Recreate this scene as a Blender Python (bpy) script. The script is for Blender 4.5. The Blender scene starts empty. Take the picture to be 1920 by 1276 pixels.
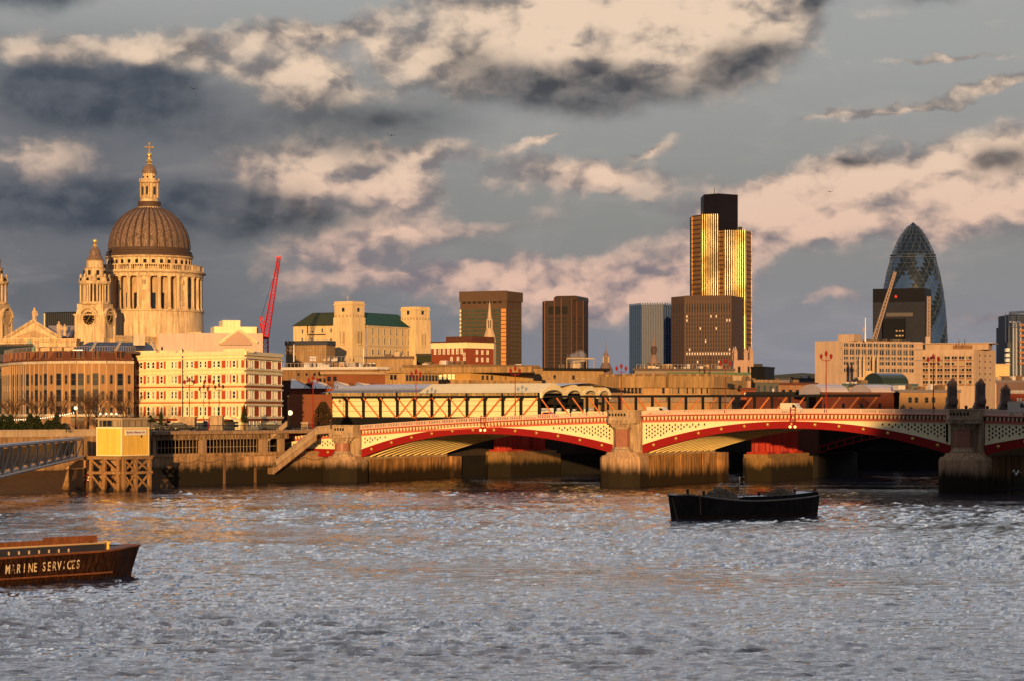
import bpy, math, random
import numpy as np
R = math.radians
random.seed(7)
SC = bpy.context.scene
COL = SC.collection

# ------------------------------------------------------------------ camera, sky, sun
F, YH, H = 4200.0, 770.0, 13.3        # focal length in photo pixels, horizon row, eye height over the water
cam_data = bpy.data.cameras.new('camera'); cam = bpy.data.objects.new('camera', cam_data); COL.objects.link(cam)
cam.location = (0, 0, H); cam.rotation_euler = (R(90), 0, 0)
cam_data.sensor_width = 36; cam_data.lens = 36 * F / 1920
cam_data.shift_y = (YH - 638) / 1920
cam_data.clip_start = 1; cam_data.clip_end = 20000
SC.camera = cam
SC.view_settings.view_transform = 'Standard'; SC.view_settings.look = 'None'
SC.view_settings.exposure = 0.25; SC.view_settings.gamma = 1
SUN_EL, SUN_AZ = 4.0, 182.0            # low evening sun behind the viewer, a little to the left (azimuth clockwise from +Y)
sun_data = bpy.data.lights.new('sun', 'SUN'); sun = bpy.data.objects.new('sun', sun_data); COL.objects.link(sun)
sun_data.energy = 5.0; sun_data.angle = R(0.5); sun_data.color = (1.0, 0.58, 0.22)
sun.rotation_euler = (R(90 - SUN_EL), 0, R(180 - SUN_AZ)); sun.location = (0, -50, 200)

def lin(r, g, b):
    def f(c):
        c /= 255
        return c / 12.92 if c <= .04045 else ((c + .055) / 1.055) ** 2.4
    return (f(r), f(g), f(b), 1)

class NT:
    def __init__(s, tree): s.t = tree; s.n = tree.nodes; s.l = tree.links
    def new(s, typ, **kw):
        n = s.n.new(typ)
        for k, v in kw.items(): setattr(n, k, v)
        return n
    def put(s, sock, v):
        if hasattr(v, 'is_output') or isinstance(v, bpy.types.NodeSocket): s.l.new(v, sock)
        else: sock.default_value = v
    def m(s, op, a, b=0.0, c=None, clamp=False):
        n = s.new('ShaderNodeMath', operation=op, use_clamp=clamp); s.put(n.inputs[0], a); s.put(n.inputs[1], b)
        if c is not None: s.put(n.inputs[2], c)
        return n.outputs[0]
    def vm(s, op, a, b=(0, 0, 0)):
        n = s.new('ShaderNodeVectorMath', operation=op); s.put(n.inputs[0], a); s.put(n.inputs[1], b); return n.outputs[0]
    def mix(s, f, a, b, blend='MIX'):
        n = s.new('ShaderNodeMix', data_type='RGBA', blend_type=blend); s.put(n.inputs[0], f); s.put(n.inputs[6], a); s.put(n.inputs[7], b); return n.outputs[2]
    def noise(s, vec, scale, detail=5, rough=.55, dist=0.0, out=0):
        n = s.new('ShaderNodeTexNoise'); s.put(n.inputs['Vector'], vec); n.inputs['Scale'].default_value = scale
        n.inputs['Detail'].default_value = detail; n.inputs['Roughness'].default_value = rough; n.inputs['Distortion'].default_value = dist
        return n.outputs[out]
    def ramp(s, v, a, b, c=0.0, d=1.0, smooth=True):
        n = s.new('ShaderNodeMapRange', clamp=True, interpolation_type='SMOOTHSTEP' if smooth else 'LINEAR')
        s.put(n.inputs[0], v)
        for i, x in enumerate((a, b, c, d)): s.put(n.inputs[i + 1], x)
        return n.outputs[0]

def make_sky():
    w = bpy.data.worlds.new('World'); SC.world = w; w.use_nodes = True
    t = NT(w.node_tree); t.n.clear()
    d = t.new('ShaderNodeTexCoord').outputs['Generated']
    sep = t.new('ShaderNodeSeparateXYZ'); t.l.new(d, sep.inputs[0])
    az = t.m('ARCTAN2', sep.outputs[0], sep.outputs[1]); el = t.m('ARCSINE', sep.outputs[2])
    U = F / 100.0                                # one unit = 100 photo pixels of angle (1.36 degrees)
    cx = t.m('MULTIPLY', az, U); cy = t.m('MULTIPLY', el, U)
    comb = t.new('ShaderNodeCombineXYZ'); t.l.new(cx, comb.inputs[0]); t.l.new(cy, comb.inputs[1]); P = comb.outputs[0]
    nz = t.noise(t.vm('MULTIPLY', P, (1, 1.5, 1)), .55, 4, .55, 0, 1)
    w1 = t.vm('MULTIPLY', t.vm('SUBTRACT', nz, (.5, .5, .5)), (1.5, .8, 0))
    nz2 = t.noise(t.vm('MULTIPLY', P, (1, 1.35, 1)), 1.5, 6, .55, 0, 1)
    w2 = t.vm('MULTIPLY', t.vm('SUBTRACT', nz2, (.5, .5, .5)), (.75, .55, 0))
    Q = t.vm('ADD', t.vm('ADD', P, w1), w2)
    def blobs(lst, vec):
        tot = None
        for (x, y, rx, ry, amp, rot) in lst:
            mp = t.new('ShaderNodeMapping', vector_type='TEXTURE')
            t.l.new(vec, mp.inputs[0])
            mp.inputs['Location'].default_value = ((x - 960) / 100, (YH - y) / 100, 0)
            mp.inputs['Rotation'].default_value = (0, 0, R(rot)); mp.inputs['Scale'].default_value = (rx * 1.85 / 100, ry * 1.85 / 100, 1)
            g = t.new('ShaderNodeTexGradient', gradient_type='QUADRATIC_SPHERE'); t.l.new(mp.outputs[0], g.inputs[0])
            tot = t.m('MULTIPLY_ADD', g.outputs[1], amp, 0.0 if tot is None else tot)
        return tot
    peach = [(1060, 60, 230, 115, 1.5, 0), (1300, 50, 190, 110, 1.6, 0), (1180, 0, 330, 95, 1.5, 0), (300, 112, 230, 34, .95, 3), (60, 110, 110, 35, .45, 0), (600, 68, 150, 26, .95, 6), (720, 100, 90, 40, .5, -12), (420, 150, 130, 28, .5, 0),
             (570, 160, 85, 62, 1.15, 0), (820, 130, 120, 60, .62, 0), (950, 60, 110, 50, .35, 0), (700, 170, 200, 30, .3, 0),
             (590, 328, 95, 60, 1.5, 10), (745, 352, 80, 58, 1.4, 0), (790, 290, 110, 24, 1.0, 0), (450, 320, 90, 55, .6, 0),
             (1640, 362, 250, 70, 1.5, 3), (1870, 335, 140, 80, 1.5, 8), (1440, 400, 110, 80, 1.3, 15), (1750, 410, 300, 75, .7, 0), (1300, 480, 170, 70, .75, 15),
             (1090, 335, 190, 36, 1.0, 0), (1040, 540, 190, 60, 1.0, 6), (1180, 560, 150, 60, .7, 0), (760, 440, 260, 32, .7, 4), (790, 520, 220, 45, .7, 0), (620, 480, 120, 60, .45, 0),
             (90, 300, 110, 50, .6, 0), (1650, 212, 200, 11, .7, 8), (1850, 182, 130, 14, .75, 6), (1780, 130, 150, 11, .6, -2), (1010, 275, 60, 10, .8, 20), (1230, 278, 50, 12, .9, 15), (1850, 600, 130, 20, .5, 0), (1560, 560, 200, 30, .35, 0)]
    dark = [(1110, 172, 190, 48, 1.5, -2), (1390, 125, 120, 55, 1.3, 15), (30, 0, 150, 45, 2.2, 0), (150, 185, 200, 58, 1.7, -4), (300, 175, 70, 40, .9, 0),
            (60, 385, 300, 55, 1.4, 0), (400, 400, 220, 60, 1.1, 0), (300, 260, 420, 100, .5, 0), (700, 225, 300, 70, .8, 0), (880, 110, 90, 60, .6, 0), (560, 395, 200, 40, .6, 0),
            (1600, 322, 80, 20, .9, 6), (1865, 318, 70, 42, 1.0, 0), (1530, 22, 50, 18, 1.3, 0), (1730, 15, 75, 28, 1.0, 0), (370, 100, 40, 35, .6, 30), (930, 470, 220, 60, .3, 0),
            (200, 540, 420, 120, .5, 0), (1250, 640, 300, 60, .2, 0), (1660, 560, 260, 80, .3, 0), (950, 150, 90, 40, .5, 0)]
    bp = blobs(peach, Q); bk = blobs(dark, t.vm('ADD', P, w1))
    # billow field with a second sample offset toward the light gives the clouds relief
    base = t.vm('MULTIPLY', t.vm('ADD', P, t.vm('MULTIPLY', w2, (.6, .6, 0))), (.85, 1.25, 1))
    def field(v):
        n = t.noise(v, .62, 9, .53, .0)
        vo = t.new('ShaderNodeTexVoronoi', feature='F1', normalize=True); t.l.new(v, vo.inputs['Vector'])
        for k_, v_ in (('Scale', 1.25), ('Detail', 2.0), ('Roughness', .45), ('Lacunarity', 2.3)): vo.inputs[k_].default_value = v_
        return t.m('ADD', t.m('MULTIPLY', n, .72), t.m('MULTIPLY', t.m('SUBTRACT', .75, vo.outputs['Distance']), .42))
    f1 = field(base); f2 = field(t.vm('ADD', base, (-.15, .30, 0)))
    rel = t.m('ADD', t.m('MULTIPLY', t.m('SUBTRACT', f1, f2), 3.8), .52, clamp=True)
    big = t.noise(P, .32, 3, .5)
    mp_ = t.ramp(t.m('ADD', bp, t.m('MULTIPLY', t.m('SUBTRACT', f1, .56), 1.15)), .08, .38)
    mk = t.ramp(t.m('ADD', bk, t.m('MULTIPLY', t.m('SUBTRACT', f1, .56), .6)), .1, .9)
    # open sky: grey teal above, slate towards the left horizon, violet grey at the right
    c_top = lin(164, 166, 165); c_mid = lin(142, 142, 140)
    sky = t.mix(t.ramp(cy, 3.0, 7.5), c_mid, c_top)
    low = t.mix(t.ramp(cx, -6, 4), lin(106, 113, 125), lin(140, 140, 150))
    sky = t.mix(t.ramp(cy, 3.6, .5), sky, low)
    sky = t.mix(t.m('MULTIPLY', t.ramp(cx, 1, -9), t.ramp(cy, 7.8, 5.5)), sky, lin(114, 116, 122))
    # thin high veil and general mottling
    veil = t.ramp(t.noise(t.vm('MULTIPLY', P, (.5, 1.6, 1)), .9, 6, .6, .6), .45, .75)
    sky = t.mix(t.m('MULTIPLY', veil, .28), sky, lin(178, 168, 165))
    sh = t.mix(t.ramp(cy, 1.5, 6), lin(132, 124, 132), lin(128, 122, 122))
    lt = t.mix(t.ramp(cy, 2, 6), lin(232, 192, 172), lin(240, 212, 186))
    pc = t.mix(t.ramp(t.m('ADD', t.m('MULTIPLY', rel, .95), t.m('MULTIPLY', t.ramp(bp, .15, 1.2), .40)), .25, 1.0), sh, lt)
    sky = t.mix(t.m('MULTIPLY', mp_, t.m('MULTIPLY_ADD', t.ramp(bp, .05, .8), .5, .5)), sky, pc)
    dk = t.mix(t.ramp(rel, .1, .9), lin(54, 60, 70), lin(104, 104, 108))
    dk = t.mix(t.m('MULTIPLY', t.ramp(cx, -3, -7), .6), dk, t.mix(rel, lin(48, 66, 86), lin(90, 98, 112)))
    sky = t.mix(t.m('MULTIPLY', mk, .86), sky, dk)
    back = t.ramp(sep.outputs[1], .7, .2)          # away from the photographed quarter: a plain broken overcast
    oc = t.mix(t.ramp(t.noise(d, 3.0, 5, .6), .35, .7), lin(94, 101, 116), lin(146, 148, 152))
    sky = t.mix(t.m('MULTIPLY', t.ramp(cy, 7.8, 12), .95), sky, t.mix(t.ramp(t.noise(t.vm('MULTIPLY', P, (1, 1.4, 1)), .5, 5, .6), .4, .62), (.22, .42, .76, 1), (2.5, 2.3, 2.1, 1)))
    sky = t.mix(back, sky, oc)
    ns = t.new('ShaderNodeTexSky', sky_type='NISHITA', sun_disc=False, sun_elevation=R(SUN_EL), sun_rotation=R(SUN_AZ))
    ns.air_density = 1.5; ns.dust_density = 3
    b1 = t.new('ShaderNodeBackground'); t.l.new(ns.outputs[0], b1.inputs[0]); b1.inputs[1].default_value = .06
    b2 = t.new('ShaderNodeBackground'); t.l.new(sky, b2.inputs[0]); b2.inputs[1].default_value = .82
    ms = t.new('ShaderNodeMixShader'); ms.inputs[0].default_value = .96
    t.l.new(b1.outputs[0], ms.inputs[1]); t.l.new(b2.outputs[0], ms.inputs[2])
    o = t.new('ShaderNodeOutputWorld'); t.l.new(ms.outputs[0], o.inputs[0])
make_sky()
SC.world.cycles.sampling_method = 'MANUAL'; SC.world.cycles.sample_map_resolution = 512

# ------------------------------------------------------------------ helpers: meshes, frames, things
LOC = {}; COUNT = {}
SPLIT = {'facade_fin', 'tower_frieze', 'pilaster', 'spandrel_panel', 'brick_panel', 'corner_stripe', 'sunlit_balcony', 'dormer', 'pile', 'top_openings', 'tower_column', 'pinnacle', 'urn', 'roof_vent', 'drum_column', 'attic_window', 'rib', 'skylight', 'bollard'}
class MB:
    """collects faces; coordinates go through self.fr (u along, w outward, z up) into the world"""
    def __init__(s, fr=None): s.v = []; s.f = []; s.mi = []; s.fr = fr; s.cur = 0
    def P(s, p):
        s.v.append(s.fr(*p) if s.fr else tuple(p)); return len(s.v) - 1
    def face(s, idx, m=None): s.f.append(idx); s.mi.append(s.cur if m is None else m)
    def poly(s, pts, m=None): s.face([s.P(p) for p in pts], m)
    def hexa(s, c, m=None):               # eight corners: bottom 4, top 4
        i = [s.P(p) for p in c]
        for q in ((3, 2, 1, 0), (4, 5, 6, 7), (0, 1, 5, 4), (1, 2, 6, 5), (2, 3, 7, 6), (3, 0, 4, 7)): s.face([i[k] for k in q], m)
    def box(s, a0, a1, b0, b1, c0, c1, m=None):
        s.hexa([(a0, b0, c0), (a1, b0, c0), (a1, b1, c0), (a0, b1, c0), (a0, b0, c1), (a1, b0, c1), (a1, b1, c1), (a0, b1, c1)], m)
    def prism(s, pts, z0, z1, m=None, top=None):
        n = len(pts); b = [s.P((x, y, z0)) for x, y in pts]; t = [s.P((x, y, z1)) for x, y in (top or pts)]
        for i in range(n): s.face([b[i], b[(i + 1) % n], t[(i + 1) % n], t[i]], m)
        s.face(b[::-1], m); s.face(t, m)
    def slab(s, prof, w0, w1, m=None):    # profile in (u, z), given thickness in w
        n = len(prof); b = [s.P((u, w0, z)) for u, z in prof]; t = [s.P((u, w1, z)) for u, z in prof]
        for i in range(n): s.face([b[i], b[(i + 1) % n], t[(i + 1) % n], t[i]], m)
        s.face(b[::-1], m); s.face(t, m)
    def strip(s, lo, hi, w0, w1, m=None): # solid band between two curves [(u,z)...] from w0 to w1
        L = len(lo); q = [[s.P((u, w, z)) for u, z in c] for c in (lo, hi) for w in (w0, w1)]
        for i in range(L - 1):
            s.face([q[0][i], q[0][i + 1], q[2][i + 1], q[2][i]], m); s.face([q[1][i], q[1][i + 1], q[3][i + 1], q[3][i]], m)
            s.face([q[0][i], q[0][i + 1], q[1][i + 1], q[1][i]], m); s.face([q[2][i], q[2][i + 1], q[3][i + 1], q[3][i]], m)
        for i in (0, L - 1): s.face([q[0][i], q[1][i], q[3][i], q[2][i]], m)
    def tube(s, p0, p1, r0, r1=None, n=6, m=None):
        r1 = r0 if r1 is None else r1
        a = np.array(s.fr(*p0) if s.fr else p0, float); b = np.array(s.fr(*p1) if s.fr else p1, float)
        d = b - a; L = np.linalg.norm(d)
        if L < 1e-6: return
        d /= L; h = np.array((0, 0, 1.)) if abs(d[2]) < .9 else np.array((1., 0, 0)); x = np.cross(d, h); x /= np.linalg.norm(x); y = np.cross(d, x)
        k = len(s.v)
        for c, r in ((a, r0), (b, r1)):
            for i in range(n):
                t = 2 * math.pi * i / n; s.v.append(tuple(c + r * (x * math.cos(t) + y * math.sin(t))))
        for i in range(n): s.face([k + i, k + (i + 1) % n, k + n + (i + 1) % n, k + n + i], m)
        s.face([k + i for i in range(n)][::-1], m); s.face([k + n + i for i in range(n)], m)
    def lathe(s, cx, cy, prof, n=24, m=None, ph=0.0, a0=0, a1=360, mf=None):
        full = abs(a1 - a0) >= 360; N = n if full else n + 1
        rings = [[s.P((cx + r * math.cos(ph + R(a0 + (a1 - a0) * i / n)), cy + r * math.sin(ph + R(a0 + (a1 - a0) * i / n)), z)) for i in range(N)] for r, z in prof]
        for j in range(len(prof) - 1):
            for i in range(n):
                k = (i + 1) % N; s.face([rings[j][i], rings[j][k], rings[j + 1][k], rings[j + 1][i]], mf(j, i) if mf else m)
        if full: s.face(rings[0][::-1], m); s.face(rings[-1], m)
    def ball(s, c, r, n=8, m=None, sz=1.0):
        s.lathe(c[0], c[1], [(max(.02 * r, r * math.sin(math.pi * j / n)), c[2] - r * sz * math.cos(math.pi * j / n)) for j in range(n + 1)], n + 2, m)
    def sub(s, c, name, mats, parent, smooth, label, kind=None):
        b = MB(); ids = sorted({q for f, _ in c for q in f}); mp = {q: i for i, q in enumerate(ids)}
        b.v = [s.v[q] for q in ids]; b.f = [[mp[q] for q in f] for f, _ in c]; b.mi = [mi for _, mi in c]; b.raw = True
        keep = SPLIT.copy(); SPLIT.clear()
        o = b.build(name, mats, parent, smooth, kind, label); SPLIT.update(keep); return o
    def build(s, name, mats, parent=None, smooth=False, kind=None, label=None):
        me = bpy.data.meshes.new(name); off = np.array(LOC.get(parent.name, (0, 0, 0)) if parent else (0, 0, 0), float)
        v = np.array(s.v, float).reshape(-1, 3) - off
        me.from_pydata(v.tolist(), [], s.f)
        if not isinstance(mats, (list, tuple)): mats = [mats]
        if parent and not kind and name in SPLIT:
            par = list(range(len(s.v)))
            def find(a):
                while par[a] != a: par[a] = par[par[a]]; a = par[a]
                return a
            for f in s.f:
                for q in f[1:]: par[find(q)] = find(f[0])
            comp = {}
            for f, mi in zip(s.f, s.mi): comp.setdefault(find(f[0]), []).append((f, mi))
            if len(comp) > 1:
                cs = sorted(comp.values(), key=lambda c: -len(c)) if 0 else list(comp.values()); key = (parent.name, name); o = None; rest = []
                for c in cs:
                    if COUNT.get(key, 0) >= 99: rest += c; continue
                    COUNT[key] = COUNT.get(key, 0) + 1; o = s.sub(c, name, mats, parent, smooth, label)
                if rest: s.sub(rest, name, mats, parent, smooth, label, 'stuff')
                return o
        for m in mats: me.materials.append(m)
        me.polygons.foreach_set('material_index', s.mi)
        if smooth:
            me.polygons.foreach_set('use_smooth', [True] * len(s.f))
            me.update()
            try: me.set_sharp_from_angle(angle=R(35))
            except Exception: pass
        me.update()
        o = bpy.data.objects.new(name, me); COL.objects.link(o)
        if parent: o.parent = parent; LOC[o.name] = LOC[parent.name]
        else: LOC[o.name] = (0, 0, 0)
        if kind: o['kind'] = kind
        if label: o['label'] = label
        return o
def tag(o, label, cat, group=None, kind=None):
    if label: o['label'] = label
    if cat: o['category'] = cat
    if group: o['group'] = group
    if kind: o['kind'] = kind
    return o
def thing(name, label, cat, loc=(0, 0, 0), group=None, rz=0):
    o = bpy.data.objects.new(name, None); COL.objects.link(o); o.location = loc; o.rotation_euler = (0, 0, rz); o.empty_display_size = .5
    LOC[o.name] = tuple(loc) if not rz else (0, 0, 0)
    return tag(o, label, cat, group)
def copy_tree(o, parent=None):
    c = o.copy(); COL.objects.link(c)
    if parent is not None: c.parent = parent
    for ch in list(o.children): copy_tree(ch, c)
    return c
def X(px, Z): return (px - 960) / F * Z
def ZH(py, Z): return H - (py - YH) / F * Z
class Frame:
    """vertical plane through two plan points; u runs from the first to the second, w points outward (towards the viewer)"""
    def __init__(s, ax, ay, bx, by):
        L = math.hypot(bx - ax, by - ay); s.o = (ax, ay); s.d = ((bx - ax) / L, (by - ay) / L); s.L = L
        s.n = (s.d[1], -s.d[0])
        s.ang = math.atan2(s.d[1], s.d[0])
    def __call__(s, u, w, z): return (s.o[0] + u * s.d[0] + w * s.n[0], s.o[1] + u * s.d[1] + w * s.n[1], z)
    def u(s, px):
        q = (px - 960) / F; return (q * s.o[1] - s.o[0]) / (s.d[0] - q * s.d[1])
    def depth(s, px): return s.o[1] + s.u(px) * s.d[1]
    def z(s, px, py): return ZH(py, s.depth(px))
    def xy(s, u, w=0): p = s(u, w, 0); return (p[0], p[1])
def FP(pa, Za, pb, Zb): return Frame(X(pa, Za), Za, X(pb, Zb), Zb)

# ------------------------------------------------------------------ materials
MC = {}
def mat(name, col, rough=.85, metal=0.0, var=.25, scale=.25, streak=0.0, stain=None, stain_z=None, bump=0.0, spec=.12, em=0.0, emcol=None, rnd=0.0, band=None):
    if name in MC: return MC[name]
    m = bpy.data.materials.new(name); MC[name] = m; m.use_nodes = True
    t = NT(m.node_tree); b = t.n['Principled BSDF']
    b.inputs['Roughness'].default_value = rough; b.inputs['Metallic'].default_value = metal
    b.inputs['Specular IOR Level'].default_value = spec
    c = (*col[:3], 1)
    g = t.new('ShaderNodeNewGeometry').outputs['Position']
    out = None
    if var:
        n1 = t.noise(g, scale, 5, .6); n2 = t.noise(g, scale * 7, 4, .6)
        k = t.m('ADD', t.m('MULTIPLY', t.m('SUBTRACT', n1, .5), 2.2 * var), t.m('MULTIPLY', t.m('SUBTRACT', n2, .5), 1.3 * var))
        k = t.m('ADD', k, 1.0)
        if streak:
            n3 = t.noise(t.vm('MULTIPLY', g, (1, 1, .07)), scale * 9, 4, .65)
            k = t.m('MULTIPLY', k, t.ramp(n3, .36, .62, 1 - streak, 1.06))
        if rnd:
            oi = t.new('ShaderNodeObjectInfo').outputs['Random']; k = t.m('MULTIPLY', k, t.m('MULTIPLY_ADD', oi, rnd, 1 - rnd / 2))
        cc = t.new('ShaderNodeCombineXYZ'); [t.l.new(k, cc.inputs[i]) for i in range(3)]
        out = t.vm('MULTIPLY', cc.outputs[0], tuple(c[:3]))
    if stain is not None:                       # a tide mark or grime with its own shape: (colour, low z, high z)
        sc_, z0, z1 = stain
        sp = t.new('ShaderNodeSeparateXYZ'); t.l.new(g, sp.inputs[0])
        zz = t.m('ADD', sp.outputs[2], t.m('MULTIPLY', t.m('SUBTRACT', t.noise(t.vm('MULTIPLY', g, (1, 1, .25)), .7, 5, .65), .5), 3.4))
        out = t.mix(t.ramp(zz, z0, z1, 1, 0), out if out is not None else c, (*sc_, 1))
    if band is not None:                        # (colour, spacing, fraction) horizontal courses
        bc, spc, fr = band
        sp = t.new('ShaderNodeSeparateXYZ'); t.l.new(g, sp.inputs[0])
        out = t.mix(t.m('LESS_THAN', t.m('FRACT', t.m('DIVIDE', sp.outputs[2], spc)), fr), out if out is not None else c, (*bc, 1))
    if out is not None: t.l.new(out, b.inputs['Base Color'])
    else: b.inputs['Base Color'].default_value = c
    if bump:
        bn = t.new('ShaderNodeBump'); bn.inputs['Strength'].default_value = bump; bn.inputs['Distance'].default_value = .2
        t.l.new(t.noise(g, scale * 8, 6, .6), bn.inputs['Height']); t.l.new(bn.outputs[0], b.inputs['Normal'])
    if em:
        b.inputs['Emission Color'].default_value = (*(emcol or col)[:3], 1); b.inputs['Emission Strength'].default_value = em
    return m
def M_(): pass
stone = mat('pale_stone', (.56, .47, .36), var=.22, scale=.35, streak=.25)
stone_d = mat('weathered_stone', (.44, .31, .20), var=.35, scale=.5, streak=.4, bump=.3)
cream = mat('cream_paint', (.82, .72, .46), rough=.55, var=.08)
cream_w = mat('cream_render', (.86, .71, .43), rough=.7, var=.1, streak=.1)
pier_stone = mat('pier_stone', (.46, .29, .17), var=.45, scale=.25, streak=.35, stain=((.022, .016, .010), 2.2, 4.6), bump=.4)
pier_side = mat('stained_pier_concrete', (.42, .22, .09), var=.6, scale=.16, streak=.6, stain=((.028, .018, .010), 1.2, 3.6), bump=.4)
granite = mat('red_granite', (.30, .13, .09), rough=.35, var=.3, scale=1.5)
redp = mat('dark_red_paint', (.25, .012, .012), rough=.45, var=.12, scale=.6)
salmon = mat('salmon_paint', (.50, .13, .08), rough=.5, var=.1)
pinkp = mat('pink_white_paint', (.66, .45, .36), rough=.5, var=.1)
gold = mat('gilding', (.80, .52, .16), rough=.3, metal=.7, var=.1)
black = mat('black_iron', (.012, .012, .013), rough=.5, var=.2)
darkvoid = mat('dark_void_shade', (.02, .016, .013), rough=.95, var=.3)  # near-black stands for the shade inside openings, recesses and beneath arches
wallst = mat('river_wall_granite', (.40, .24, .13), var=.45, scale=.2, streak=.45, stain=((.020, .015, .009), 2.4, 4.2), bump=.3, band=None)
concrete = mat('brown_concrete', (.33, .21, .13), var=.25, scale=.2, streak=.3)
concrete_l = mat('light_concrete', (.50, .37, .25), var=.2, scale=.2, streak=.2)
brick = mat('red_brick', (.24, .058, .030), var=.25, scale=.6)
brick_d = mat('dark_brick', (.10, .038, .026), var=.25, scale=.6)
brick_y = mat('yellow_brick', (.36, .21, .10), var=.25, scale=.6)
glass_d = mat('dark_window_glass', (.012, .014, .018), rough=.12, var=.5, scale=.4, spec=.6, rnd=.5)
glass_b = mat('blind_behind_glass', (.30, .22, .13), rough=.3, var=.3, spec=.5, rnd=.6)
glass_m = mat('grey_glass', (.05, .06, .07), rough=.1, var=.3, spec=.8)
lit = mat('lit_window', (.6, .4, .15), var=0, em=.7, emcol=(1.0, .68, .25))
lit_w = mat('pale_lit_window', (.5, .4, .3), var=0, em=.28, emcol=(1.0, .75, .48))
white = mat('white_paint', (.78, .75, .68), rough=.5, var=.08)
lead = mat('lead_roof', (.11, .08, .075), rough=.6, var=.3, scale=.5, streak=.4)
roofw = mat('pale_roof_sheet', (.55, .50, .50), rough=.6, var=.15, streak=.1)
roofd = mat('slate_roof', (.045, .05, .07), rough=.5, var=.2)
green = mat('copper_green_roof', (.035, .105, .075), rough=.6, var=.25, streak=.3)
asphalt = mat('asphalt', (.05, .048, .045), var=.2)
orange = mat('orange_brace_paint', (.55, .17, .05), rough=.5, var=.1)
lampred = mat('red_lamp_paint', (.26, .018, .016), rough=.4, var=.1)

# ------------------------------------------------------------------ windows shared between copies
WM = {}
def wmesh(w, h, style):
    key = (round(w, 2), round(h, 2), style)
    if key in WM: return WM[key]
    b = MB(); fw = {'hotel': .16, 'thin': .07, 'none': 0, 'stone': .12}.get(style.split('-')[0], .08); pane = 1
    if fw:
        b.box(-w / 2, -w / 2 + fw, -.12, .03, 0, h, 0); b.box(w / 2 - fw, w / 2, -.12, .03, 0, h, 0)
        b.box(-w / 2 + fw, w / 2 - fw, -.12, .03, 0, fw, 0); b.box(-w / 2 + fw, w / 2 - fw, -.12, .03, h - fw, h, 0)
        if h > 1.2: b.box(-w / 2 + fw, w / 2 - fw, -.08, .0, h * .5 - fw * .35, h * .5 + fw * .35, 0)
        if w > 1.6: b.box(-fw / 2, fw / 2, -.07, .0, fw, h - fw, 0)
    b.poly([(-w / 2, -.03, 0), (w / 2, -.03, 0), (w / 2, -.03, h), (-w / 2, -.03, h)], 1)
    me = bpy.data.meshes.new('window'); me.from_pydata(b.v, [], b.f)
    st = style.split('-')
    fm = {'hotel': white, 'thin': MC.get('frame_metal') or mat('frame_metal', (.16, .13, .11), var=0), 'stone': stone}.get(st[0], black)
    me.materials.append(fm); me.materials.append({'b': glass_b, 'l': lit, 'w': lit_w, 'm': glass_m}.get(st[1] if len(st) > 1 else '', glass_d))
    me.polygons.foreach_set('material_index', b.mi); me.update()
    WM[key] = me; return me
def windows(parent, lst, name='window'):
    """lst: (frame, u centre, z bottom, width, height, style); first 100 are parts, the rest one stuff part"""
    off = LOC[parent.name]; rest = []
    used = getattr(windows, 'used', {}); k0 = used.get(parent.name, 0)
    for i, (fr, u, z, w, h, st) in enumerate(lst):
        if k0 + i >= 100: rest.append((fr, u, z, w, h, st)); continue
        o = bpy.data.objects.new(name, wmesh(w, h, st)); COL.objects.link(o); o.parent = parent
        p = fr(u, 0, z); o.location = (p[0] - off[0], p[1] - off[1], p[2] - off[2]); o.rotation_euler = (0, 0, fr.ang)
    used[parent.name] = k0 + len(lst); windows.used = used
    if rest:
        mats, b = [], MB()
        for fr, u, z, w, h, st in rest:
            me = wmesh(w, h, st); mm = []
            for m in me.materials:
                if m not in mats: mats.append(m)
                mm.append(mats.index(m))
            k = len(b.v)
            for v in me.vertices: b.v.append(fr(u + v.co.x, -v.co.y, z + v.co.z))
            for pl in me.polygons: b.f.append([k + q for q in pl.vertices]); b.mi.append(mm[pl.material_index])
        b.build(name, mats, parent, kind='stuff')
def grid(fr, us, zs, w, h, st, alt=None, p=.0, rng=random):
    return [(fr, u, z, w, h, (alt if (alt and rng.random() < p) else st)) for z in zs for u in us]
def lins(a, b, n): return [a + (b - a) * (i + .5) / n for i in range(n)]

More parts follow.
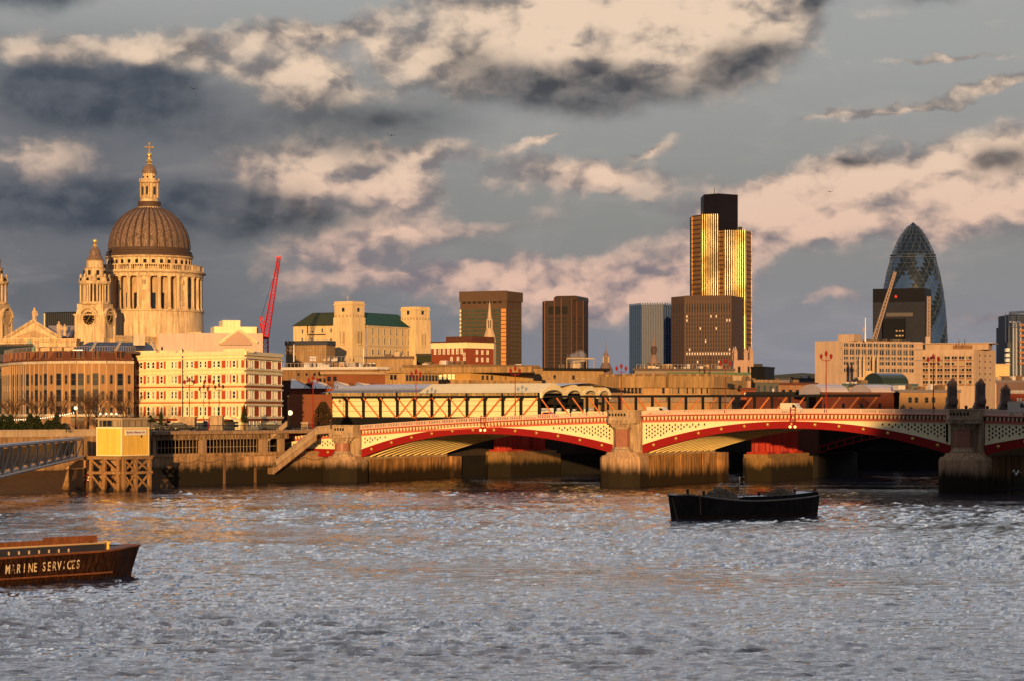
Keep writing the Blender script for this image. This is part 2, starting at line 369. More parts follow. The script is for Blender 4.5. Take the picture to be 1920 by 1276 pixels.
# ------------------------------------------------------------------ water
def make_water():
    rows = [108.0]
    while rows[-1] < 640: rows.append(rows[-1] + .26 + (rows[-1] - 108) * .0032)
    rows = np.array(rows); nr = len(rows); nc = 620
    u = np.linspace(-1, 1, nc)
    Y = np.repeat(rows[:, None], nc, 1); Xx = u[None, :] * (Y * .27 + 16)
    rng = np.random.default_rng(3)
    Z = np.zeros_like(Y)
    wx = Xx + 1.2 * np.sin(Y * .11) + .8 * np.sin(Xx * .13 + Y * .07); wy = Y + 1.0 * np.sin(Xx * .09 + 1.0) + .7 * np.sin(Y * .17 + Xx * .05)
    for i in range(64):
        lam = .6 * (3.0 / .6) ** rng.random(); th = rng.normal(1.50, .30); k = 2 * math.pi / lam
        a = .0105 * lam ** .85 * (0.6 + .8 * rng.random()); ph = rng.random() * 6.28
        s = np.sin(k * (wx * math.cos(th) + wy * math.sin(th)) + ph)
        Z += a * (1 - 2 * np.abs(s) ** 1.0 if i % 3 == 0 else s) * (.8 + .5 * np.sin(wx * .045 * rng.random() + wy * .06 * rng.random() + ph))
    g1 = np.sin(Xx * .035 + Y * .021 + 1.1) + np.sin(Xx * .013 - Y * .083 + .4) + np.sin(Xx * .071 + Y * .047 + 2.0) + .8 * np.sin(Y * .16 + 1.5 * np.sin(Xx * .05))
    Z *= np.clip(1.0 + .22 * g1, .45, 1.9) * np.clip((645 - Y) / 60, .2, 1) * np.clip(1.15 - (Y - 150) / 420, .55, 1)
    v = np.stack([Xx, Y, Z], -1).reshape(-1, 3)
    i = np.arange(nr - 1)[:, None] * nc + np.arange(nc - 1)[None, :]
    f = np.stack([i, i + 1, i + nc + 1, i + nc], -1).reshape(-1, 4)
    v = np.concatenate([v, [(-3000, -600, -.55), (3000, -600, -.55), (3000, 1500, -.55), (-3000, 1500, -.55)]])
    n = nr * nc; f = np.concatenate([f, [(n, n + 1, n + 2, n + 3)]])
    me = bpy.data.meshes.new('water'); me.vertices.add(len(v)); me.vertices.foreach_set('co', v.ravel())
    me.loops.add(f.size); me.loops.foreach_set('vertex_index', f.ravel().astype(np.int32))
    me.polygons.add(len(f)); me.polygons.foreach_set('loop_start', np.arange(0, f.size, 4, dtype=np.int32))
    me.polygons.foreach_set('use_smooth', np.ones(len(f), dtype=bool)); me.update(calc_edges=True)
    m = bpy.data.materials.new('river_water'); m.use_nodes = True; t = NT(m.node_tree); b = t.n['Principled BSDF']
    g = t.new('ShaderNodeNewGeometry').outputs['Position']
    n1 = t.noise(t.vm('MULTIPLY', g, (1, 1, 1)), .04, 4, .6)
    t.l.new(t.mix(n1, (.006, .022, .060, 1), (.050, .030, .016, 1)), b.inputs['Base Color'])
    b.inputs['Roughness'].default_value = .06; b.inputs['IOR'].default_value = 1.5
    bn = t.new('ShaderNodeBump'); bn.inputs['Strength'].default_value = .85; bn.inputs['Distance'].default_value = .06
    h = t.m('ADD', t.noise(t.vm('MULTIPLY', g, (.55, 1.5, 1)), 2.2, 5, .62, .5), t.m('MULTIPLY', t.noise(t.vm('MULTIPLY', g, (.35, 1, 1)), .8, 3, .6), 1.6))
    patch = t.ramp(t.noise(t.vm('MULTIPLY', g, (.55, 1.4, 1)), .045, 4, .6), .38, .62, .35, 1.25)
    t.l.new(t.m('MULTIPLY', h, patch), bn.inputs['Height']); t.l.new(bn.outputs[0], b.inputs['Normal'])
    me.materials.append(m)
    o = bpy.data.objects.new('water', me); COL.objects.link(o); o['kind'] = 'structure'
make_water()

# ------------------------------------------------------------------ land and the river wall line
WALL = [(-150, 288.0), (-84.6, 370.0), (-35, 432.0), (2, 474.0), (60, 505.0), (100, 520.0), (200, 560.0), (560, 650.0)]
LAND = 9.6
b = MB(); b.poly([(x, y + .6, LAND) for x, y in WALL] + [(9000, 650, LAND), (9000, 9000, LAND), (-9000, 9000, LAND), (-9000, 288, LAND)])
b.build('ground', mat('paving_ground', (.12, .09, .07), var=.3, scale=.05), kind='structure')
b = MB(); b.box(-900, 900, -420, -70, -2, 6.5)
b.build('south_bank_ground', asphalt, kind='structure')

# ------------------------------------------------------------------ road bridge
T1Z = 426.2; T1 = (X(655, T1Z), T1Z)
E1 = (.8778, -.4791)
BR = Frame(T1[0], T1[1], T1[0] + E1[0], T1[1] + E1[1])       # u along the bridge, w towards the viewer (front face w=0)
def bt(px, py): u = BR.u(px); return u, BR.z(px, py)
deck_pts = [bt(680, 795), bt(900, 782.5), bt(1150, 774.5), bt(1208, 767), bt(1500, 762.5), bt(1788, 769)]
# a gentle camber: parapet top as a smooth function of u, centred over the long span
dk = np.polyfit([p[0] for p in deck_pts], [p[1] for p in deck_pts], 2)
UC = 90.0
def ptop(u): return float(np.polyval(dk, u))
print('deck', deck_pts, [round(ptop(p[0]), 2) for p in deck_pts])
PIERS = [0.0, 58.8, 120.7, 179.5]
SPANS = [(-50, -2.9, 1), (2.9, 55.9, 2), (61.7, 117.8, 3), (123.6, 176.6, 4)]
BW = 32.0
PZ = [4.55, 5.85, 6.2, 5.9]                                 # where the ribs spring on each pier
bridge = thing('road_bridge', 'long red and cream iron arch road bridge on stone piers', 'bridge', (T1[0], T1[1], 0))
def arch(sp, kind):
    u0, u1, n = sp; um = (u0 + u1) / 2; hl = (u1 - u0) / 2
    if n == 1: u0, um, hl = -47, -26, 26 - 2.9; 
    zt = ptop(um) - (1.72 if n == 2 else 2.02)               # top of the red rib at the crown
    cr = zt - 1.3; s0, s1 = (PZ[n - 2], PZ[n - 1]) if n > 1 else (4.0, PZ[0])   # springing heights
    def lo(u):
        e = s0 if u < um else s1
        return e + (cr - e) * (1 - abs((u - um) / hl) ** 2.05)
    def hi(u):
        e = (s0 if u < um else s1) + 1.65
        return e + (zt - e) * (1 - abs((u - um) / hl) ** 2.05)
    return lo, hi
for sp in SPANS:
    u0, u1, n = sp; lo, hi = arch(sp, 0); N = 48
    us = [u0 + (u1 - u0) * i / N for i in range(N + 1)]
    if n == 1: us = [-47 + (44.1) * i / N for i in range(N + 1)]
    b = MB(BR); b.strip([(u, lo(u)) for u in us], [(u, hi(u)) for u in us], 0.25, -.35)
    b.strip([(u, hi(u) - .12) for u in us], [(u, hi(u) + .1) for u in us], 0.36, .25, 1)
    b.strip([(u, lo(u) - .05) for u in us], [(u, lo(u) + .14) for u in us], 0.36, .25, 0)
    b.build('arch_face', [redp, cream], bridge)
    # inner ribs and the vault between them
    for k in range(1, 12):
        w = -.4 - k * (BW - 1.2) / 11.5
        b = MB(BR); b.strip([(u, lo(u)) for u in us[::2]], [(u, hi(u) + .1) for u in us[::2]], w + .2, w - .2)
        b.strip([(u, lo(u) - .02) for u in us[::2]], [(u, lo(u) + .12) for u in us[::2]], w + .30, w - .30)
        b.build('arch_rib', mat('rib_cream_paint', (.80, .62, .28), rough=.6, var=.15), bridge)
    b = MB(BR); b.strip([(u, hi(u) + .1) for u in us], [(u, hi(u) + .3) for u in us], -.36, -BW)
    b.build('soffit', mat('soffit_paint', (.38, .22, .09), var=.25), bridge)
    # pierced spandrel: staggered diamond holes through a cream plate
    b = MB(BR); cw = .56; ch = .70
    zt = lambda u: ptop(u) - 2.05
    nc = int((us[-1] - us[0] - .8) / cw)
    for i in range(nc):
        a0 = us[0] + .4 + i * cw; a1 = a0 + cw; am = (a0 + a1) / 2
        if hi(am) > zt(am) - .12: continue
        zf = max(hi(a0), hi(a1)) + .14
        top = zt(am) - .2; z = top - (ch / 2 if i % 2 else 0)
        # upper margin
        b.poly([(a0, .12, z), (a1, .12, z), (a1, .12, zt(a1)), (a0, .12, zt(a0))])
        while z - ch > zf:
            z0, z1 = z - ch, z; zm = (z0 + z1) / 2; hw = cw * .37; hh = ch * .44
            q = [(am - hw, zm), (am, zm - hh), (am + hw, zm), (am, zm + hh)]; c = [(a0, z0), (a1, z0), (a1, z1), (a0, z1)]
            for (p1, p2, p3, p4) in ((c[0], c[1], q[1], None), (c[1], c[2], q[2], None), (c[2], c[3], q[3], None), (c[3], c[0], q[0], None)):
                b.poly([(p1[0], .12, p1[1]), (p2[0], .12, p2[1]), (p3[0], .12, p3[1])])
            for a, d, e in ((c[0], q[1], q[0]), (c[1], q[2], q[1]), (c[2], q[3], q[2]), (c[3], q[0], q[3])):
                b.poly([(a[0], .12, a[1]), (d[0], .12, d[1]), (e[0], .12, e[1])])
            for j in range(4):
                p, r = q[j], q[(j + 1) % 4]
                b.poly([(p[0], .12, p[1]), (r[0], .12, r[1]), (r[0], -.1, r[1]), (p[0], -.1, p[1])])
            z -= ch
        b.poly([(a0, .12, hi(a0) + .05), (a1, .12, hi(a1) + .05), (a1, .12, z), (a0, .12, z)])
    # frame of the panel
    for ue in ((us[0], us[0] + .4), (us[-1] - .4, us[-1])): b.box(ue[0], ue[1], -.1, .18, hi(ue[0] if ue[0] < (us[0] + us[-1]) / 2 else ue[1]) + .1, zt(ue[0]))
    b.strip([(u, max(hi(u) + .1, zt(u) - .22)) for u in us], [(u, max(hi(u) + .12, zt(u))) for u in us], .2, -.1)
    b.build('spandrel_panel', cream, bridge)
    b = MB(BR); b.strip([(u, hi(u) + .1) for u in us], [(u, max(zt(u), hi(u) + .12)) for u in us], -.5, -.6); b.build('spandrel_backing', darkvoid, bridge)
    # cornice: salmon fascia, row of curved brackets on dark red, string course
    b = MB(BR); UL = us if n > 1 else [-53 + 50.1 * i / 30 for i in range(31)]
    b.strip([(u, ptop(u) - 2.05) for u in UL], [(u, ptop(u) - 1.72) for u in UL], .42, -.1, 1)
    b.strip([(u, ptop(u) - 1.72) for u in UL], [(u, ptop(u) - .95) for u in UL], .20, -.1, 0)
    b.strip([(u, ptop(u) - .95) for u in UL], [(u, ptop(u) - .80) for u in UL], .80, -.1, 1)
    b.build('cornice', [redp, salmon], bridge)
    b = MB(BR); u = UL[0] + .3
    while u < UL[-1] - .3:
        zt_ = ptop(u) - .95
        b.hexa([(u - .02, .2, zt_ - .72), (u + .26, .2, zt_ - .72), (u + .26, .34, zt_ - .72), (u - .02, .34, zt_ - .72), (u + .12, .2, zt_ - .1), (u + .42, .2, zt_ - .1), (u + .42, .72, zt_ - .1), (u + .12, .72, zt_ - .1)])
        u += .70
    b.build('bracket_row', cream, bridge)
    b = MB(BR)
    b.strip([(u, ptop(u) - .80) for u in UL], [(u, ptop(u) - .68) for u in UL], .62, .3)
    b.strip([(u, ptop(u) - .12) for u in UL], [(u, ptop(u)) for u in UL], .66, .26)
    u = UL[0] + .1
    while u < UL[-1]: b.box(u, u + .17, .40, .52, ptop(u) - .68, ptop(u) - .12); u += .36
    u = UL[0]
    while u < UL[-1]: b.box(u, u + .22, .32, .60, ptop(u) - .68, ptop(u) - .10); u += 2.9
    b.build('balustrade', pinkp, bridge)
    k = 0
    cnt = 13 if n == 3 else 12
    um = (us[0] + us[-1]) / 2
    for i in range(cnt):
        u = us[0] + (us[-1] - us[0]) * (i + .5) / cnt
        z = (lo(u) + hi(u)) / 2 + .05
        b = MB(BR); c = BR(u, .36, z)
        b.fr = None; pr = [(.02, 0), (.26, 0), (.30, .08), (.20, .16), (.12, .24), (.02, .28)]
        nx, ny = BR.n; rings = []
        for r, hh in pr:
            rings.append([b.P((c[0] + nx * (hh - .12) + BR.d[0] * r * math.cos(a), c[1] + ny * (hh - .12) + BR.d[1] * r * math.cos(a), c[2] + r * math.sin(a))) for a in [2 * math.pi * q / 10 for q in range(10)]])
        for j in range(len(pr) - 1):
            for q in range(10): b.face([rings[j][q], rings[j][(q + 1) % 10], rings[j + 1][(q + 1) % 10], rings[j + 1][q]])
        b.face(rings[-1])
        b.build('rosette', gold, bridge)
# deck
b = MB(BR); UL = [-80 + 262 * i / 60 for i in range(61)]
dz = lambda u: (ptop(u) - 1.0) if u > -30 else max(LAND + .1, ptop(-30) - 1.0 + (u + 30) * .03)
b.strip([(u, dz(u) - .5) for u in UL], [(u, dz(u)) for u in UL], .1, -BW)
b.build('deck', asphalt, bridge)
b = MB(BR)
UL2 = [-50 + 229 * i / 60 for i in range(61)]
b.strip([(u, ptop(u) - 1.9) for u in UL2], [(u, ptop(u)) for u in UL2], -BW + .1, -BW - .3)
b.build('far_parapet', pinkp, bridge)
# piers
for pi, up in enumerate(PIERS):
    b = MB(BR); pm = [pier_stone, pier_side]; ft = PZ[pi] - .35
    # footing with rounded nose, body under the arches, stepped top
    nose = [(up - 3.9, -.4), (up - 3.9, 3.4), (up - 3.0, 4.6), (up - 1.2, 5.2), (up + 1.2, 5.2), (up + 3.0, 4.6), (up + 3.9, 3.4), (up + 3.9, -.4)]
    b.prism(nose, -3, ft - .5, 0)
    nose2 = [(up + (u - up) * .93, w * .95 - .02) for u, w in nose]; b.prism(nose, ft - .5, ft, 0, top=nose2)
    b.prism([(up + (u - up) * .84, w * .88 - .05) for u, w in nose], ft, ft + .6, 0, top=[(up + (u - up) * .74, w * .8 - .05) for u, w in nose])
    b.box(up - 2.9, up + 2.9, -.4, -BW - 1, -3, ft, 1)
    b.prism([(up - 3.9, -BW - 1), (up - 3.9, -BW - 4), (up, -BW - 6), (up + 3.9, -BW - 4), (up + 3.9, -BW - 1)], -3, ft, 1)
    for k in range(3):   # drip-stained pilaster strips along the side face
        w = -6 - k * 10; b.box(up + 2.9, up + 2.98, w, w - 1.0, .4, ft, 1)
    p = b.build('pier', pm, bridge)
    pt = ptop(up)
    b = MB(BR)
    b.box(up - 2.75, up + 2.75, -.6, .55, ft, pt - 1.9); b.box(up - 2.9, up + 2.9, -.6, .70, ft + .2, ft + .9); b.box(up + 1.95, up + 2.65, .55, .85, ft + .9, pt - 2.2); b.box(up - 2.65, up - 1.95, .55, .85, ft + .9, pt - 2.2)
    b.box(up - 2.9, up + 2.9, -1, -BW, ft, pt - 2.2)
    b.build('pier_wall', stone_d, p)
    b = MB(BR); b.lathe(up - .2, 2.15, [(1.95, ft + .55), (1.95, ft + .95), (1.62, ft + 1.2), (1.55, ft + 1.5)], 8, ph=R(22.5)); b.build('column_base', stone_d, p)
    b = MB(BR); b.lathe(up - .2, 2.15, [(1.45, ft + 1.5), (1.38, pt - 3.2)], 8 if pi else 20, ph=R(22.5)); b.build('granite_column', granite, p, smooth=not pi)
    b = MB(BR); b.lathe(up - .2, 2.15, [(1.5, pt - 3.2), (1.62, pt - 3.05), (1.55, pt - 2.9), (1.75, pt - 2.4), (2.3, pt - 1.75), (2.5, pt - 1.6)], 8, ph=R(22.5))
    for k in range(16):
        a = 2 * math.pi * k / 16; b.tube((up - .2 + 1.6 * math.cos(a), 2.15 + 1.6 * math.sin(a), pt - 2.8), (up - .2 + 2.2 * math.cos(a), 2.15 + 2.2 * math.sin(a), pt - 1.8), .16, .3, 5)
    b.build('capital', stone_d, p)
    b = MB(BR)
    pul = [(up - 2.95, -.5), (up - 2.95, 2.9), (up - 1.9, 4.3), (up + 1.7, 4.3), (up + 2.75, 2.9), (up + 2.75, -.5)]
    b.prism([(u * 1.0, w) for u, w in pul], pt - 1.6, pt - 1.25)
    b.prism([(up + (u - up) * .95, w * .95) for u, w in pul], pt - 1.25, pt - .0)
    b.prism(pul, pt, pt + .22)
    b.prism([(up + (u - up) * .97, w * .97) for u, w in pul], pt - 2.15, pt - 1.6)
    b.build('pulpit', stone_d, p)
    b = MB(BR)
    for k in range(6): b.lathe(up - 1.65 + k * .58, 4.06, [(.2, pt - .85), (.2, pt - .35)], 4, ph=R(45))
    b.build('pulpit_openings', darkvoid, p)

# ------------------------------------------------------------------ river wall, terrace and stairs
RW = Frame(-84.6, 370.0, -35.0, 432.0)
rw = thing('river_wall', 'granite river wall with a dark recessed terrace under the embankment road', 'wall', (-60, 400, 0))
uL, u0, uT, uR = RW.u(0) - 105, RW.u(283), RW.u(520), RW.u(640)
b = MB(RW)
b.box(uL, u0, 0, -3, -3, 9.0); b.box(u0, uR, 0, -4, -3, 5.7); b.box(uR, uR + 55, -6, -9, -3, 9)
b.box(u0, uR, .25, 0, 5.15, 5.6); b.box(u0, uR, .12, 0, 2.9, 3.25)
b.build('wall_face', wallst, rw)
b = MB(RW); b.box(uL, u0, .25, -.8, 9.0, 10.0); b.box(uL, u0, .4, -.9, 10.0, 10.2); b.build('coping', concrete_l, rw)
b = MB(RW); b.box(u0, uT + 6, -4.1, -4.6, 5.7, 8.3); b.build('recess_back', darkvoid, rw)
b = MB(RW); b.box(u0, uT + 3, .05, -.6, 8.15, 9.15); b.build('beam', mat('streaked_beam', (.34, .22, .13), var=.4, scale=.8, streak=.85), rw)
b = MB(RW); b.box(u0, uR - 6, .9, -7, 9.15, 9.75); b.build('terrace_slab', concrete, rw)
for px, wd in ((290, .8), (383, 1.2), (497, 1.6), (530, 1.0)):
    b = MB(RW); u = RW.u(px); b.box(u - wd / 2, u + wd / 2, .0, -1.0, 5.7, 8.15); b.build('column', concrete, rw)
b = MB(RW); u = u0 + 1
while u < uT - 1: b.tube((u, -.3, 5.7), (u, -.3, 8.15), .05, n=4); u += .85
b.tube((u0, -.3, 6.8), (uT, -.3, 6.8), .05, n=4); b.build('railing', mat('rail_metal', (.35, .25, .17), var=0), rw)
b = MB(RW); u = u0 + .5
while u < uR - 5: b.tube((u, .6, 9.75), (u, .6, 10.75), .045, n=4); u += .38
b.box(u0, uR - 5, .64, .56, 10.7, 10.8); b.build('road_railing', black, rw)
b = MB(RW)
for px in (420, 478): u = RW.u(px); b.box(u - .25, u + .25, 0, .18, 0, 5.7)
for k in range(7):      # hanging chains
    ua = RW.u(330 + k * 40); ub = RW.u(370 + k * 40)
    for j in range(8):
        f = lambda t: 4.6 - 2.4 * (t * (1 - t))
        b.tube((ua + (ub - ua) * j / 8, .15, f(j / 8)), (ua + (ub - ua) * (j + 1) / 8, .15, f((j + 1) / 8)), .06, n=4)
b.build('mooring_chain', mat('rusty_chain', (.16, .09, .05), var=.3), rw)
# far river wall seen through the arches
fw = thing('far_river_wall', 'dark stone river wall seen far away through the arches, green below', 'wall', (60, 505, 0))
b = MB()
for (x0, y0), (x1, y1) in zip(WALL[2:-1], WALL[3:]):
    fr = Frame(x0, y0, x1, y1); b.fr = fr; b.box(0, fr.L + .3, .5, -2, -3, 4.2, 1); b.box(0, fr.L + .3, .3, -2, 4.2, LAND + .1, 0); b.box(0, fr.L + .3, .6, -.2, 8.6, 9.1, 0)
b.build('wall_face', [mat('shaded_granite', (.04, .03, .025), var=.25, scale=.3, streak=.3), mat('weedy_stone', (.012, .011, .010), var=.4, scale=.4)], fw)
# foreshore
b = MB(RW); N = 30; ue = RW.u(300); ua = uL
rows = []
for j, (w, z) in enumerate(((-.05, 3.4), (2.5, 2.2), (6, .9), (11, -.9))):
    rows.append([b.P((ua + (ue - ua) * i / N, w * (1 if i < N - 2 else .4) + random.uniform(-.3, .3), z + random.uniform(-.15, .15))) for i in range(N + 1)])
for j in range(3):
    for i in range(N): b.face([rows[j][i], rows[j][i + 1], rows[j + 1][i + 1], rows[j + 1][i]])
b.build('foreshore', mat('brown_mud', (.10, .055, .025), var=.4, scale=.8, bump=.5), smooth=True, kind='structure')
# stairs down from the bridge
st = thing('river_stairs', 'stone river stairs with solid parapet descending beside the first pier', 'stairs', (X(560, 424), 424, 0))
SF = FP(500, 416, 640, 424)
def spt(px, py): return (SF.u(px), SF.z(px, py))
P1_, P2_, P3_, P4_ = spt(628, 798), spt(594, 801), spt(548, 838), spt(512, 866)
b = MB(SF)
b.strip([(P4_[0], P4_[1] - .9), (P3_[0], P3_[1] - 1.0), (P2_[0], P2_[1] - 1.2), (P1_[0], P1_[1] - 1.2)], [P4_, P3_, P2_, P1_], .3, -.1)
b.strip([(P4_[0], P4_[1]), P3_, P2_, P1_], [(P4_[0], P4_[1] + .25), (P3_[0], P3_[1] + .25), (P2_[0], P2_[1] + .28), (P1_[0], P1_[1] + .28)], .5, -.2)
b.strip([(P3_[0] - 5.5, P3_[1] - .2), (P3_[0] + .2, P3_[1] + 4.0)], [(P3_[0] - 5.5, P3_[1] + .9), (P3_[0] + .2, P3_[1] + 5.0)], -2.6, -2.9)
b.build('parapet', mat('stair_stone', (.40, .28, .18), var=.25, scale=.6, streak=.3), st)
b = MB(SF); n = 24
for k in range(n):
    t = k / n; u = P4_[0] + (P2_[0] - P4_[0]) * t; z = P4_[1] - 1.0 + (P2_[1] - P4_[1]) * t
    b.box(u, u + (P2_[0] - P4_[0]) / n, -.1, -2.6, z - 1.2, z)
b.build('steps', concrete, st)
b = MB(SF); b.box(P4_[0] - 6, P4_[0] + .5, .3, -3, 3.0, 5.0); b.box(P4_[0] - 12, P4_[0] - 6, .2, -.1, 4.9, 5.7); b.build('landing', wallst, st)

# ------------------------------------------------------------------ yellow pier hut on its timber jetty
hc = (X(228, 372), 372.0); hl = (X(181, 374), 374.0); hr = (X(279.5, 378), 378.0); hb = (hl[0] + hr[0] - hc[0], hl[1] + hr[1] - hc[1])
FL = Frame(*hl, *hc); FRt = Frame(*hc, *hr)
z0, z1, z2 = ZH(854, 372), ZH(813 - 11, 372), ZH(785, 372)
yellow = mat('yellow_panel_paint', (.80, .50, .10), rough=.55, var=.10, streak=.12)
hut = thing('pier_hut', 'square yellow panelled pier hut with a glazed cabin on top', 'hut', (hc[0], hc[1] + 3, z0))
b = MB(); b.prism([hl, hc, hr, hb], z0, z1); b.build('body', yellow, hut)
for fr in (FL, FRt):
    b = MB(fr); b.box(-.05, fr.L + .05, .1, -.02, z1 - .05, z1 + .18); b.box(.0, .16, .04, -.02, z0, z1); b.box(fr.L - .16, fr.L, .04, -.02, z0, z1); b.box(0, fr.L, .05, -.02, z0, z0 + .15)
    b.build('trim', cream, hut)
ins = lambda k: [(p[0] + (hb[0] + hc[0] - 2 * p[0]) / 2 * k, p[1] + (hb[1] + hc[1] - 2 * p[1]) / 2 * k) for p in (hl, hc, hr, hb)]
b = MB(); b.prism(ins(.05), z1 + .02, z2); b.build('cabin', mat('cabin_panel', (.42, .33, .20), rough=.4, var=.15), hut)
b = MB(); b.prism(ins(-.04), z2, z2 + .22); b.build('roof', mat('cabin_roof', (.40, .30, .20), var=.1), hut)
ci = ins(.05); C1, C2 = Frame(*ci[0], *ci[1]), Frame(*ci[1], *ci[2])
windows(hut, [(C1, C1.L * f, z1 + .25, w, 1.1, s) for f, w, s in ((.13, .55, 'thin-m'), (.3, .8, 'thin'), (.5, 1.0, 'thin'), (.72, 1.0, 'thin-b'), (.92, .5, 'thin-b'))] +
        [(C2, C2.L * f, z1 + .25, 1.5, 1.1, 'thin-b') for f in (.14, .38, .62, .86)])
def text_mesh(s, size, fr, u, w, z, name, m, parent, shear=0.0, sx=1.0, extrude=.01, bold=0.0):
    cu = bpy.data.curves.new('lettering', 'FONT'); cu.body = s; cu.size = size; cu.extrude = extrude; cu.offset = bold; cu.shear = shear; cu.align_x = 'LEFT'
    o = bpy.data.objects.new('t', cu); COL.objects.link(o); bpy.context.view_layer.update()
    me = o.to_mesh(); b = MB(fr)
    for v in me.vertices: b.P((u + v.co.x * sx, w + v.co.z, z + v.co.y))
    for p in me.polygons: b.face(list(p.vertices), 0)
    wd = max((v.co.x for v in me.vertices), default=0) * sx
    o.to_mesh_clear(); bpy.data.objects.remove(o); bpy.data.curves.remove(cu)
    return b.build(name, m, parent), wd
su0, su1 = FRt.u(234.5), FRt.u(273.5)
b = MB(FRt); b.box(su0, su1, .1, .0, z1 - 1.15, z1 - .25); sign = b.build('sign_board', white, hut)
text_mesh('Blackfriars Millennium Pier', .52, FRt, su0 + .22, .12, z1 - .85, 'lettering', mat('navy_red_lettering', (.25, .03, .08), var=0), sign, sx=(su1 - su0 - .45) / 5.75)
b = MB(FRt); u = FRt.u(265); b.box(u - .18, u + .18, .06, 0, z0 + 3.05, z0 + 3.4); b.build('vent', black, hut)
timber = mat('weathered_timber', (.34, .19, .09), var=.4, scale=1.2, streak=.5, stain=((.05, .03, .015), -.3, 1.0))
jet = thing('timber_jetty', 'brown timber jetty of posts and cross braces carrying the yellow hut', 'jetty', (hc[0], hc[1] + 3, 0))
JL = Frame(X(160, 373.6), 373.6, X(228, 370.8), 370.8); JR = Frame(X(229, 370.8), 370.8, X(283, 376.6), 376.6)
for fr, pxs, cross in ((JL, (162, 171, 196, 222), ((171, 196), (196, 222))), (JR, (232, 254, 280), ((232, 254), (254, 280)))):
    zt = z0 - .05
    for w in (0, -4.5):
        for px in pxs:
            u = fr.u(px); b = MB(fr); b.box(u - .26, u + .26, w + .26, w - .26, -2, zt - .4); b.build('post', timber, jet)
        for za in (zt - .45, 2.9):
            b = MB(fr); b.box(-.1, fr.L + .1, w + .36, w - .2, za - .05, za + .4); b.build('beam', timber, jet)
        for pa, pb in cross:
            ua, ub = fr.u(pa), fr.u(pb); um = (ua + ub) / 2
            for lo_, hi_ in ((.1, 2.8), (3.2, zt - .5)):
                b = MB(fr); b.tube((ua, w + .1, hi_), (ub, w + .1, lo_), .2, n=5); b.build('brace', timber, jet)
                if fr is JR or w: b = MB(fr); b.tube((ub, w - .1, hi_), (ua, w - .1, lo_), .2, n=5); b.build('brace', timber, jet)
b = MB(); b.prism([JL.xy(-.3, .5), JL.xy(JL.L, .5), JR.xy(JR.L + .3, .5), (hb[0] + .5, hb[1] + .6)], z0 - .12, z0 - .02); b.build('decking', timber, jet)
b = MB(JR); b.box(JR.u(243), JR.L - .2, -2.2, -4.2, 3.3, z0 - .5); b.build('tank', mat('timber_boarding', (.36, .22, .11), var=.3, scale=1), jet)
ring = thing('life_ring', 'red and white life ring hung on the timber jetty post', 'life ring', JL(JL.u(164.5), .5, 2.2))
b = MB()
for i in range(14):
    a0, a1 = 2 * math.pi * i / 14, 2 * math.pi * (i + 1) / 14; c = JL(JL.u(164.5), .45, 2.2); rr = .5
    f = lambda a: (c[0] + rr * math.cos(a) * JL.d[0], c[1] + rr * math.cos(a) * JL.d[1], c[2] + rr * math.sin(a)); b.tube(f(a0), f(a1), .14, n=5, m=0 if i % 4 else 1)
b.build('ring', [lampred, white], ring)
# leaning dolphin beside it
dol = thing('mooring_dolphin', 'two leaning timber piles under a brick coloured cap left of the hut', 'mooring post', (X(140, 374), 374, 0))
D = lambda px, py, Z=371: (X(px, Z), Z, ZH(py, Z))
for a, c in (((133, 878), (122, 918)), ((152, 878), (148, 918))):
    b = MB(); b.tube(D(*a), D(*c), .55, .6, 8); b.build('pile', timber, dol)
b = MB(); p = [D(122, 878), D(160, 876), D(160, 862), D(146, 861)]; b.fr = None
k0 = [b.P((x, y, z)) for x, y, z in p]; k1 = [b.P((x, y + 3, z)) for x, y, z in p]
for i in range(4): b.face([k0[i], k0[(i + 1) % 4], k1[(i + 1) % 4], k1[i]])
b.face(k0); b.face(k1); b.build('cap', mat('cap_orange', (.50, .27, .12), var=.25), dol)
# gangway
gw = thing('gangway', 'grey steel truss gangway with glazed side sloping up to the embankment', 'gangway', (X(80, 340), 340, 5))
greyst = mat('grey_steel_paint', (.36, .30, .26), rough=.45, var=.12)
def gp(t, top, w):
    x0, Z0, zt0, zb0 = X(-70, 300), 300, 8.1, 3.3; x1, Z1, zt1, zb1 = X(156, 372), 372, 8.75, 5.75
    return (x0 + (x1 - x0) * t + w * .78, Z0 + (Z1 - Z0) * t - w * .62, (zt0 + (zt1 - zt0) * t) if top else (zb0 + (zb1 - zb0) * t))
ngw = 14
for w in (0, -2.4):
    b = MB(); b.tube(gp(0, 1, w), gp(1, 1, w), .26, n=6); b.build('top_chord', greyst, gw)
    b = MB(); b.tube(gp(0, 0, w), gp(1, 0, w), .24, n=6); b.build('bottom_chord', greyst, gw)
    a = gp(0, 0, w); c = gp(1, 0, w)
    for k in range(ngw + 1):
        b = MB(); b.tube(gp(k / ngw, 0, w), gp(k / ngw, 1, w), .13, n=5); b.build('upright', greyst, gw)
        if k < ngw: b = MB(); b.tube(gp(k / ngw, 0, w), gp((k + 1) / ngw, 1, w) if k > 5 else gp((k + .93) / ngw, 1, w), .10, n=5); b.build('diagonal', greyst, gw)
b = MB(); q = [gp(0, 0, -.1), gp(1, 0, -.1), gp(1, 0, -2.3), gp(0, 0, -2.3)]; b.poly(q); b.poly([(x, y, z + .15) for x, y, z in q]); b.build('deck', greyst, gw)
b = MB(); q = [gp(0, 0, -2.2), gp(1, 0, -2.2), gp(1, 1, -2.2), gp(0, 1, -2.2)]; q = [(x, y, z + (.5 if i < 2 else -.5)) for i, (x, y, z) in enumerate(q)]
b.poly(q); b.build('glazing', mat('gangway_glass', (.05, .09, .10), rough=.25, var=.3, scale=.5), gw)
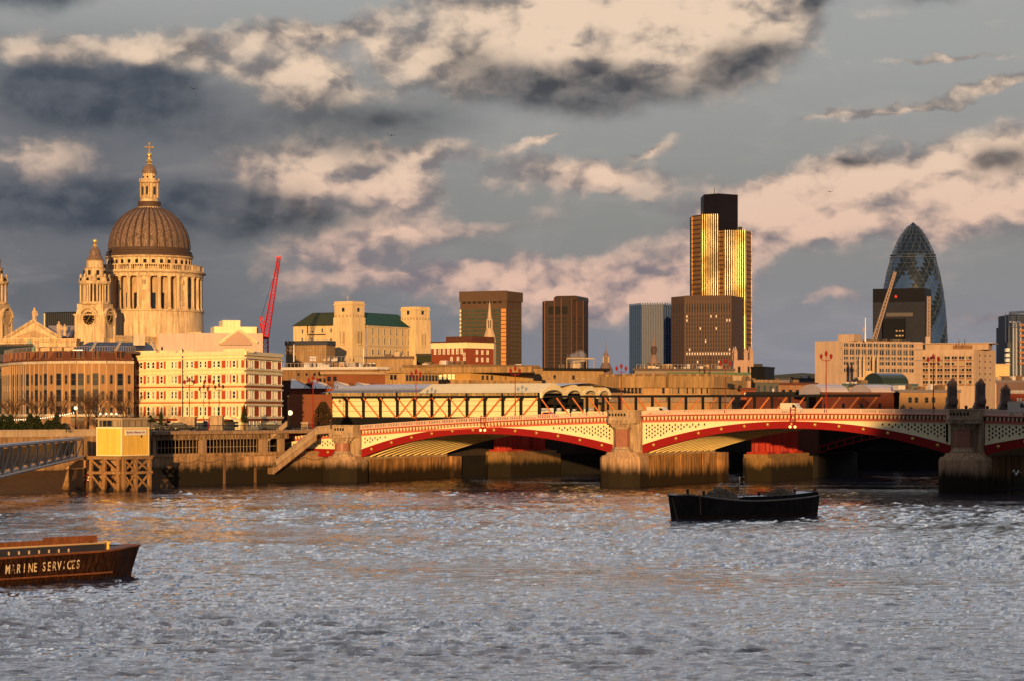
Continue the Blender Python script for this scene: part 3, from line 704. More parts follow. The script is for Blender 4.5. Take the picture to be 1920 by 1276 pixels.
b = MB(); b.poly([gp(0, 1, .3), gp(1, 1, .3), gp(1, 1, -2.7), gp(0, 1, -2.7)]); b.poly([(x, y, z + .2) for x, y, z in (gp(0, 1, .3), gp(1, 1, .3), gp(1, 1, -2.7), gp(0, 1, -2.7))]); b.build('roof', greyst, gw)

# ------------------------------------------------------------------ railway bridge and station behind
RO = BR(0, -68, 0); RB = Frame(RO[0], RO[1], RO[0] + E1[0], RO[1] + E1[1])
def u_at(px, w):
    o = BR(0, w, 0); q = (px - 960) / F; return (q * o[1] - o[0]) / (E1[0] - q * E1[1])
rb = thing('railway_bridge', 'railway bridge with cream panelled truss side and orange diagonal braces behind the road bridge', 'bridge', (RO[0], RO[1], 0))
ztT = 16.25; ztB = 11.2
uA, uB_, uC = RB.u(619), RB.u(1011), RB.u(1650)
panel = mat('pale_yellow_panel', (.78, .70, .42), rough=.5, var=.06)
npan = 12; pw = (uB_ - uA) / npan
b = MB(RB); b.box(uA, uB_, -.3, -.5, ztB, ztT)
for z in (13.3, 14.5, 15.6): b.box(uA, uB_, -.3, -.24, z - .06, z + .06, 1)
b.build('side_panel', [panel, mat('panel_seam', (.35, .24, .12), var=0)], rb)
b = MB(RB); b.box(uA - .5, uC, .35, -.35, ztT - .05, ztT + .45); b.build('top_chord', black, rb)
b = MB(RB); b.box(uA - .5, uC, .35, -.35, ztB - .9, ztB + .8); b.build('bottom_chord', black, rb)
for k in range(npan + 1):
    b = MB(RB); u = uA + k * pw; b.box(u - .24, u + .24, .3, -.3, ztB, ztT); b.hexa([(u - .24, .3, ztT - .8), (u + .24, .3, ztT - .8), (u + .24, -.3, ztT - .8), (u - .24, -.3, ztT - .8), (u - .7, .32, ztT), (u + .7, .32, ztT), (u + .7, -.3, ztT), (u - .7, -.3, ztT)])
    if k % 2 == 0: b.box(u - .2, u + .2, .4, -.3, ztT + .4, ztT + 1.3)
    b.build('upright', black, rb)
    if k < npan:
        if k < 4 or 3 < k < 8: b = MB(RB); b.tube((u + .2, .35, ztT), (u + pw - .1, .35, ztB + .6), .19 if k < 4 else .14, n=4); b.build('brace', orange, rb)
        if k > 3: b = MB(RB); b.tube((u + pw - .2, .37, ztT), (u + .1, .37, ztB + .6), .19 if k > 7 else .14, n=4); b.build('brace', orange, rb)
n2 = 20; pw2 = (uC - uB_) / n2
for k in range(1, n2 + 1):
    u = uB_ + k * pw2; b = MB(RB); b.box(u - .2, u + .2, .3, -.3, ztB, ztT if k < n2 - 3 else ztT - 1.4); b.build('upright', black, rb)
    s = 1 if k < 9 else -1
    b = MB(RB); b.tube((u - pw2 * .5 - s * pw2 * .36, .35, ztT - .1), (u - pw2 * .5 + s * pw2 * .4, .35, ztB + 1.4), .17, n=4); b.build('brace', orange, rb)
b = MB(RB); b.box(uB_, uC + 1, .1, -.2, ztB, 13.25); b.box(uC - 30, uC + 24, .15, -.2, ztB, 13.7); b.build('parapet_plate', panel, rb)
b = MB(RB); b.box(uA - 40, uC + 90, -.5, -24, 10.2, 11.2); b.build('deck', black, rb)
# dirty fascia and grey station roof
b = MB(RB); b.box(uA - 1, uB_ + .5, .2, -.6, ztT + .45, ztT + 1.25); b.build('fascia', mat('sooty_fascia', (.42, .30, .14), var=.4, scale=.8, streak=.7), rb)
b = MB(RB)
prof = [(.1, ztT + 1.2), (-5, ztT + 1.8), (-5.2, ztT + 2.2), (-12, ztT + 2.9), (-22, ztT + 3.4), (-34, ztT + 2.4), (-46, ztT + 1.4)]
for (w0, za), (w1, zb_) in zip(prof, prof[1:]):
    b.poly([(uA - 2.5, w0, za), (uB_ + 1, w0, za), (uB_ + 1, w1, zb_), (uA - 2.5, w1, zb_)], 0 if w0 > -5.1 else 1)
b.build('roof', [mat('blue_grey_roof', (.20, .21, .27), var=.12), roofw], rb)
# arched canopy ends
cu = RB.u(1012); w = 1.0
for k, wd in enumerate((11.5, 8.5, 7.5, 6.5)):
    b = MB(); base = BR(cu + 68 * 0, 0, 0); CF = lambda a, ww, z, cu=cu: RB(cu + ww, a, z)
    b.fr = CF; a0, a1 = w, w - wd; am = (a0 + a1) / 2; zt, ze = 19.4 - k * .22, 16.4; hw = wd / 2 * .90
    arcp = [(am + hw * math.cos(t), ze - .2 + 1.75 * math.sin(t)) for t in [math.pi * i / 12 for i in range(13)]]
    outer = [(a0, ze - .2), (a0, ze + .9), (am + wd * .08, zt), (am - wd * .08, zt), (a1, ze + .9), (a1, ze - .2)]
    op = [outer[0], outer[1], (am + wd * .33, ze + 1.9), (am + wd * .08, zt), (am - wd * .08, zt), (am - wd * .33, ze + 1.9), outer[4], outer[5]]
    # band between the arch and the outer gable
    def ot(x):
        for (x0, za), (x1, zb_) in zip(op, op[1:]):
            if (x0 - x) * (x1 - x) <= 0 and abs(x1 - x0) > 1e-6: return za + (zb_ - za) * (x - x0) / (x1 - x0)
        return ze
    b.strip([(a0, ze - .2)] + arcp + [(a1, ze - .2)], [(a0, ot(a0 - .001))] + [(x, ot(x)) for x, z in arcp] + [(a1, ot(a1 + .001))], 1.0 + k * 0, .6)
    L = -26 if k else -30
    b.poly([(a0, .6, ze + .9), (am, .6, zt), (am, L, zt), (a0, L, ze + .9)]); b.poly([(a1, .6, ze + .9), (am, .6, zt), (am, L, zt), (a1, L, ze + .9)])
    b.build('canopy', cream_w, rb)
    b = MB(CF); b.box(a0 - .3, a0 - .6, .6, .2, 11.2, ze); b.box(a1 + .3, a1 + .6, .6, .2, 11.2, ze)
    for q in range(3): b.box(a0 - wd * (.2 + .25 * q), a0 - wd * (.32 + .25 * q), -3, -9, 13.2 + .2 * q, 13.6 + .2 * q, 1)
    b.build('canopy_post', [black, lit_w], rb)
    w -= wd
b = MB(RB); b.box(uA + 2, cu - 2, -24, -25, 11, ztT + 1); b.build('back_wall', darkvoid, rb)
# arches of the railway bridge: ladder like red ribs over dark masonry
rpiers = [u_at(1040 - 0, -66) - 3.2, u_at(1531, -66) - 3.2]; sp_ = rpiers[1] - rpiers[0]
rpiers = [rpiers[0] - sp_] + rpiers + [rpiers[1] + sp_]
for i, up in enumerate(rpiers):
    b = MB(RB)
    if i: b.box(up - 3.2, up + 3.2, 1, -22, -3, 4.6, 0); b.box(up - 2.9, up + 2.9, .4, -21, 4.6, 10.4, 1)
    b.build('pier', [mat('dark_wet_masonry', (.02, .017, .013), var=.4), brick_d], rb)
    if i + 1 < len(rpiers):
        ua, ub = up + 3.2, rpiers[i + 1] - 3.2; um = (ua + ub) / 2; hl_ = (ub - ua) / 2
        lo = lambda u: 4.9 + 4.3 * (1 - ((u - um) / hl_) ** 2)
        us = [ua + (ub - ua) * j / 30 for j in range(31)]
        b = MB(RB); b.strip([(u, lo(u)) for u in us], [(u, lo(u) + .16) for u in us], .3, 0); b.strip([(u, lo(u) + 1.15) for u in us], [(u, lo(u) + 1.3) for u in us], .3, 0)
        for u in us: b.box(u - .08, u + .08, .25, 0, lo(u), lo(u) + 1.2)
        b.build('arch_rib', redp, rb)
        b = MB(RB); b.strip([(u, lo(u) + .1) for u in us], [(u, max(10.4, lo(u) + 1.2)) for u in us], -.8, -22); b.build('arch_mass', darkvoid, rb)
# old red column clusters between the bridges
for px, lab in ((943, 'three fluted red iron columns on a stained stone footing under the middle arch'), (1427, 'three fluted red iron columns on a sunlit stone footing under the right arch')):
    u = u_at(px, -41); cl = thing('bridge_columns', lab, 'columns', BR(u, -41, 0), 'red columns left from the old bridge')
    b = MB(BR); b.prism([(u - 2.9, -61), (u - 2.9, -39), (u - 1.6, -37.6), (u + 1.6, -37.6), (u + 2.9, -39), (u + 2.9, -61)], -3, 4.4); b.box(u - 2.5, u + 2.5, -38.4, -60, 4.4, 5.1)
    b.build('footing', mat('weedy_footing', (.26, .15, .06), var=.5, scale=.35, streak=.3, stain=((.018, .014, .008), 2.2, 4.0)), cl)
    for k in range(3):
        b = MB(BR); w = -41 - 7.2 * k; b.box(u - 2.1, u + 2.1, w + 2.1, w - 2.1, 5.1, 5.5)
        N = 24; pts = [(u + (1.9 if i % 2 else 1.62) * math.cos(2 * math.pi * i / N), w + (1.9 if i % 2 else 1.62) * math.sin(2 * math.pi * i / N)) for i in range(N)]
        b.prism(pts, 5.5, 11.0); b.box(u - 2.2, u + 2.2, w + 2.2, w - 2.2, 11.0, 11.4)
        b.build('column', mat('faded_red_iron', (.36, .035, .022), rough=.55, var=.3, streak=.3), cl)

# ------------------------------------------------------------------ buildings
def chain_building(name, label, cat, chain, ytop, depth, wall, zbase=LAND, group=None, roof=None, over=0.0, rh=.6, dx=0.0):
    """chain: visible corners as (photo column, distance) left to right; ytop at the first corner"""
    pts = [(X(p, Z), Z) for p, Z in chain]; zt = ZH(ytop, chain[0][1])
    t = thing(name, label, cat, (pts[0][0], pts[0][1], zbase), group)
    yb = max(pts[-1][1], pts[0][1]) + depth       # side walls splay along the line of sight or lie behind the front
    back = [(pts[-1][0] * (yb / pts[-1][1] if pts[-1][0] < 0 else 1) - .3, yb), (pts[0][0] * (yb / pts[0][1] if pts[0][0] > 0 else 1) + .3, yb)]
    b = MB(); b.prism(pts + back, zbase, zt); b.build('wall', wall, t)
    frs = [Frame(*a, *c) for a, c in zip(pts, pts[1:])]
    if roof:
        cx = sum(p[0] for p in pts + back) / (len(pts) + 2); cy = sum(p[1] for p in pts + back) / (len(pts) + 2)
        q = [(x + over * (1 if x > cx else -1), y + over * (1 if y > cy else -1)) for x, y in pts + back]
        b = MB(); b.prism(q, zt + .02, zt + rh); b.build('roof', roof, t)
    return t, frs, zt
def bands(t, fr, name, m, spans, w=.15, u0=0, u1=None, back=-.05):
    for za, zb in spans:
        b = MB(fr); b.box(u0, fr.L if u1 is None else u1, w, back, za, zb); b.build(name, m, t)
def zr(fr, px): return lambda y: fr.z(px, y)

# --- red brick and cream hotel
hot, (h1, h2, h3), hz = chain_building('hotel', 'red brick and cream stucco hotel block with bay windows beside the bridge approach', 'building', [(250, 465), (343, 456), (458, 446), (528, 469)], 664, 25, cream_w, LAND)
Z2 = zr(h2, 458)
brickp = mat('hotel_brick', (.40, .075, .03), var=.2, scale=1)
rowsz = [(Z2(688), Z2(674)), (Z2(717), Z2(701)), (Z2(747), Z2(731)), (Z2(779.5), Z2(761))]
def fromzoom(lst): return [(a / 3.556, b_ / 3.556, k) for a, b_, k in lst]
face1 = fromzoom([(908, 930, 'b'), (932, 955, 'w'), (957, 978, 'b'), (980, 1003, 'w'), (1012, 1036, 'w'), (1042, 1066, 'b'), (1068, 1090, 'w'), (1092, 1110, 'b'), (1142, 1160, 'w'), (1166, 1184, 'w'), (1188, 1214, 'b')])
face2 = fromzoom([(1240, 1260, 'w'), (1272, 1292, 'w'), (1295, 1326, 'b'), (1330, 1350, 'w'), (1362, 1382, 'w'), (1384, 1415, 'b'), (1420, 1440, 'w'), (1448, 1472, 'w'), (1477, 1509, 'b'), (1512, 1528, 'w'), (1532, 1546, 'b'), (1549, 1575, 'w'), (1577, 1592, 'b'), (1594, 1606, 'w'), (1608, 1630, 'b')])
face3 = fromzoom([(1634, 1652, 'b'), (1660, 1672, 'w'), (1678, 1690, 'w'), (1692, 1726, 'b'), (1732, 1744, 'w'), (1752, 1764, 'w'), (1768, 1808, 'b'), (1814, 1826, 'w'), (1832, 1843, 'w'), (1847, 1874, 'b')])
wl = []
for fr, fc in ((h1, face1), (h2, face2), (h3, face3)):
    b = MB(fr)
    for za, zb in rowsz:
        for a, c, k in fc:
            ua, ub = max(fr.u(a), .05), min(fr.u(c), fr.L - .05)
            if ub - ua < .1: continue
            if k == 'b': b.box(ua, ub, .06, -.05, za, zb)
            else: wl.append((fr, (ua + ub) / 2, za + .05, (round((ub - ua) * 5) / 5) or .3, round(zb - za, 1) - .05, 'hotel-b' if random.random() < .35 else 'hotel'))
    b.build('brick_panel', brickp, hot)
    bands(hot, fr, 'cornice', cream_w, [(hz - .5, hz + .25), (hz - 1.2, hz - .95)], .45)
    for (za, zb), (zc, zd) in zip(rowsz[1:], rowsz): bands(hot, fr, 'cornice', cream_w, [(zc - .45, zc - .1), (zb + .12, zb + .4)], .38)
    bands(hot, fr, 'brick_band', brickp, [(rowsz[2][1] + .62, rowsz[1][0] - .6), (rowsz[3][1] + .62, rowsz[2][0] - .6)], .10)
    bands(hot, fr, 'cornice', cream_w, [(rowsz[3][0] - .5, rowsz[3][0] - .1)], .5); bands(hot, fr, 'brick_band', brickp, [(rowsz[3][0] - .95, rowsz[3][0] - .55)], .12)
    b = MB(fr); u = 1.0
    for a, c, k in fc:            # thin moulded piers either side of the brick panels
        if k == 'b':
            for px in (a, c):
                uu = fr.u(px)
                if .2 < uu < fr.L - .2:
                    for za, zb in rowsz: b.box(uu - .09, uu + .09, .14, 0, za - .1, zb + .12)
    b.build('pilaster', cream_w, hot)
    for k in range(int(fr.L / 4.2)):
        wl.append((fr, 2.2 + k * 4.2, LAND + .4, 1.6, 1.5, 'hotel'))
wl.sort(key=lambda q: -q[2]); windows(hot, wl)
for px, ww in ((273, 8), (342, 2.4), (438, 6), (300, 3)):
    fr = h1 if px < 343 else h2; u = fr.u(px); b = MB(fr); b.box(max(.1, u - ww / 2), min(fr.L - .1, u + ww / 2), -.2, -3, hz, hz + .75); b.build('parapet_block', cream_w, hot)
b = MB(h2); b.tube((.25, .35, LAND), (.25, .35, hz + 1.0), .12, n=5); b.build('drainpipe', black, hot)
b = MB(h2); ua, ub = h2.u(419), h2.u(453)
b.strip([(ua + (ub - ua) * i / 8, LAND + 1.6 + .55 * math.sin(math.pi * i / 8) ** .5) for i in range(9)], [(ua + (ub - ua) * i / 8, LAND + 2.0 + .6 * math.sin(math.pi * i / 8) ** .5) for i in range(9)], 2.0, 0); b.build('awning', cream, hot)

# --- curved office block with brown mansard
off, offf, oz = chain_building('curved_office_building', 'curved stone office block with tall windows and a dark brown mansard roof', 'building', [(4, 486), (20, 474), (48, 464), (90, 458), (145, 455), (200, 455), (250, 458)], 681.5, 25, mat('buff_stone', (.34, .19, .095), var=.15, streak=.15), LAND)
of = offf[-2]
wl = []; b2 = MB()
rows_ = [(oz - 5.0, 2.5, oz - 2.3), (oz - 8.3, 2.4, 0), (oz - 11.6, 2.4, 0)]
for fi, fr in enumerate(offf):
    n = max(1, round(fr.L / 1.66)); 
    b = MB(fr)
    for i in range(n + 1):
        u = fr.L * i / n; b.box(max(0, u - .11), min(fr.L, u + .11), .12, -.05, LAND + 3, oz - .5)
    b.build('pilaster', mat('ochre_stone', (.52, .33, .18), var=.15), off)
    us = lins(0, fr.L, n)
    for zi, (za, hh, _) in enumerate(rows_):
        for i, u in enumerate(us):
            big = (i + fi) % 2 == 0
            wl.append((fr, u, za + (.0 if big else .3), 1.25 if big else .62, 2.5 if big else 1.9, 'thin'))
    b = MB(fr)
    for zi, (za, hh, _) in enumerate(rows_):
        for i, u in enumerate(us):
            if (i + fi) % 2 == 0: b.box(u - .62, u + .62, .12, -.02, za - .85, za - .05)
    b.build('spandrel_panel', mat('grey_spandrel', (.22, .17, .12), var=.1), off)
    bands(off, fr, 'cornice', stone, [(oz - .55, oz), (LAND + 2.6, LAND + 3.1)], .45)
    b = MB(fr); zm = ZH(658, 455)
    b.hexa([(0, .1, oz), (fr.L, .1, oz), (fr.L, -4, oz), (0, -4, oz), (0, -1.4, zm), (fr.L, -1.4, zm), (fr.L, -5, zm), (0, -5, zm)])
    rf = b.build('mansard', mat('brown_mansard', (.15, .055, .035), var=.25, scale=.8, streak=.4), off)
    for i, u in enumerate(us):
        if (i + fi) % 2 == 0:
            for du in (-.45, .45):
                b = MB(fr); b.box(u + du - .26, u + du + .26, -.05, -2, oz + .4, oz + 2.1, 0); b.poly([(u + du - .2, -.03, oz + .55), (u + du + .2, -.03, oz + .55), (u + du + .2, -.03, oz + 1.95), (u + du - .2, -.03, oz + 1.95)], 1); b.build('dormer', [mat('dormer_frame', (.25, .11, .06), var=.1), glass_d], rf)
wl.sort(key=lambda q: -q[2]); windows(off, wl)
b = MB(); p0 = [f_.o for f_ in offf] + [offf[-1].xy(offf[-1].L)]; b.prism([(x + .5, y + 1.5) for x, y in p0] + [(p0[-1][0], 500), (p0[0][0], 500)], zm - .3, zm + .15); b.build('roof', lead, off)
b = MB()
for i in range(70):
    t = i / 69 * (len(p0) - 1.001); k = int(t); f_ = t - k; x = p0[k][0] * (1 - f_) + p0[k + 1][0] * f_; y = p0[k][1] * (1 - f_) + p0[k + 1][1] * f_ + 2.2
    b.tube((x, y, zm), (x, y, zm + 1.15), .04, n=4)
    if i: b.tube((px_, py_, zm + 1.1), (x, y, zm + 1.1), .04, n=4)
    px_, py_ = x, y
b.build('roof_railing', greyst, off)
for px in (141.5, 151):
    b = MB(); x = X(px, 460); b.box(x - .45, x + .45, 459.5, 460, ZH(663, 460), ZH(655, 460)); b.build('roof_light', mat('roof_floodlight', (1, .8, .4), var=0, em=2.2, emcol=(1, .78, .42)), off)

# --- simple table driven blocks
def simple(name, label, cat, chain, ytop, depth, wall, wins=(), zbase=LAND, roof=None, over=.3, rh=.5, bandl=(), group=None, extra=()):
    t, frs, zt = chain_building(name, label, cat, chain, ytop, depth, wall, zbase, group, roof, over, rh)
    wl = []
    for fi, xs, ys, wpx, hpx, st, *r in wins:       # xs, ys in photo pixels (bottom of the window)
        fr = frs[fi]; pr = r[0] if r else None; alt = r[1] if len(r) > 1 else 'none-w'
        xr = chain[fi][0] if len(r) < 3 else r[2]
        for y in ys:
            zb = fr.z(xr, y); h = hpx * fr.depth(xr) / F
            for x in xs:
                wd = wpx * fr.depth(x) / F
                wl.append((fr, fr.u(x), zb, round(wd * 4) / 4 or .25, round(h * 4) / 4 or .25, alt if (pr and random.random() < pr) else st))
    if wl: windows(t, wl)
    for fi, xa, xb, ya, yb, m, w, nm in bandl:
        fr = frs[fi]; b = MB(fr); b.box(fr.u(xa), fr.u(xb), w, -.05, ZH(yb, fr.depth(chain[fi][0])), ZH(ya, fr.depth(chain[fi][0]))); b.build(nm, m, t)
    return t, frs, zt
def rng_(a, b, n): return [a + (b - a) * i / (n - 1) for i in range(n)] if n > 1 else [a]
pinkst = mat('pinkish_render', (.55, .42, .36), var=.12, streak=.1)

# left edge dark glass block, glazed roofs, white block behind the hotel
simple('dark_glass_block', 'dark glass office block cut off by the left edge below the cathedral', 'building', [(-40, 530), (60, 525)], 649, 20, mat('dark_curtain_wall', (.02, .03, .035), rough=.2, var=.3, spec=.6), [(0, rng_(2, 56, 8), (676, 692, 708), 4, 12, 'thin-m')], roof=lead)
t, frs, z_ = simple('glass_roofed_block', 'low block with navy blue glazed roof slopes and pale stone ribs below the cathedral dome', 'building', [(130, 540), (300, 545)], 657, 25, concrete_l)
b = MB(frs[0]); navy = mat('navy_roof_glass', (.03, .04, .085), rough=.35, var=.2)
b.hexa([(0, .3, z_), (frs[0].L, .3, z_), (frs[0].L, -8, z_), (0, -8, z_), (5, -4, z_ + 2.3), (frs[0].L - 3, -4, z_ + 2.3), (frs[0].L - 3, -8, z_ + 2.3), (5, -8, z_ + 2.3)]); b.build('roof', navy, t)
for ua, ub in ((frs[0].u(216), frs[0].u(228)), (frs[0].u(292), frs[0].u(286)), (frs[0].u(170), frs[0].u(182))):
    b = MB(frs[0]); b.tube((ua, .4, z_), (ub, -4, z_ + 2.4), .35, n=4); b.build('roof_rib', stone, t)
b = MB(frs[0]); u = frs[0].u(262); b.box(u - 1.4, u + 1.4, -2, -4, z_ + 1.5, z_ + 4); b.build('plant_box', stone, t)
t, frs, z_ = simple('white_stepped_block', 'pale pinkish white stepped block with a gabled front to the left of the red crane', 'building', [(297, 590), (403, 585), (493, 588)], 626, 25, pinkst, [(0, (304 + 0,), (660,), 4, 10, 'none')], roof=None)
b = MB(frs[1]); b.box(frs[1].u(404), frs[1].u(484), -3, -12, z_, z_ + 1.8); b.box(frs[1].u(420), frs[1].u(453), -3, -12, z_ + 1.8, z_ + 3.5); b.build('upper_storey', cream_w, t)
b = MB(frs[1]); b.slab([(frs[1].u(411), ZH(646, 585)), (frs[1].u(470), ZH(646, 585)), (frs[1].u(470), ZH(643, 585)), (frs[1].u(447), ZH(619, 585)), (frs[1].u(411), ZH(643, 585))], 1.0, 0); b.build('gable', mat('gable_render', (.45, .30, .24), var=.1), t)
b = MB(frs[1]); b.tube((frs[1].u(411), 1.1, ZH(643, 585)), (frs[1].u(447), 1.1, ZH(619, 585)), .35, n=4); b.tube((frs[1].u(447), 1.1, ZH(619, 585)), (frs[1].u(482), 1.1, ZH(641, 585)), .35, n=4); b.build('gable_coping', cream_w, t)
for k in range(6): b = MB(frs[1]); u = frs[1].u(462 + k * 5.2); b.lathe(u, -6, [(.35, z_ - .1), (.35, z_ + 1.4), (.2, z_ + 1.7)], 8); b.build('vent_pipe', concrete_l, t)

# --- telecom block with green roofs and two stone towers
fa = thing('stone_telephone_exchange', 'buff stone block with green copper roofs between two square stone towers', 'building', (X(680, 700), 715, LAND))
fst = mat('exchange_stone', (.62, .46, .27), var=.16, scale=.25, streak=.18)
eave = ZH(610, 702)
A0, A1, A2 = (X(687, 703), 703), (X(784, 728), 728), (X(550, 712), 712)
b = MB(); b.prism([A0, A1, (A1[0] + 2, 755), (A0[0] + 2, 745)], LAND, eave); b.build('wall', fst, fa)
b = MB(); b.prism([A2, (X(628, 706), 706), (X(640, 706), 745), (A2[0], 745)], LAND, eave); b.build('wall', fst, fa)
FM = Frame(*A0, *A1); FW = Frame(*A2, X(628, 706), 706)
for fr, m, l0, r0 in ((FM, mat('dark_green_copper', (.018, .075, .055), var=.2, streak=.3), 0, 1.5), (FW, mat('olive_green_roof', (.05, .062, .03), var=.25, streak=.3), 3.2, 0)):
    zt_ = ZH(583, 702); b = MB(fr)
    b.hexa([(-.4, .5, eave), (fr.L + .4, .5, eave), (fr.L + .4, -16, eave), (-.4, -16, eave), (l0, -7, zt_), (fr.L - r0, -7, zt_), (fr.L - r0, -9, zt_), (l0, -9, zt_)]); b.build('roof', m, fa)
wl = []
for k in range(8):
    px = 698.5 + 11.05 * k
    wl += [(FM, FM.u(px), FM.z(698, 628), .75, 2.2, 'stone'), (FM, FM.u(px), FM.z(698, 644), .75, 1.9, 'stone'), (FM, FM.u(px), FM.z(698, 664), 1.0, 1.7, 'stone')]
for px, y, h_ in ((567.5, 626, 1.4), (586, 625, .8), (604.5, 625, 1.4), (621, 625, 1.4), (567, 641, 1.3), (585, 641, 1.3), (621, 643, 1.4)): wl.append((FW, FW.u(px), FW.z(567, y), .75, h_, 'stone'))
bands(fa, FM, 'string_course', stone, [(FM.z(698, 648), FM.z(698, 646))], .25); bands(fa, FM, 'cornice', stone, [(eave - .4, eave)], .35)
for (pa, pc, pd, yt, ys, Zc) in ((623, 661, 687, 564.5, 598, 698), (748, 779, 809, 575, 603, 722)):
    a, c, d_ = (X(pa, Zc + 4), Zc + 4), (X(pc, Zc), Zc), (X(pd, Zc + 5), Zc + 5); bk = (a[0] + d_[0] - c[0], a[1] + d_[1] - c[1] + 6)
    q = [a, c, d_, bk]; cx, cy = sum(p[0] for p in q) / 4, sum(p[1] for p in q) / 4; q2 = [(cx + (x - cx) * .94, cy + (y - cy) * .94) for x, y in q]; q3 = [(cx + (x - cx) * .88, cy + (y - cy) * .88) for x, y in q]
    z1_, z2_ = ZH(ys, Zc), ZH(yt, Zc)
    b = MB(); b.prism(q, LAND, z1_, top=q2); b.prism(q2, z1_, z1_ + .5); b.prism(q3, z1_ + .5, z2_ - 1.2); b.prism(q2, z2_ - 1.2, z2_ - .8); b.prism(q3, z2_ - .8, z2_); b.build('tower', fst, fa)
    fl, fr2 = Frame(*a, *c), Frame(*c, *d_)
    fl2, fr3 = Frame(*q3[0], *q3[1]), Frame(*q3[1], *q3[2])
    for fr in (fl, fr2):
        b = MB(fr); u = fr.L / 2; z = z1_ - 7.5; b.box(u - .75, u + .75, .25, -.2, z, z + 3.6, 1); b.box(u - 1, u + 1, .3, 0, z - .4, z, 0); b.box(u - .2, u + .2, .3, .2, z, z + 3.6, 0); b.build('tall_window', [fst, glass_b], fa)
    for fr in (fl2, fr3): b = MB(fr); u = fr.L / 2; b.box(u - .5, u + .5, .05, -.1, z1_ + 2.3, z1_ + 3.5, 0); b.build('tower_window', glass_d, fa)
    for fr in (fl2, fr3):
        b = MB(fr)
        for k in range(5): b.box(fr.L * (k + .3) / 5, fr.L * (k + .7) / 5, .12, 0, z1_ + .5, z1_ + 1.3)
        b.build('tower_frieze', stone_d, fa)
windows(fa, wl)
b = MB(); x = X(652, 702); b.tube((x, 702, ZH(566, 702)), (x, 702, ZH(555, 702)), .12, n=5); b.tube((x - .8, 702, ZH(559, 702)), (x + .8, 702, ZH(559, 702)), .1, n=4); b.build('mast', greyst, fa)
b = MB(FW); b.tube((FW.u(577), .2, FW.z(577, 610)), (FW.u(577), .2, FW.z(577, 626)), .15, n=4); b.tube((FW.u(577), .2, FW.z(577, 628)), (FW.u(611), .2, FW.z(577, 628)), .15, n=4); b.build('pipe', black, fa)
t, frs, z_ = simple('low_plant_building', 'low dark roofed stone annex in front of the stone block left tower', 'building', [(536, 670), (612, 665), (628, 670)], 647, 18, mat('annex_stone', (.30, .19, .10), var=.3, streak=.3), [(0, rng_(545, 600, 4), (658,), 6, 3, 'none-b')], roof=roofd, rh=1.3)

# --- red brick civic block, tower blocks
t, frs, z_ = simple('brick_institute', 'dark red brick block with cream frieze right of the green roofed stone block', 'building', [(809, 640), (874, 632), (925, 640)], 644, 25, brick,
  [(0, rng_(816, 866, 7), (664,), 4.2, 13, 'hotel-b'), (0, rng_(847, 871, 3), (677,), 5.5, 8, 'hotel-b'), (1, (894, 904, 914), (663, 677), 5.5, 8.5, 'hotel-b')])
for fr in frs: bands(t, fr, 'frieze', cream_w, [(z_ - 1.4, z_ + .2)], .25); bands(t, fr, 'roof_edge', brick_d, [(z_ + .2, z_ + .55)], .5)
b = MB(frs[0]); b.box(2, frs[0].L - 1, -4, -14, z_ + .2, z_ + 1.9); b.build('roof', brick_d, t)
b = MB(frs[0]); u = frs[0].u(871); b.box(u - .4, u + .4, .3, 0, z_ - 3.6, z_ - 2.6); b.build('crest', stone, t)

brown = mat('cloud_shaded_brown', (.10, .062, .045), var=.15, scale=.05)  # darkened base colour stands for cloud shadow over the far towers
t, fr_, z_ = chain_building('slab_tower_block', 'broad brown slab tower with rows of windows behind the thin stone steeple', 'building', [(863, 1392), (950, 1380), (978, 1400)], 548, 30, brown, LAND)
fl = fr_[0]; zc = zr(fl, 863)
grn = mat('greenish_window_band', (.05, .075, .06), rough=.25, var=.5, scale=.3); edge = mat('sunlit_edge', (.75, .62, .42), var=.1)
for fr, u0_, u1_ in ((fl, fl.u(866), fl.L - .2), (fr_[1], 1.5 + fr_[1].u(957), fr_[1].L - 1)):
    for k in range(15):
        za = ZH(586 + 7.55 * k, 1390); b = MB(fr); b.box(u0_, u1_, .02, -.1, za, za + 1.55, 0); n = int((u1_ - u0_) / 1.9)
        for i in range(n + 1): u = u0_ + (u1_ - u0_) * i / n; b.box(u - .16, u + .16, .3, 0, za, za + 1.55, 1)
        b.build('window_band', [grn, brown], t)
b = MB(fl); b.box(-.5, fl.L + .3, .7, -.1, ZH(566, 1390), z_ + .3); b.build('roof_band', brown, t)
b = MB(fr_[1]); b.box(-.2, fr_[1].L + .5, .7, -.1, ZH(566, 1390), z_); b.build('roof_band', brown, t)
b = MB(fl)
for k in range(8): b.box(fl.u(867 + 9.6 * k), fl.u(873.5 + 9.6 * k), .1, -.1, ZH(570, 1390), ZH(566.6, 1390))
b.build('top_openings', darkvoid, t)
b = MB(fl)
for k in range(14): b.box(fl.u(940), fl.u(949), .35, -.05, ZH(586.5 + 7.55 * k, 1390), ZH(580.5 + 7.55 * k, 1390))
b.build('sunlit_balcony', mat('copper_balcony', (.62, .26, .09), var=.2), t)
for k in range(12): b = MB(fl); b.box(-.25, .7, .25, -.1, ZH(586 + 7.55 * k, 1390), ZH(581 + 7.55 * k, 1390)); b.build('edge_highlight', edge, t)  # pale strips paint the sunlight along the left edge of the tower

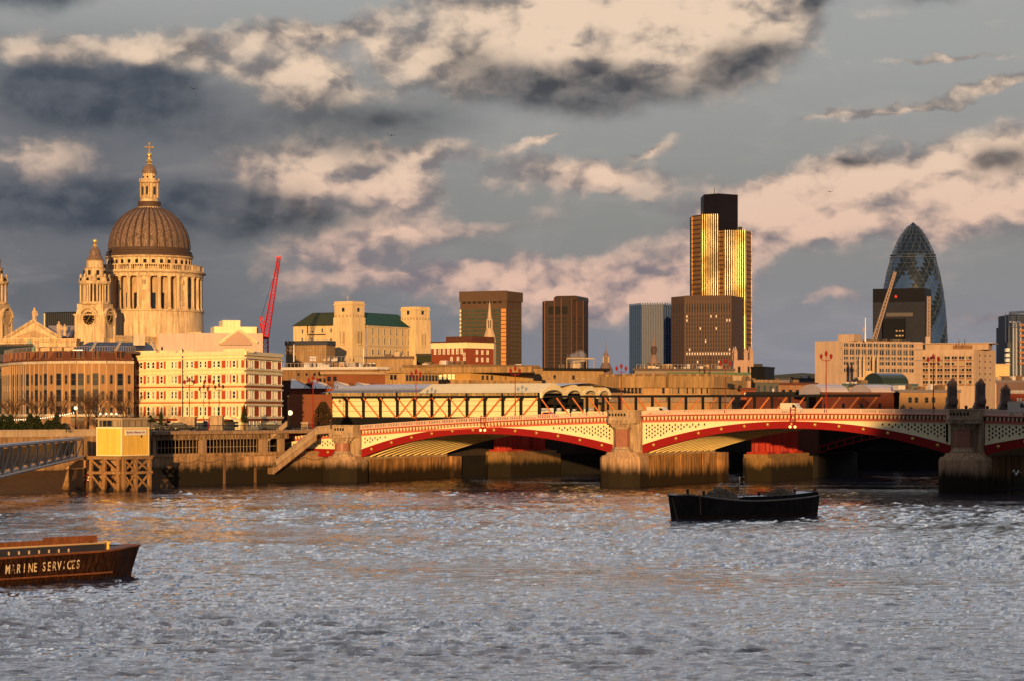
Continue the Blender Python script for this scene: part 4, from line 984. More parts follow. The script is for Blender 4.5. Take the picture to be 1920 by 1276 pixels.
dkb = mat('cloud_shaded_bronze', (.042, .026, .024), rough=.5, var=.25, scale=.04)  # cloud shadow is painted into this cladding as a darker tone
t, fr_, z_ = chain_building('dark_bronze_tower', 'dark bronze tower with chamfered corners and three black louvre openings near the top', 'building', [(1017, 1312), (1024, 1302), (1068, 1298), (1094, 1301), (1103, 1312)], 566, 30, dkb, LAND)
f0 = fr_[1]
b = MB(f0); b.slab([(f0.u(1037), z_), (f0.u(1083), z_), (f0.u(1082), ZH(556, 1300)), (f0.u(1079), ZH(555, 1300)), (f0.u(1043), ZH(555, 1300)), (f0.u(1038), ZH(558, 1300))], -.6, -26); b.build('penthouse', dkb, t)
for a, c in ((1028.5, 1038.5), (1041, 1051.5), (1054, 1064)): b = MB(f0); b.box(f0.u(a), f0.u(c), .05, -.1, ZH(590, 1300), ZH(575, 1300)); b.build('louvre_opening', black, t)
b = MB(fr_[3]); b.box(.5, 2.6, .05, -.1, ZH(590, 1300), ZH(575, 1300)); b.build('louvre_opening', black, t)
for px in (1022, 1039.6, 1052.6, 1071, 1081, 1093):
    fr = fr_[0] if px < 1024 else fr_[1] if px < 1068 else fr_[2]; b = MB(fr); u = fr.u(px); b.box(u - .25, u + .25, .55, -.1, LAND, z_ + (0 if not 1037 < px < 1083 else 1.5)); b.build('fin', mat('bronze_fin', (.15, .075, .055), rough=.4, metal=.3, var=.2), t)
wl = []
for k in range(13):
    za = ZH(600 + 7.4 * k, 1300); b = MB(f0); b.box(f0.u(1028), f0.u(1063), .04, -.1, za, za + 1.3); b.build('window_band', mat('bronze_glass', (.03, .026, .026), rough=.25, var=.4, scale=.3), t)
    b = MB(fr_[2]); b.box(.4, fr_[2].L - .4, .04, -.1, za, za + 1.3); b.build('window_band', MC['bronze_glass'], t)

# blue finned tower
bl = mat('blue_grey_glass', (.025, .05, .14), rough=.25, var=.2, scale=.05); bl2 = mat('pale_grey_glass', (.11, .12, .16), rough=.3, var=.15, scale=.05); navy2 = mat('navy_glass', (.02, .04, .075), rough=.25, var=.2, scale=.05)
t, fr_, z_ = chain_building('blue_finned_tower', 'blue grey tower with close vertical fins left of the broad brown office tower', 'building', [(1180.5, 1625), (1203, 1605), (1244, 1600), (1262, 1625)], 574, 40, bl, LAND)
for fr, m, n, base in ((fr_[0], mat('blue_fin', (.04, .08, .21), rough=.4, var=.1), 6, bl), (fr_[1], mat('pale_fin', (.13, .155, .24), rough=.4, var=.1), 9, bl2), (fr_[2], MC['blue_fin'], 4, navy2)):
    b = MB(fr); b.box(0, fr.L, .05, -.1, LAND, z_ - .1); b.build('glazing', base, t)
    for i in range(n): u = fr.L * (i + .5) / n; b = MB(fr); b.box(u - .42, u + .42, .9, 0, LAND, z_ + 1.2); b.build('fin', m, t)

# broad brown office tower
bwn = mat('cloud_shaded_mauve', (.085, .056, .05), var=.12, scale=.05)  # stone colour lowered to carry the cloud shadow
t, fr_, z_ = chain_building('broad_brown_tower', 'broad brown office tower with one lit window row below the golden tower', 'building', [(1258.5, 1465), (1283, 1450), (1371, 1445), (1395, 1470)], 557.5, 40, bwn, LAND)
wl = []; litrow = 14
for fi, xs in ((1, rng_(1288, 1368, 17)), (0, rng_(1263, 1279, 4)), (2, rng_(1375, 1390, 4))):
    fr = fr_[fi]
    for r in range(15):
        for x in xs:
            if r == 0 and fi: pass
            h = 3.2 if r < 2 else 1.6
            st = 'none'
            if fi == 1 and (r == 11 or random.random() < (.13 if r in (2, 3) else .02)): st = 'none-w'
            wl.append((fr, fr.u(x), ZH(579 + 7.6 * r + (0 if r < 2 else 2), 1450), .7, h, st))
wl.sort(key=lambda q: (q[5] != 'none-w', -q[2])); windows(t, wl)
b = MB(fr_[1])
for i in range(18): u = fr_[1].u(1285.5 + 5 * i); b.box(u - .25, u + .25, .5, -.1, LAND, z_)
b.build('pier_strip', mat('mauve_pier', (.12, .08, .068), var=.12), t)
b = MB(fr_[1]); b.box(0, fr_[1].L, .6, -.1, z_ - 2.2, z_ + .2); b.build('parapet', bwn, t)

# --- golden tower: three leaves round a dark core
gt = thing('golden_tower', 'tallest tower, black core with two leaves of gold glowing vertical steel stripes', 'skyscraper', (X(1352, 1760), 1770, LAND))
steel = bpy.data.materials.new('sunstruck_steel'); steel.use_nodes = True; tt = NT(steel.node_tree); pb = tt.n['Principled BSDF']
pb.inputs['Metallic'].default_value = 1; g_ = tt.new('ShaderNodeNewGeometry').outputs['Position']
tt.l.new(tt.mix(tt.ramp(tt.noise(g_, .045, 4, .6), .42, .66), (.82, .66, .34, 1), (.34, .24, .12, 1)), pb.inputs['Base Color'])
pb.inputs['Roughness'].default_value = .52
gg = mat('tower_dark_glass', (.030, .024, .010), rough=.6, spec=.1, metal=0, var=.5, scale=.08)
sideg = mat('tower_side_metal', (.50, .24, .07), rough=.45, metal=.8, var=.7, scale=.10, band=((.16, .07, .03), 3.6, .3))
b = MB(); cz = ZH(365.5, 1760)
co = [(X(p, Z), Z) for p, Z in ((1319.5, 1766), (1346, 1757), (1383.5, 1768))]
b.prism(co + [(co[2][0], 1795), (co[0][0], 1795)], LAND, cz); b.build('core', mat('black_core_cladding', (.008, .007, .014), rough=.5, var=.3, scale=.05), gt)
b = MB(); b.prism([(x * 1.0, y - .4) for x, y in co] + [(co[2][0], 1796), (co[0][0], 1796)], cz, cz + .8); b.tube((co[1][0] - 1, 1775, cz), (co[1][0] - 1, 1775, cz + 7), .2, n=4); b.build('core_crown', black, gt)
leaf1 = [(X(p, Z), Z) for p, Z in ((1297.5, 1764), (1315.5, 1752), (1347.5, 1750))]
leaf2 = [(X(p, Z), Z) for p, Z in ((1347.8, 1745), (1358, 1742), (1398, 1741), (1409, 1754))]
for lf, yt in ((leaf1, 402), (leaf2, 434)):
    zt_ = ZH(yt, 1750)
    b = MB(); b.prism(lf + [(lf[-1][0], 1785), (lf[0][0], 1785)], LAND, zt_); b.build('leaf', gg, gt)
for lf, fi, n, yt in ((leaf1, 1, 8, 402), (leaf2, 1, 10, 434)):
    fr = Frame(*lf[fi], *lf[fi + 1]); zt_ = ZH(yt, 1750)
    for i in range(n):
        u = fr.L * (i + .5) / n; b = MB(fr); b.box(u - .19, u + .19, .5, -.1, LAND, zt_ + .3); b.build('stripe', steel, gt)
for lf, fi, yt in ((leaf1, 0, 402), (leaf2, 2, 434), (leaf2, 0, 434)):
    fr = Frame(*lf[fi], *lf[fi + 1]); b = MB(fr); b.box(.1, fr.L - .1, .12, -.1, LAND, ZH(yt, 1750)); b.build('side_face', sideg, gt)
    b = MB(fr)
    for u in (.15, fr.L - .15): b.box(u - .25, u + .25, .4, -.1, LAND, ZH(yt, 1750) + .2)
    b.build('corner_stripe', steel, gt)
b = MB(); x = X(1388, 1755); b.box(x - 1.5, x + 1.2, 1752, 1756, ZH(434, 1750), ZH(425, 1750)); x = X(1316, 1755); b.box(x - .5, x + .8, 1756, 1759, ZH(402, 1750), ZH(394, 1750)); b.build('roof_machine', black, gt)

# --- gherkin shaped glass tower
gk = thing('egg_shaped_glass_tower', 'blue glass tower shaped like a pointed egg with spiral diamond glazing', 'skyscraper', (X(1712, 1900), 1900, LAND))
GX, GY = X(1712, 1900), 1900.0; s_ = F / 1900
prof = [(417, .6), (419, 4.5), (425, 10.5), (431, 15.5), (438, 20.5), (445, 25), (453, 29.5), (461, 33), (470, 37), (480, 40.6), (492, 44), (505, 47.2), (520, 50.8), (535, 53.7), (550, 56.2), (570, 58.8), (590, 60.8), (610, 62.2), (635, 63.4), (660, 63.6), (700, 61), (760, 56)]
def gr(z):
    y = YH - (z - H) * s_
    for (a, ra), (c, rc) in zip(prof, prof[1:]):
        if a <= y <= c: return (ra + (rc - ra) * (y - a) / (c - a)) / s_
    return .3 if y < 417 else 56 / s_
zt_, zb_ = ZH(417, 1900), LAND; NR, NA = 46, 36
zs = [zb_ + (zt_ - .3 - zb_) * j / NR for j in range(NR + 1)]; zs[-1] = zt_
gA = mat('skylit_blue_glass', (.03, .07, .20), rough=.35, var=.35, scale=.08, spec=.12); gB = mat('dark_blue_glass', (.010, .018, .032), rough=.3, var=.3, spec=.3); gC = mat('lens_dark_glass', (.008, .018, .045), rough=.3, var=.3, spec=.3)  # pale glass pushed bluer to stand for skylight under cloud shadow
gD = mat('diamond_frame', (.09, .12, .20), rough=.6, metal=0, var=.1)
b = MB(); V = [[b.P((GX + gr(z) * math.cos(2 * math.pi * (i + .5 * (j % 2)) / NA), GY + gr(z) * math.sin(2 * math.pi * (i + .5 * (j % 2)) / NA), z)) for i in range(NA)] for j, z in enumerate(zs)]
jd = max(j for j, z in enumerate(zs) if z < ZH(478, 1900))
def gm(j, i, up):
    if j >= jd: return 2
    o_ = j % 2
    c = (i + .5, i + 1.0)[up] if o_ == 0 else (i + .5, i + 1.0)[up]     # angular index of the triangle's middle
    p1, p2 = (c - .5 * (j + .5) + 1.3) % 6, (c + .5 * (j + .5) + .3) % 6
    if j > jd - 7: return 0 if (p1 > 2.2 and p2 > 2.2 and (jd - j) > .5 + 0 * p1 and min(p1 - 2.2, p2 - 2.2) > (j - (jd - 7)) * .18) else 1
    return 1 if p1 < 2.2 else 0
for j in range(NR):
    o_ = j % 2
    for i in range(NA):
        k = (i + 1) % NA
        if o_ == 0: b.face([V[j][i], V[j][k], V[j + 1][i]], gm(j, i, 0)); b.face([V[j + 1][i], V[j][k], V[j + 1][k]], gm(j, i, 1))
        else: b.face([V[j][i], V[j + 1][k], V[j + 1][i]], gm(j, i, 0)); b.face([V[j][i], V[j][k], V[j + 1][k]], gm(j, i, 1))
gk_body = b.build('glass_skin', [gA, gB, gC], gk)
b = MB()
for st_ in (1, -1):
    for i0 in range(0, 36, 2):
        prev = None
        for j in range(0, NR):
            z = zs[j]; a = 2 * math.pi * (i0 + st_ * .5 * j) / NA; r = gr(z) + .15
            p = (GX + r * math.cos(a), GY + r * math.sin(a), z)
            if prev and p[1] < GY + 6: b.tube(prev, p, .13, n=3)
            prev = p
b.build('diagonal_frame', gD, gk)
b = MB()
for j in range(0, NR, 1):
    z = zs[j]; r = gr(z) + .1; b.lathe(GX, GY, [(r, z), (r + .25, z + .15), (r, z + .3)], 48, a0=180, a1=360)
b.build('floor_rings', gD, gk)
b = MB(); z = ZH(481, 1900); r = gr(z); b.lathe(GX, GY, [(r + .2, z - 1.6), (r + 1.2, z - 1.5), (r + 1.2, z - 1.1), (r + .2, z - 1.0)], 40); b.lathe(GX, GY, [(r + .1, z + .7), (r + 1.0, z + .8), (r + 1.0, z + 1.1), (r + .1, z + 1.2)], 40); b.build('maintenance_ring', gD, gk)

# --- black glass block in front of it
bk = mat('black_curtain_wall', (.007, .008, .014), rough=.4, var=.3, scale=.05, spec=.04)
t, fr_, z_ = chain_building('black_glass_block', 'black glass office block in front of the egg shaped tower', 'building', [(1636.5, 1510), (1735, 1500), (1746, 1520)], 542, 40, bk, LAND)
b = MB(fr_[0]); b.box(.2, fr_[0].L - .2, .25, -.1, LAND, ZH(567, 1505)); b.build('glazing', mat('smoky_glass', (.018, .022, .04), rough=.4, var=.4, scale=.04, spec=.06), t)
for k in range(9): b = MB(fr_[0]); za = ZH(576 + 7.5 * k, 1505); b.box(.2, fr_[0].L - .2, .35, .2, za, za + .35); b.build('floor_line', black, t)
b = MB(fr_[0]); b.box(fr_[0].u(1658), fr_[0].u(1698), 6, .3, LAND, ZH(598, 1500)); b.build('front_wing', bk, t)
wf = Frame(*fr_[0].xy(fr_[0].u(1658), 6), *fr_[0].xy(fr_[0].u(1698), 6))
windows(t, [(wf, u, ZH(y, 1497), 1.2, 1.0, 'none-b') for u in (9, 11, 13) for y in (622, 631)])
b = MB(fr_[0]); b.box(fr_[0].u(1662), fr_[0].u(1712), 1.5, .3, ZH(594, 1505), ZH(587, 1505)); b.build('plant_level', mat('grey_plant_cladding', (.10, .09, .10), var=.2), t)
b = MB(fr_[0]); u = fr_[0].u(1680); b.lathe(u, 1.2, [(.1, ZH(559.5, 1505)), (.9, ZH(558, 1505)), (.9, ZH(556, 1505)), (.1, ZH(553.5, 1505))], 8); b.build('red_sign', mat('red_sign_face', (.6, .05, .03), var=0, em=.25), t)

# --- pale office pair at the right
pw_ = mat('pink_white_concrete', (.40, .29, .225), var=.12, scale=.1, streak=.12)
t, frs, z_ = simple('pale_office_block', 'long pale pink office block with a blank left end and four window rows', 'building', [(1528, 806), (1577, 800), (1730, 815)], 639.5, 25, pw_)
fr = frs[1]; wl = []
for y, h in ((649, 1.25), (664, 1.9), (672, .9), (683, 1.25), (696, 1.25)):
    for k in range(12):
        for d_ in (-2.3, 2.3): wl.append((fr, fr.u(1585.5 + 11.15 * k + d_), ZH(y, 800), .8, h, 'thin-m' if random.random() < .6 else 'thin'))
windows(t, wl)
for y0, y1 in ((641, 642.5), (650, 652), (684, 687), (697, 699)): bands(t, fr, 'string_course', pw_, [(ZH(y1, 800), ZH(y0, 800))], .35)
b = MB(fr)
for k in range(13): u = fr.u(1580 + 11.15 * k); b.box(u - .28, u + .28, .4, -.02, ZH(698, 800), ZH(641, 800))
b.build('facade_fin', pw_, t)
bands(t, fr, 'spandrel', mat('lilac_spandrel', (.20, .18, .22), var=.1), [(ZH(674, 800), ZH(672.3, 800)), (ZH(653.5, 800), ZH(650.5, 800))], .1)
b = MB(frs[0]); b.box(frs[0].u(1564), frs[0].u(1576) + 4, -3, -9, z_, z_ + 2.2); b.build('roof_hut', pw_, t)
b = MB(fr)
for k in range(18): u = fr.u(1590 + 7 * k + random.uniform(-2, 2)); b.box(u, u + random.uniform(.4, 1.8), -2, -4, z_, z_ + random.uniform(.3, .9))
b.build('roof_plant', mat('roof_clutter', (.12, .09, .08), var=.3), t)
t, frs, z_ = simple('pale_office_wing', 'pale pink office wing with square end windows and a setback top storey', 'building', [(1728, 826), (1826, 820), (1866.5, 832)], 655, 25, pw_)
fr = frs[0]; wl = []
for r in range(5):
    for k in range(7):
        for d_ in (-2.6, 2.6): wl.append((fr, fr.u(1735 + 13.6 * k + d_), ZH(672.5 + 11.4 * r, 822), .85, 1.1, 'thin-b' if random.random() < .15 else 'thin'))
for r in range(5):
    for x in (1837, 1847, 1856.5): wl.append((frs[1], frs[1].u(x), ZH(667 + 11.4 * r, 822), .7, .7, 'none'))
windows(t, wl)
b = MB(fr)
for k in range(8): u = fr.u(1728.6 + 13.6 * k); b.box(u - .3, u + .3, .4, -.02, ZH(722, 822), ZH(661, 822))
b.build('facade_fin', pw_, t)
bands(t, fr, 'spandrel', mat('brown_spandrel', (.20, .10, .07), var=.1), [(ZH(676.3 + 11.4 * r, 822), ZH(673.5 + 11.4 * r, 822)) for r in range(5)], .08)
b = MB(fr); b.box(1, frs[0].L + 5, -2.5, -15, z_, ZH(643.5, 822)); b.build('top_storey', pw_, t)
b = MB(fr); b.box(fr.u(1785), fr.u(1822), -2.4, -2.6, ZH(653.5, 822), ZH(646, 822)); b.build('top_glazing', mat('louvred_top', (.20, .11, .07), var=.3), t)
b = MB(fr); b.box(0, frs[0].L + 7, -1.2, -16, ZH(643.5, 822), ZH(642, 822)); b.build('top_roof', pw_, t)
simple('small_cream_block', 'small sunlit cream block between the pale office wing and the pipework tower', 'building', [(1866, 860), (1893, 862)], 683.5, 15, mat('sunlit_cream', (.60, .42, .22), var=.1), roof=concrete_l, over=.2)

# --- tower of pipes at the right edge
ly = thing('pipework_tower', 'dark blue tower wrapped in steel pipes cut off by the right edge', 'building', (X(1905, 1500), 1505, LAND))
b = MB(); b.box(X(1889, 1505), X(1960, 1505), 1505, 1540, LAND, ZH(612, 1505)); b.box(X(1893, 1505), X(1960, 1505), 1508, 1540, ZH(612, 1505), ZH(590, 1505)); b.build('body', mat('navy_steel', (.03, .04, .07), rough=.4, var=.4, scale=.1), ly)
for px, m_ in ((1901.5, MC['mullion'] if 'mullion' in MC else mat('bright_pipe', (.42, .44, .50), rough=.35, metal=.5, var=.1)), (1907, mat('bright_pipe', (.42, .44, .50), rough=.35, metal=.5, var=.1)), (1915, MC['bright_pipe'])):
    b = MB(); x = X(px, 1500); b.tube((x, 1502, LAND), (x, 1502, ZH(607, 1500)), .75, n=8); b.tube((x, 1502, ZH(607, 1500)), (x - 2.5, 1502, ZH(603, 1500)), .75, n=8); b.build('pipe', m_, ly)
for y in (652, 662, 671, 680, 689): b = MB(); x = X(1890.5, 1500); b.box(x - 1.3, x + .9, 1500, 1505, ZH(y + 6, 1500), ZH(y, 1500)); b.build('lit_window', lit_w, ly)
for k in range(8): b = MB(); b.box(X(1911, 1500), X(1925, 1500), 1500, 1504, ZH(612 + 10 * k, 1500), ZH(608 + 10 * k, 1500)); b.build('pod', mat('copper_pod', (.32, .14, .09), var=.2), ly)
b = MB()
for k in range(7): z = ZH(590 + 4 * k, 1500); b.tube((X(1892, 1500), 1500, z), (X(1925, 1500), 1500, z), .2, n=4)
for px in (1885.5, 1892, 1898, 1910): b.tube((X(px, 1500), 1500, ZH(640, 1500)), (X(px, 1500), 1500, ZH(588, 1500)), .3, n=4)
b.tube((X(1893, 1500), 1500, ZH(587, 1500)), (X(1925, 1500), 1500, ZH(585, 1500)), 1.0, n=6); b.build('scaffold', mat('blue_steel', (.06, .09, .18), rough=.4, var=.2), ly)
simple('dark_ribbed_block', 'dark ribbed office block showing between the cathedral pediment and clock tower', 'building', [(83, 1210), (146, 1200)], 588, 30, mat('ribbed_navy', (.025, .03, .045), var=.1),
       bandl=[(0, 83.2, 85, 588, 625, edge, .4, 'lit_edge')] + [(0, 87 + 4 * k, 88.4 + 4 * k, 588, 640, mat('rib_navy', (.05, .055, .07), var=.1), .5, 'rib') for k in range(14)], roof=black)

# ------------------------------------------------------------------ cathedral
CZ = 1050.0; CX = X(280, CZ); cz = lambda y: ZH(y, CZ); pr_ = lambda n: n / 4.0
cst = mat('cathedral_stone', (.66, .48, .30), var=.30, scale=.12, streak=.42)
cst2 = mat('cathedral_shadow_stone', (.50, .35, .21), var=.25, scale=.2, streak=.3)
cat_ = thing('cathedral', 'domed stone cathedral with colonnaded drum, lantern and two clock towers', 'cathedral', (CX, CZ, LAND))
b = MB(); b.lathe(CX, CY := CZ, [(25.4, cz(660)), (25.3, cz(612)), (25.0, cz(588)), (25.6, cz(587)), (25.6, cz(584)), (25.0, cz(583.5))], 96); b.build('drum_base', cst, cat_, smooth=True)
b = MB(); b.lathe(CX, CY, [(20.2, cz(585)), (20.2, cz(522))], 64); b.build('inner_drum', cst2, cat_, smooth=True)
NCOL = 32; PH = R(-90 + 5.6 - 8)
for k in range(NCOL):
    a = PH + 2 * math.pi * k / NCOL
    if math.sin(a) > .35: continue
    cx_, cy_ = CX + 24.0 * math.cos(a), CY + 24.0 * math.sin(a)
    b = MB(); b.lathe(cx_, cy_, [(1.15, cz(584)), (1.15, cz(581)), (.85, cz(580)), (.72, cz(527)), (1.05, cz(525)), (1.05, cz(522.5))], 10); b.build('drum_column', cst, cat_)
    if k % 4 == 0:    # solid niche bay between this column and the next
        a1 = a + 2 * math.pi / NCOL; b = MB(); am = (a + a1) / 2
        fr = Frame(CX + 23.8 * math.cos(a), CY + 23.8 * math.sin(a), CX + 23.8 * math.cos(a1), CY + 23.8 * math.sin(a1))
        b.fr = fr; L = fr.L; b.box(-.2, L * .2, .5, -2.5, cz(584), cz(522.5)); b.box(L * .8, L + .2, .5, -2.5, cz(584), cz(522.5)); b.box(L * .2, L * .8, .1, -2.5, cz(584), cz(522.5), 0)
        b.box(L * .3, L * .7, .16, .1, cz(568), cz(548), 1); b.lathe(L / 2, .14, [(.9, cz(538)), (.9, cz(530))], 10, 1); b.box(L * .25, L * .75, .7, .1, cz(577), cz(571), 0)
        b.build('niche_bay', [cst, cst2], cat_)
    elif k % 4 in (1, 2, 3):
        am = a + math.pi / NCOL; r = 20.22; b = MB(); fr = Frame(CX + r * math.cos(am - .05), CY + r * math.sin(am - .05), CX + r * math.cos(am + .05), CY + r * math.sin(am + .05))
        b.fr = fr; b.box(0, fr.L, .12, -.2, cz(583), cz(553)); b.build('drum_window', glass_d, cat_)
b = MB(); b.lathe(CX, CY, [(20, cz(523)), (25.1, cz(523)), (25.1, cz(519)), (25.4, cz(517)), (26.4, cz(515)), (26.5, cz(513.5)), (25.4, cz(513)), (25.4, cz(511.5)), (19, cz(511.4))], 96); b.build('entablature', cst, cat_, smooth=False)
b = MB(); b.lathe(CX, CY, [(24.7, cz(512)), (25.2, cz(512)), (25.2, cz(510.6)), (24.7, cz(510.6))], 96); b.lathe(CX, CY, [(24.7, cz(502)), (25.3, cz(502)), (25.3, cz(500.4)), (24.7, cz(500.4))], 96)
for k in range(150):
    a = 2 * math.pi * k / 150
    if math.sin(a) < .5:
        x, y = CX + 24.95 * math.cos(a), CY + 24.95 * math.sin(a); rr = .62 if k % 6 == 0 else .2; b.lathe(x, y, [(rr, cz(511)), (rr, cz(501.5))], 4, ph=a + R(45))
b.build('gallery_balustrade', cst, cat_)
b = MB(); b.lathe(CX, CY, [(19.3, cz(512)), (19.3, cz(488)), (19.6, cz(487)), (20.6, cz(485)), (20.7, cz(483.5)), (19.8, cz(483))], 96); b.build('attic_drum', cst, cat_, smooth=True)
for k in range(32):
    a = PH + 2 * math.pi * (k + .5) / 32
    if math.sin(a) > .3: continue
    fr = Frame(CX + 19.3 * math.cos(a - .038), CY + 19.3 * math.sin(a - .038), CX + 19.3 * math.cos(a + .038), CY + 19.3 * math.sin(a + .038))
    b = MB(fr); b.box(0, fr.L, .1, -.2, cz(498), cz(491)); b.build('attic_window', darkvoid, cat_)
    a -= math.pi / 32; b = MB(); x, y = CX + 19.35 * math.cos(a), CY + 19.35 * math.sin(a); b.lathe(x, y, [(.28, cz(511)), (.28, cz(488))], 4); b.build('attic_pilaster', cst, cat_)
leadm = mat('dome_lead', (.25, .17, .135), rough=.55, var=.35, scale=.35, streak=.75)
leadd = mat('dark_dome_lead', (.08, .05, .04), rough=.6, var=.3, scale=.3)
b = MB(); b.lathe(CX, CY, [(20.3, cz(483)), (20.3, cz(479)), (19.7, cz(478)), (19.9, cz(474)), (19.0, cz(473)), (19.0, cz(468)), (18.7, cz(467.5))], 96); b.build('dome_base', leadd, cat_, smooth=False)
dpf = [(max(5.6, 18.7 * math.sqrt(max(0, 1 - (h / 20.2) ** 2))), cz(468) + h) for h in [19.4 * (i / 22) for i in range(23)]]
b = MB(); b.lathe(CX, CY, dpf, 128); dome = b.build('dome', leadm, cat_, smooth=True)
for k in range(32):
    a = PH + 2 * math.pi * k / 32
    if math.sin(a) > .4: continue
    b = MB()
    for (r0, za), (r1, zb) in zip(dpf[:-1:2], dpf[2::2]):
        b.tube((CX + (r0 + .05) * math.cos(a), CY + (r0 + .05) * math.sin(a), za), (CX + (r1 + .05) * math.cos(a), CY + (r1 + .05) * math.sin(a), zb), 1.0 * .5 * (.35 + .65 * r0 / 18.7), 1.0 * .5 * (.35 + .65 * r1 / 18.7), 5)
    b.build('dome_rib', mat('rib_lead', (.075, .045, .036), rough=.6, var=.3), dome)
b = MB(); b.lathe(CX, CY, [(5.7, cz(396)), (6.3, cz(393.5)), (6.1, cz(391)), (5.6, cz(389))], 24); b.build('lantern_base', cst, cat_)
b = MB(); b.lathe(CX, CY, [(5.3, cz(389)), (5.4, cz(379)), (5.0, cz(378.8))], 24); b.build('lantern_gallery', leadd, cat_)
b = MB(); b.lathe(CX, CY, [(4.5, cz(385)), (4.2, cz(374)), (3.5, cz(372)), (3.5, cz(345)), (4.7, cz(343)), (4.9, cz(340)), (4.7, cz(339)), (3.2, cz(338)), (3.1, cz(327)), (3.4, cz(326))], 16, ph=R(11.25))
lan = b.build('lantern', cst, cat_)
for k in range(16):
    a = 2 * math.pi * k / 16 + R(5)
    if math.sin(a) > .4: continue
    if k % 4 != 2: b = MB(); b.lathe(CX + 4.1 * math.cos(a), CY + 4.1 * math.sin(a), [(.3, cz(372)), (.27, cz(344))], 6); b.build('lantern_column', cst, lan)
for a in (R(-97), R(-40), R(-140)):
    x, y = CX + 3.5 * math.cos(a), CY + 3.5 * math.sin(a); b = MB(); b.lathe(x, y, [(.55, cz(366)), (.55, cz(351))], 6); b.build('lantern_window', black, lan)
    x, y = CX + 3.05 * math.cos(a), CY + 3.05 * math.sin(a); b = MB(); b.ball((x, y, cz(333)), .5, 6); b.build('lantern_window', black, lan)
for k in range(8): a = 2 * math.pi * k / 8; b = MB(); b.lathe(CX + 4.4 * math.cos(a), CY + 4.4 * math.sin(a), [(.3, cz(339)), (.45, cz(337.5)), (.15, cz(335))], 6); b.build('urn', cst, lan)
b = MB(); b.lathe(CX, CY, [(3.5, cz(326)), (3.4, cz(322)), (3.0, cz(316)), (2.2, cz(311)), (1.2, cz(308.5))], 16); b.build('lantern_cupola', leadm, cat_, smooth=True)
b = MB(); b.lathe(CX, CY, [(1.3, cz(309)), (1.0, cz(306)), (1.5, cz(303)), (.8, cz(299)), (.9, cz(297)), (.45, cz(294))], 10); b.ball((CX, CY, cz(291)), 1.15, 10)
b.tube((CX, CY, cz(288)), (CX, CY, cz(269)), .38, n=6); b.tube((CX - 1.6, CY, cz(276.5)), (CX + 1.6, CY, cz(276.5)), .36, n=6)
for p in ((CX - 1.6, CY, cz(276.5)), (CX + 1.6, CY, cz(276.5)), (CX, CY, cz(269.5))): b.ball(p, .55, 6)
b.build('ball_and_cross', mat('gilded_metal', (.85, .55, .18), rough=.35, metal=.8, var=.1), cat_, smooth=True)
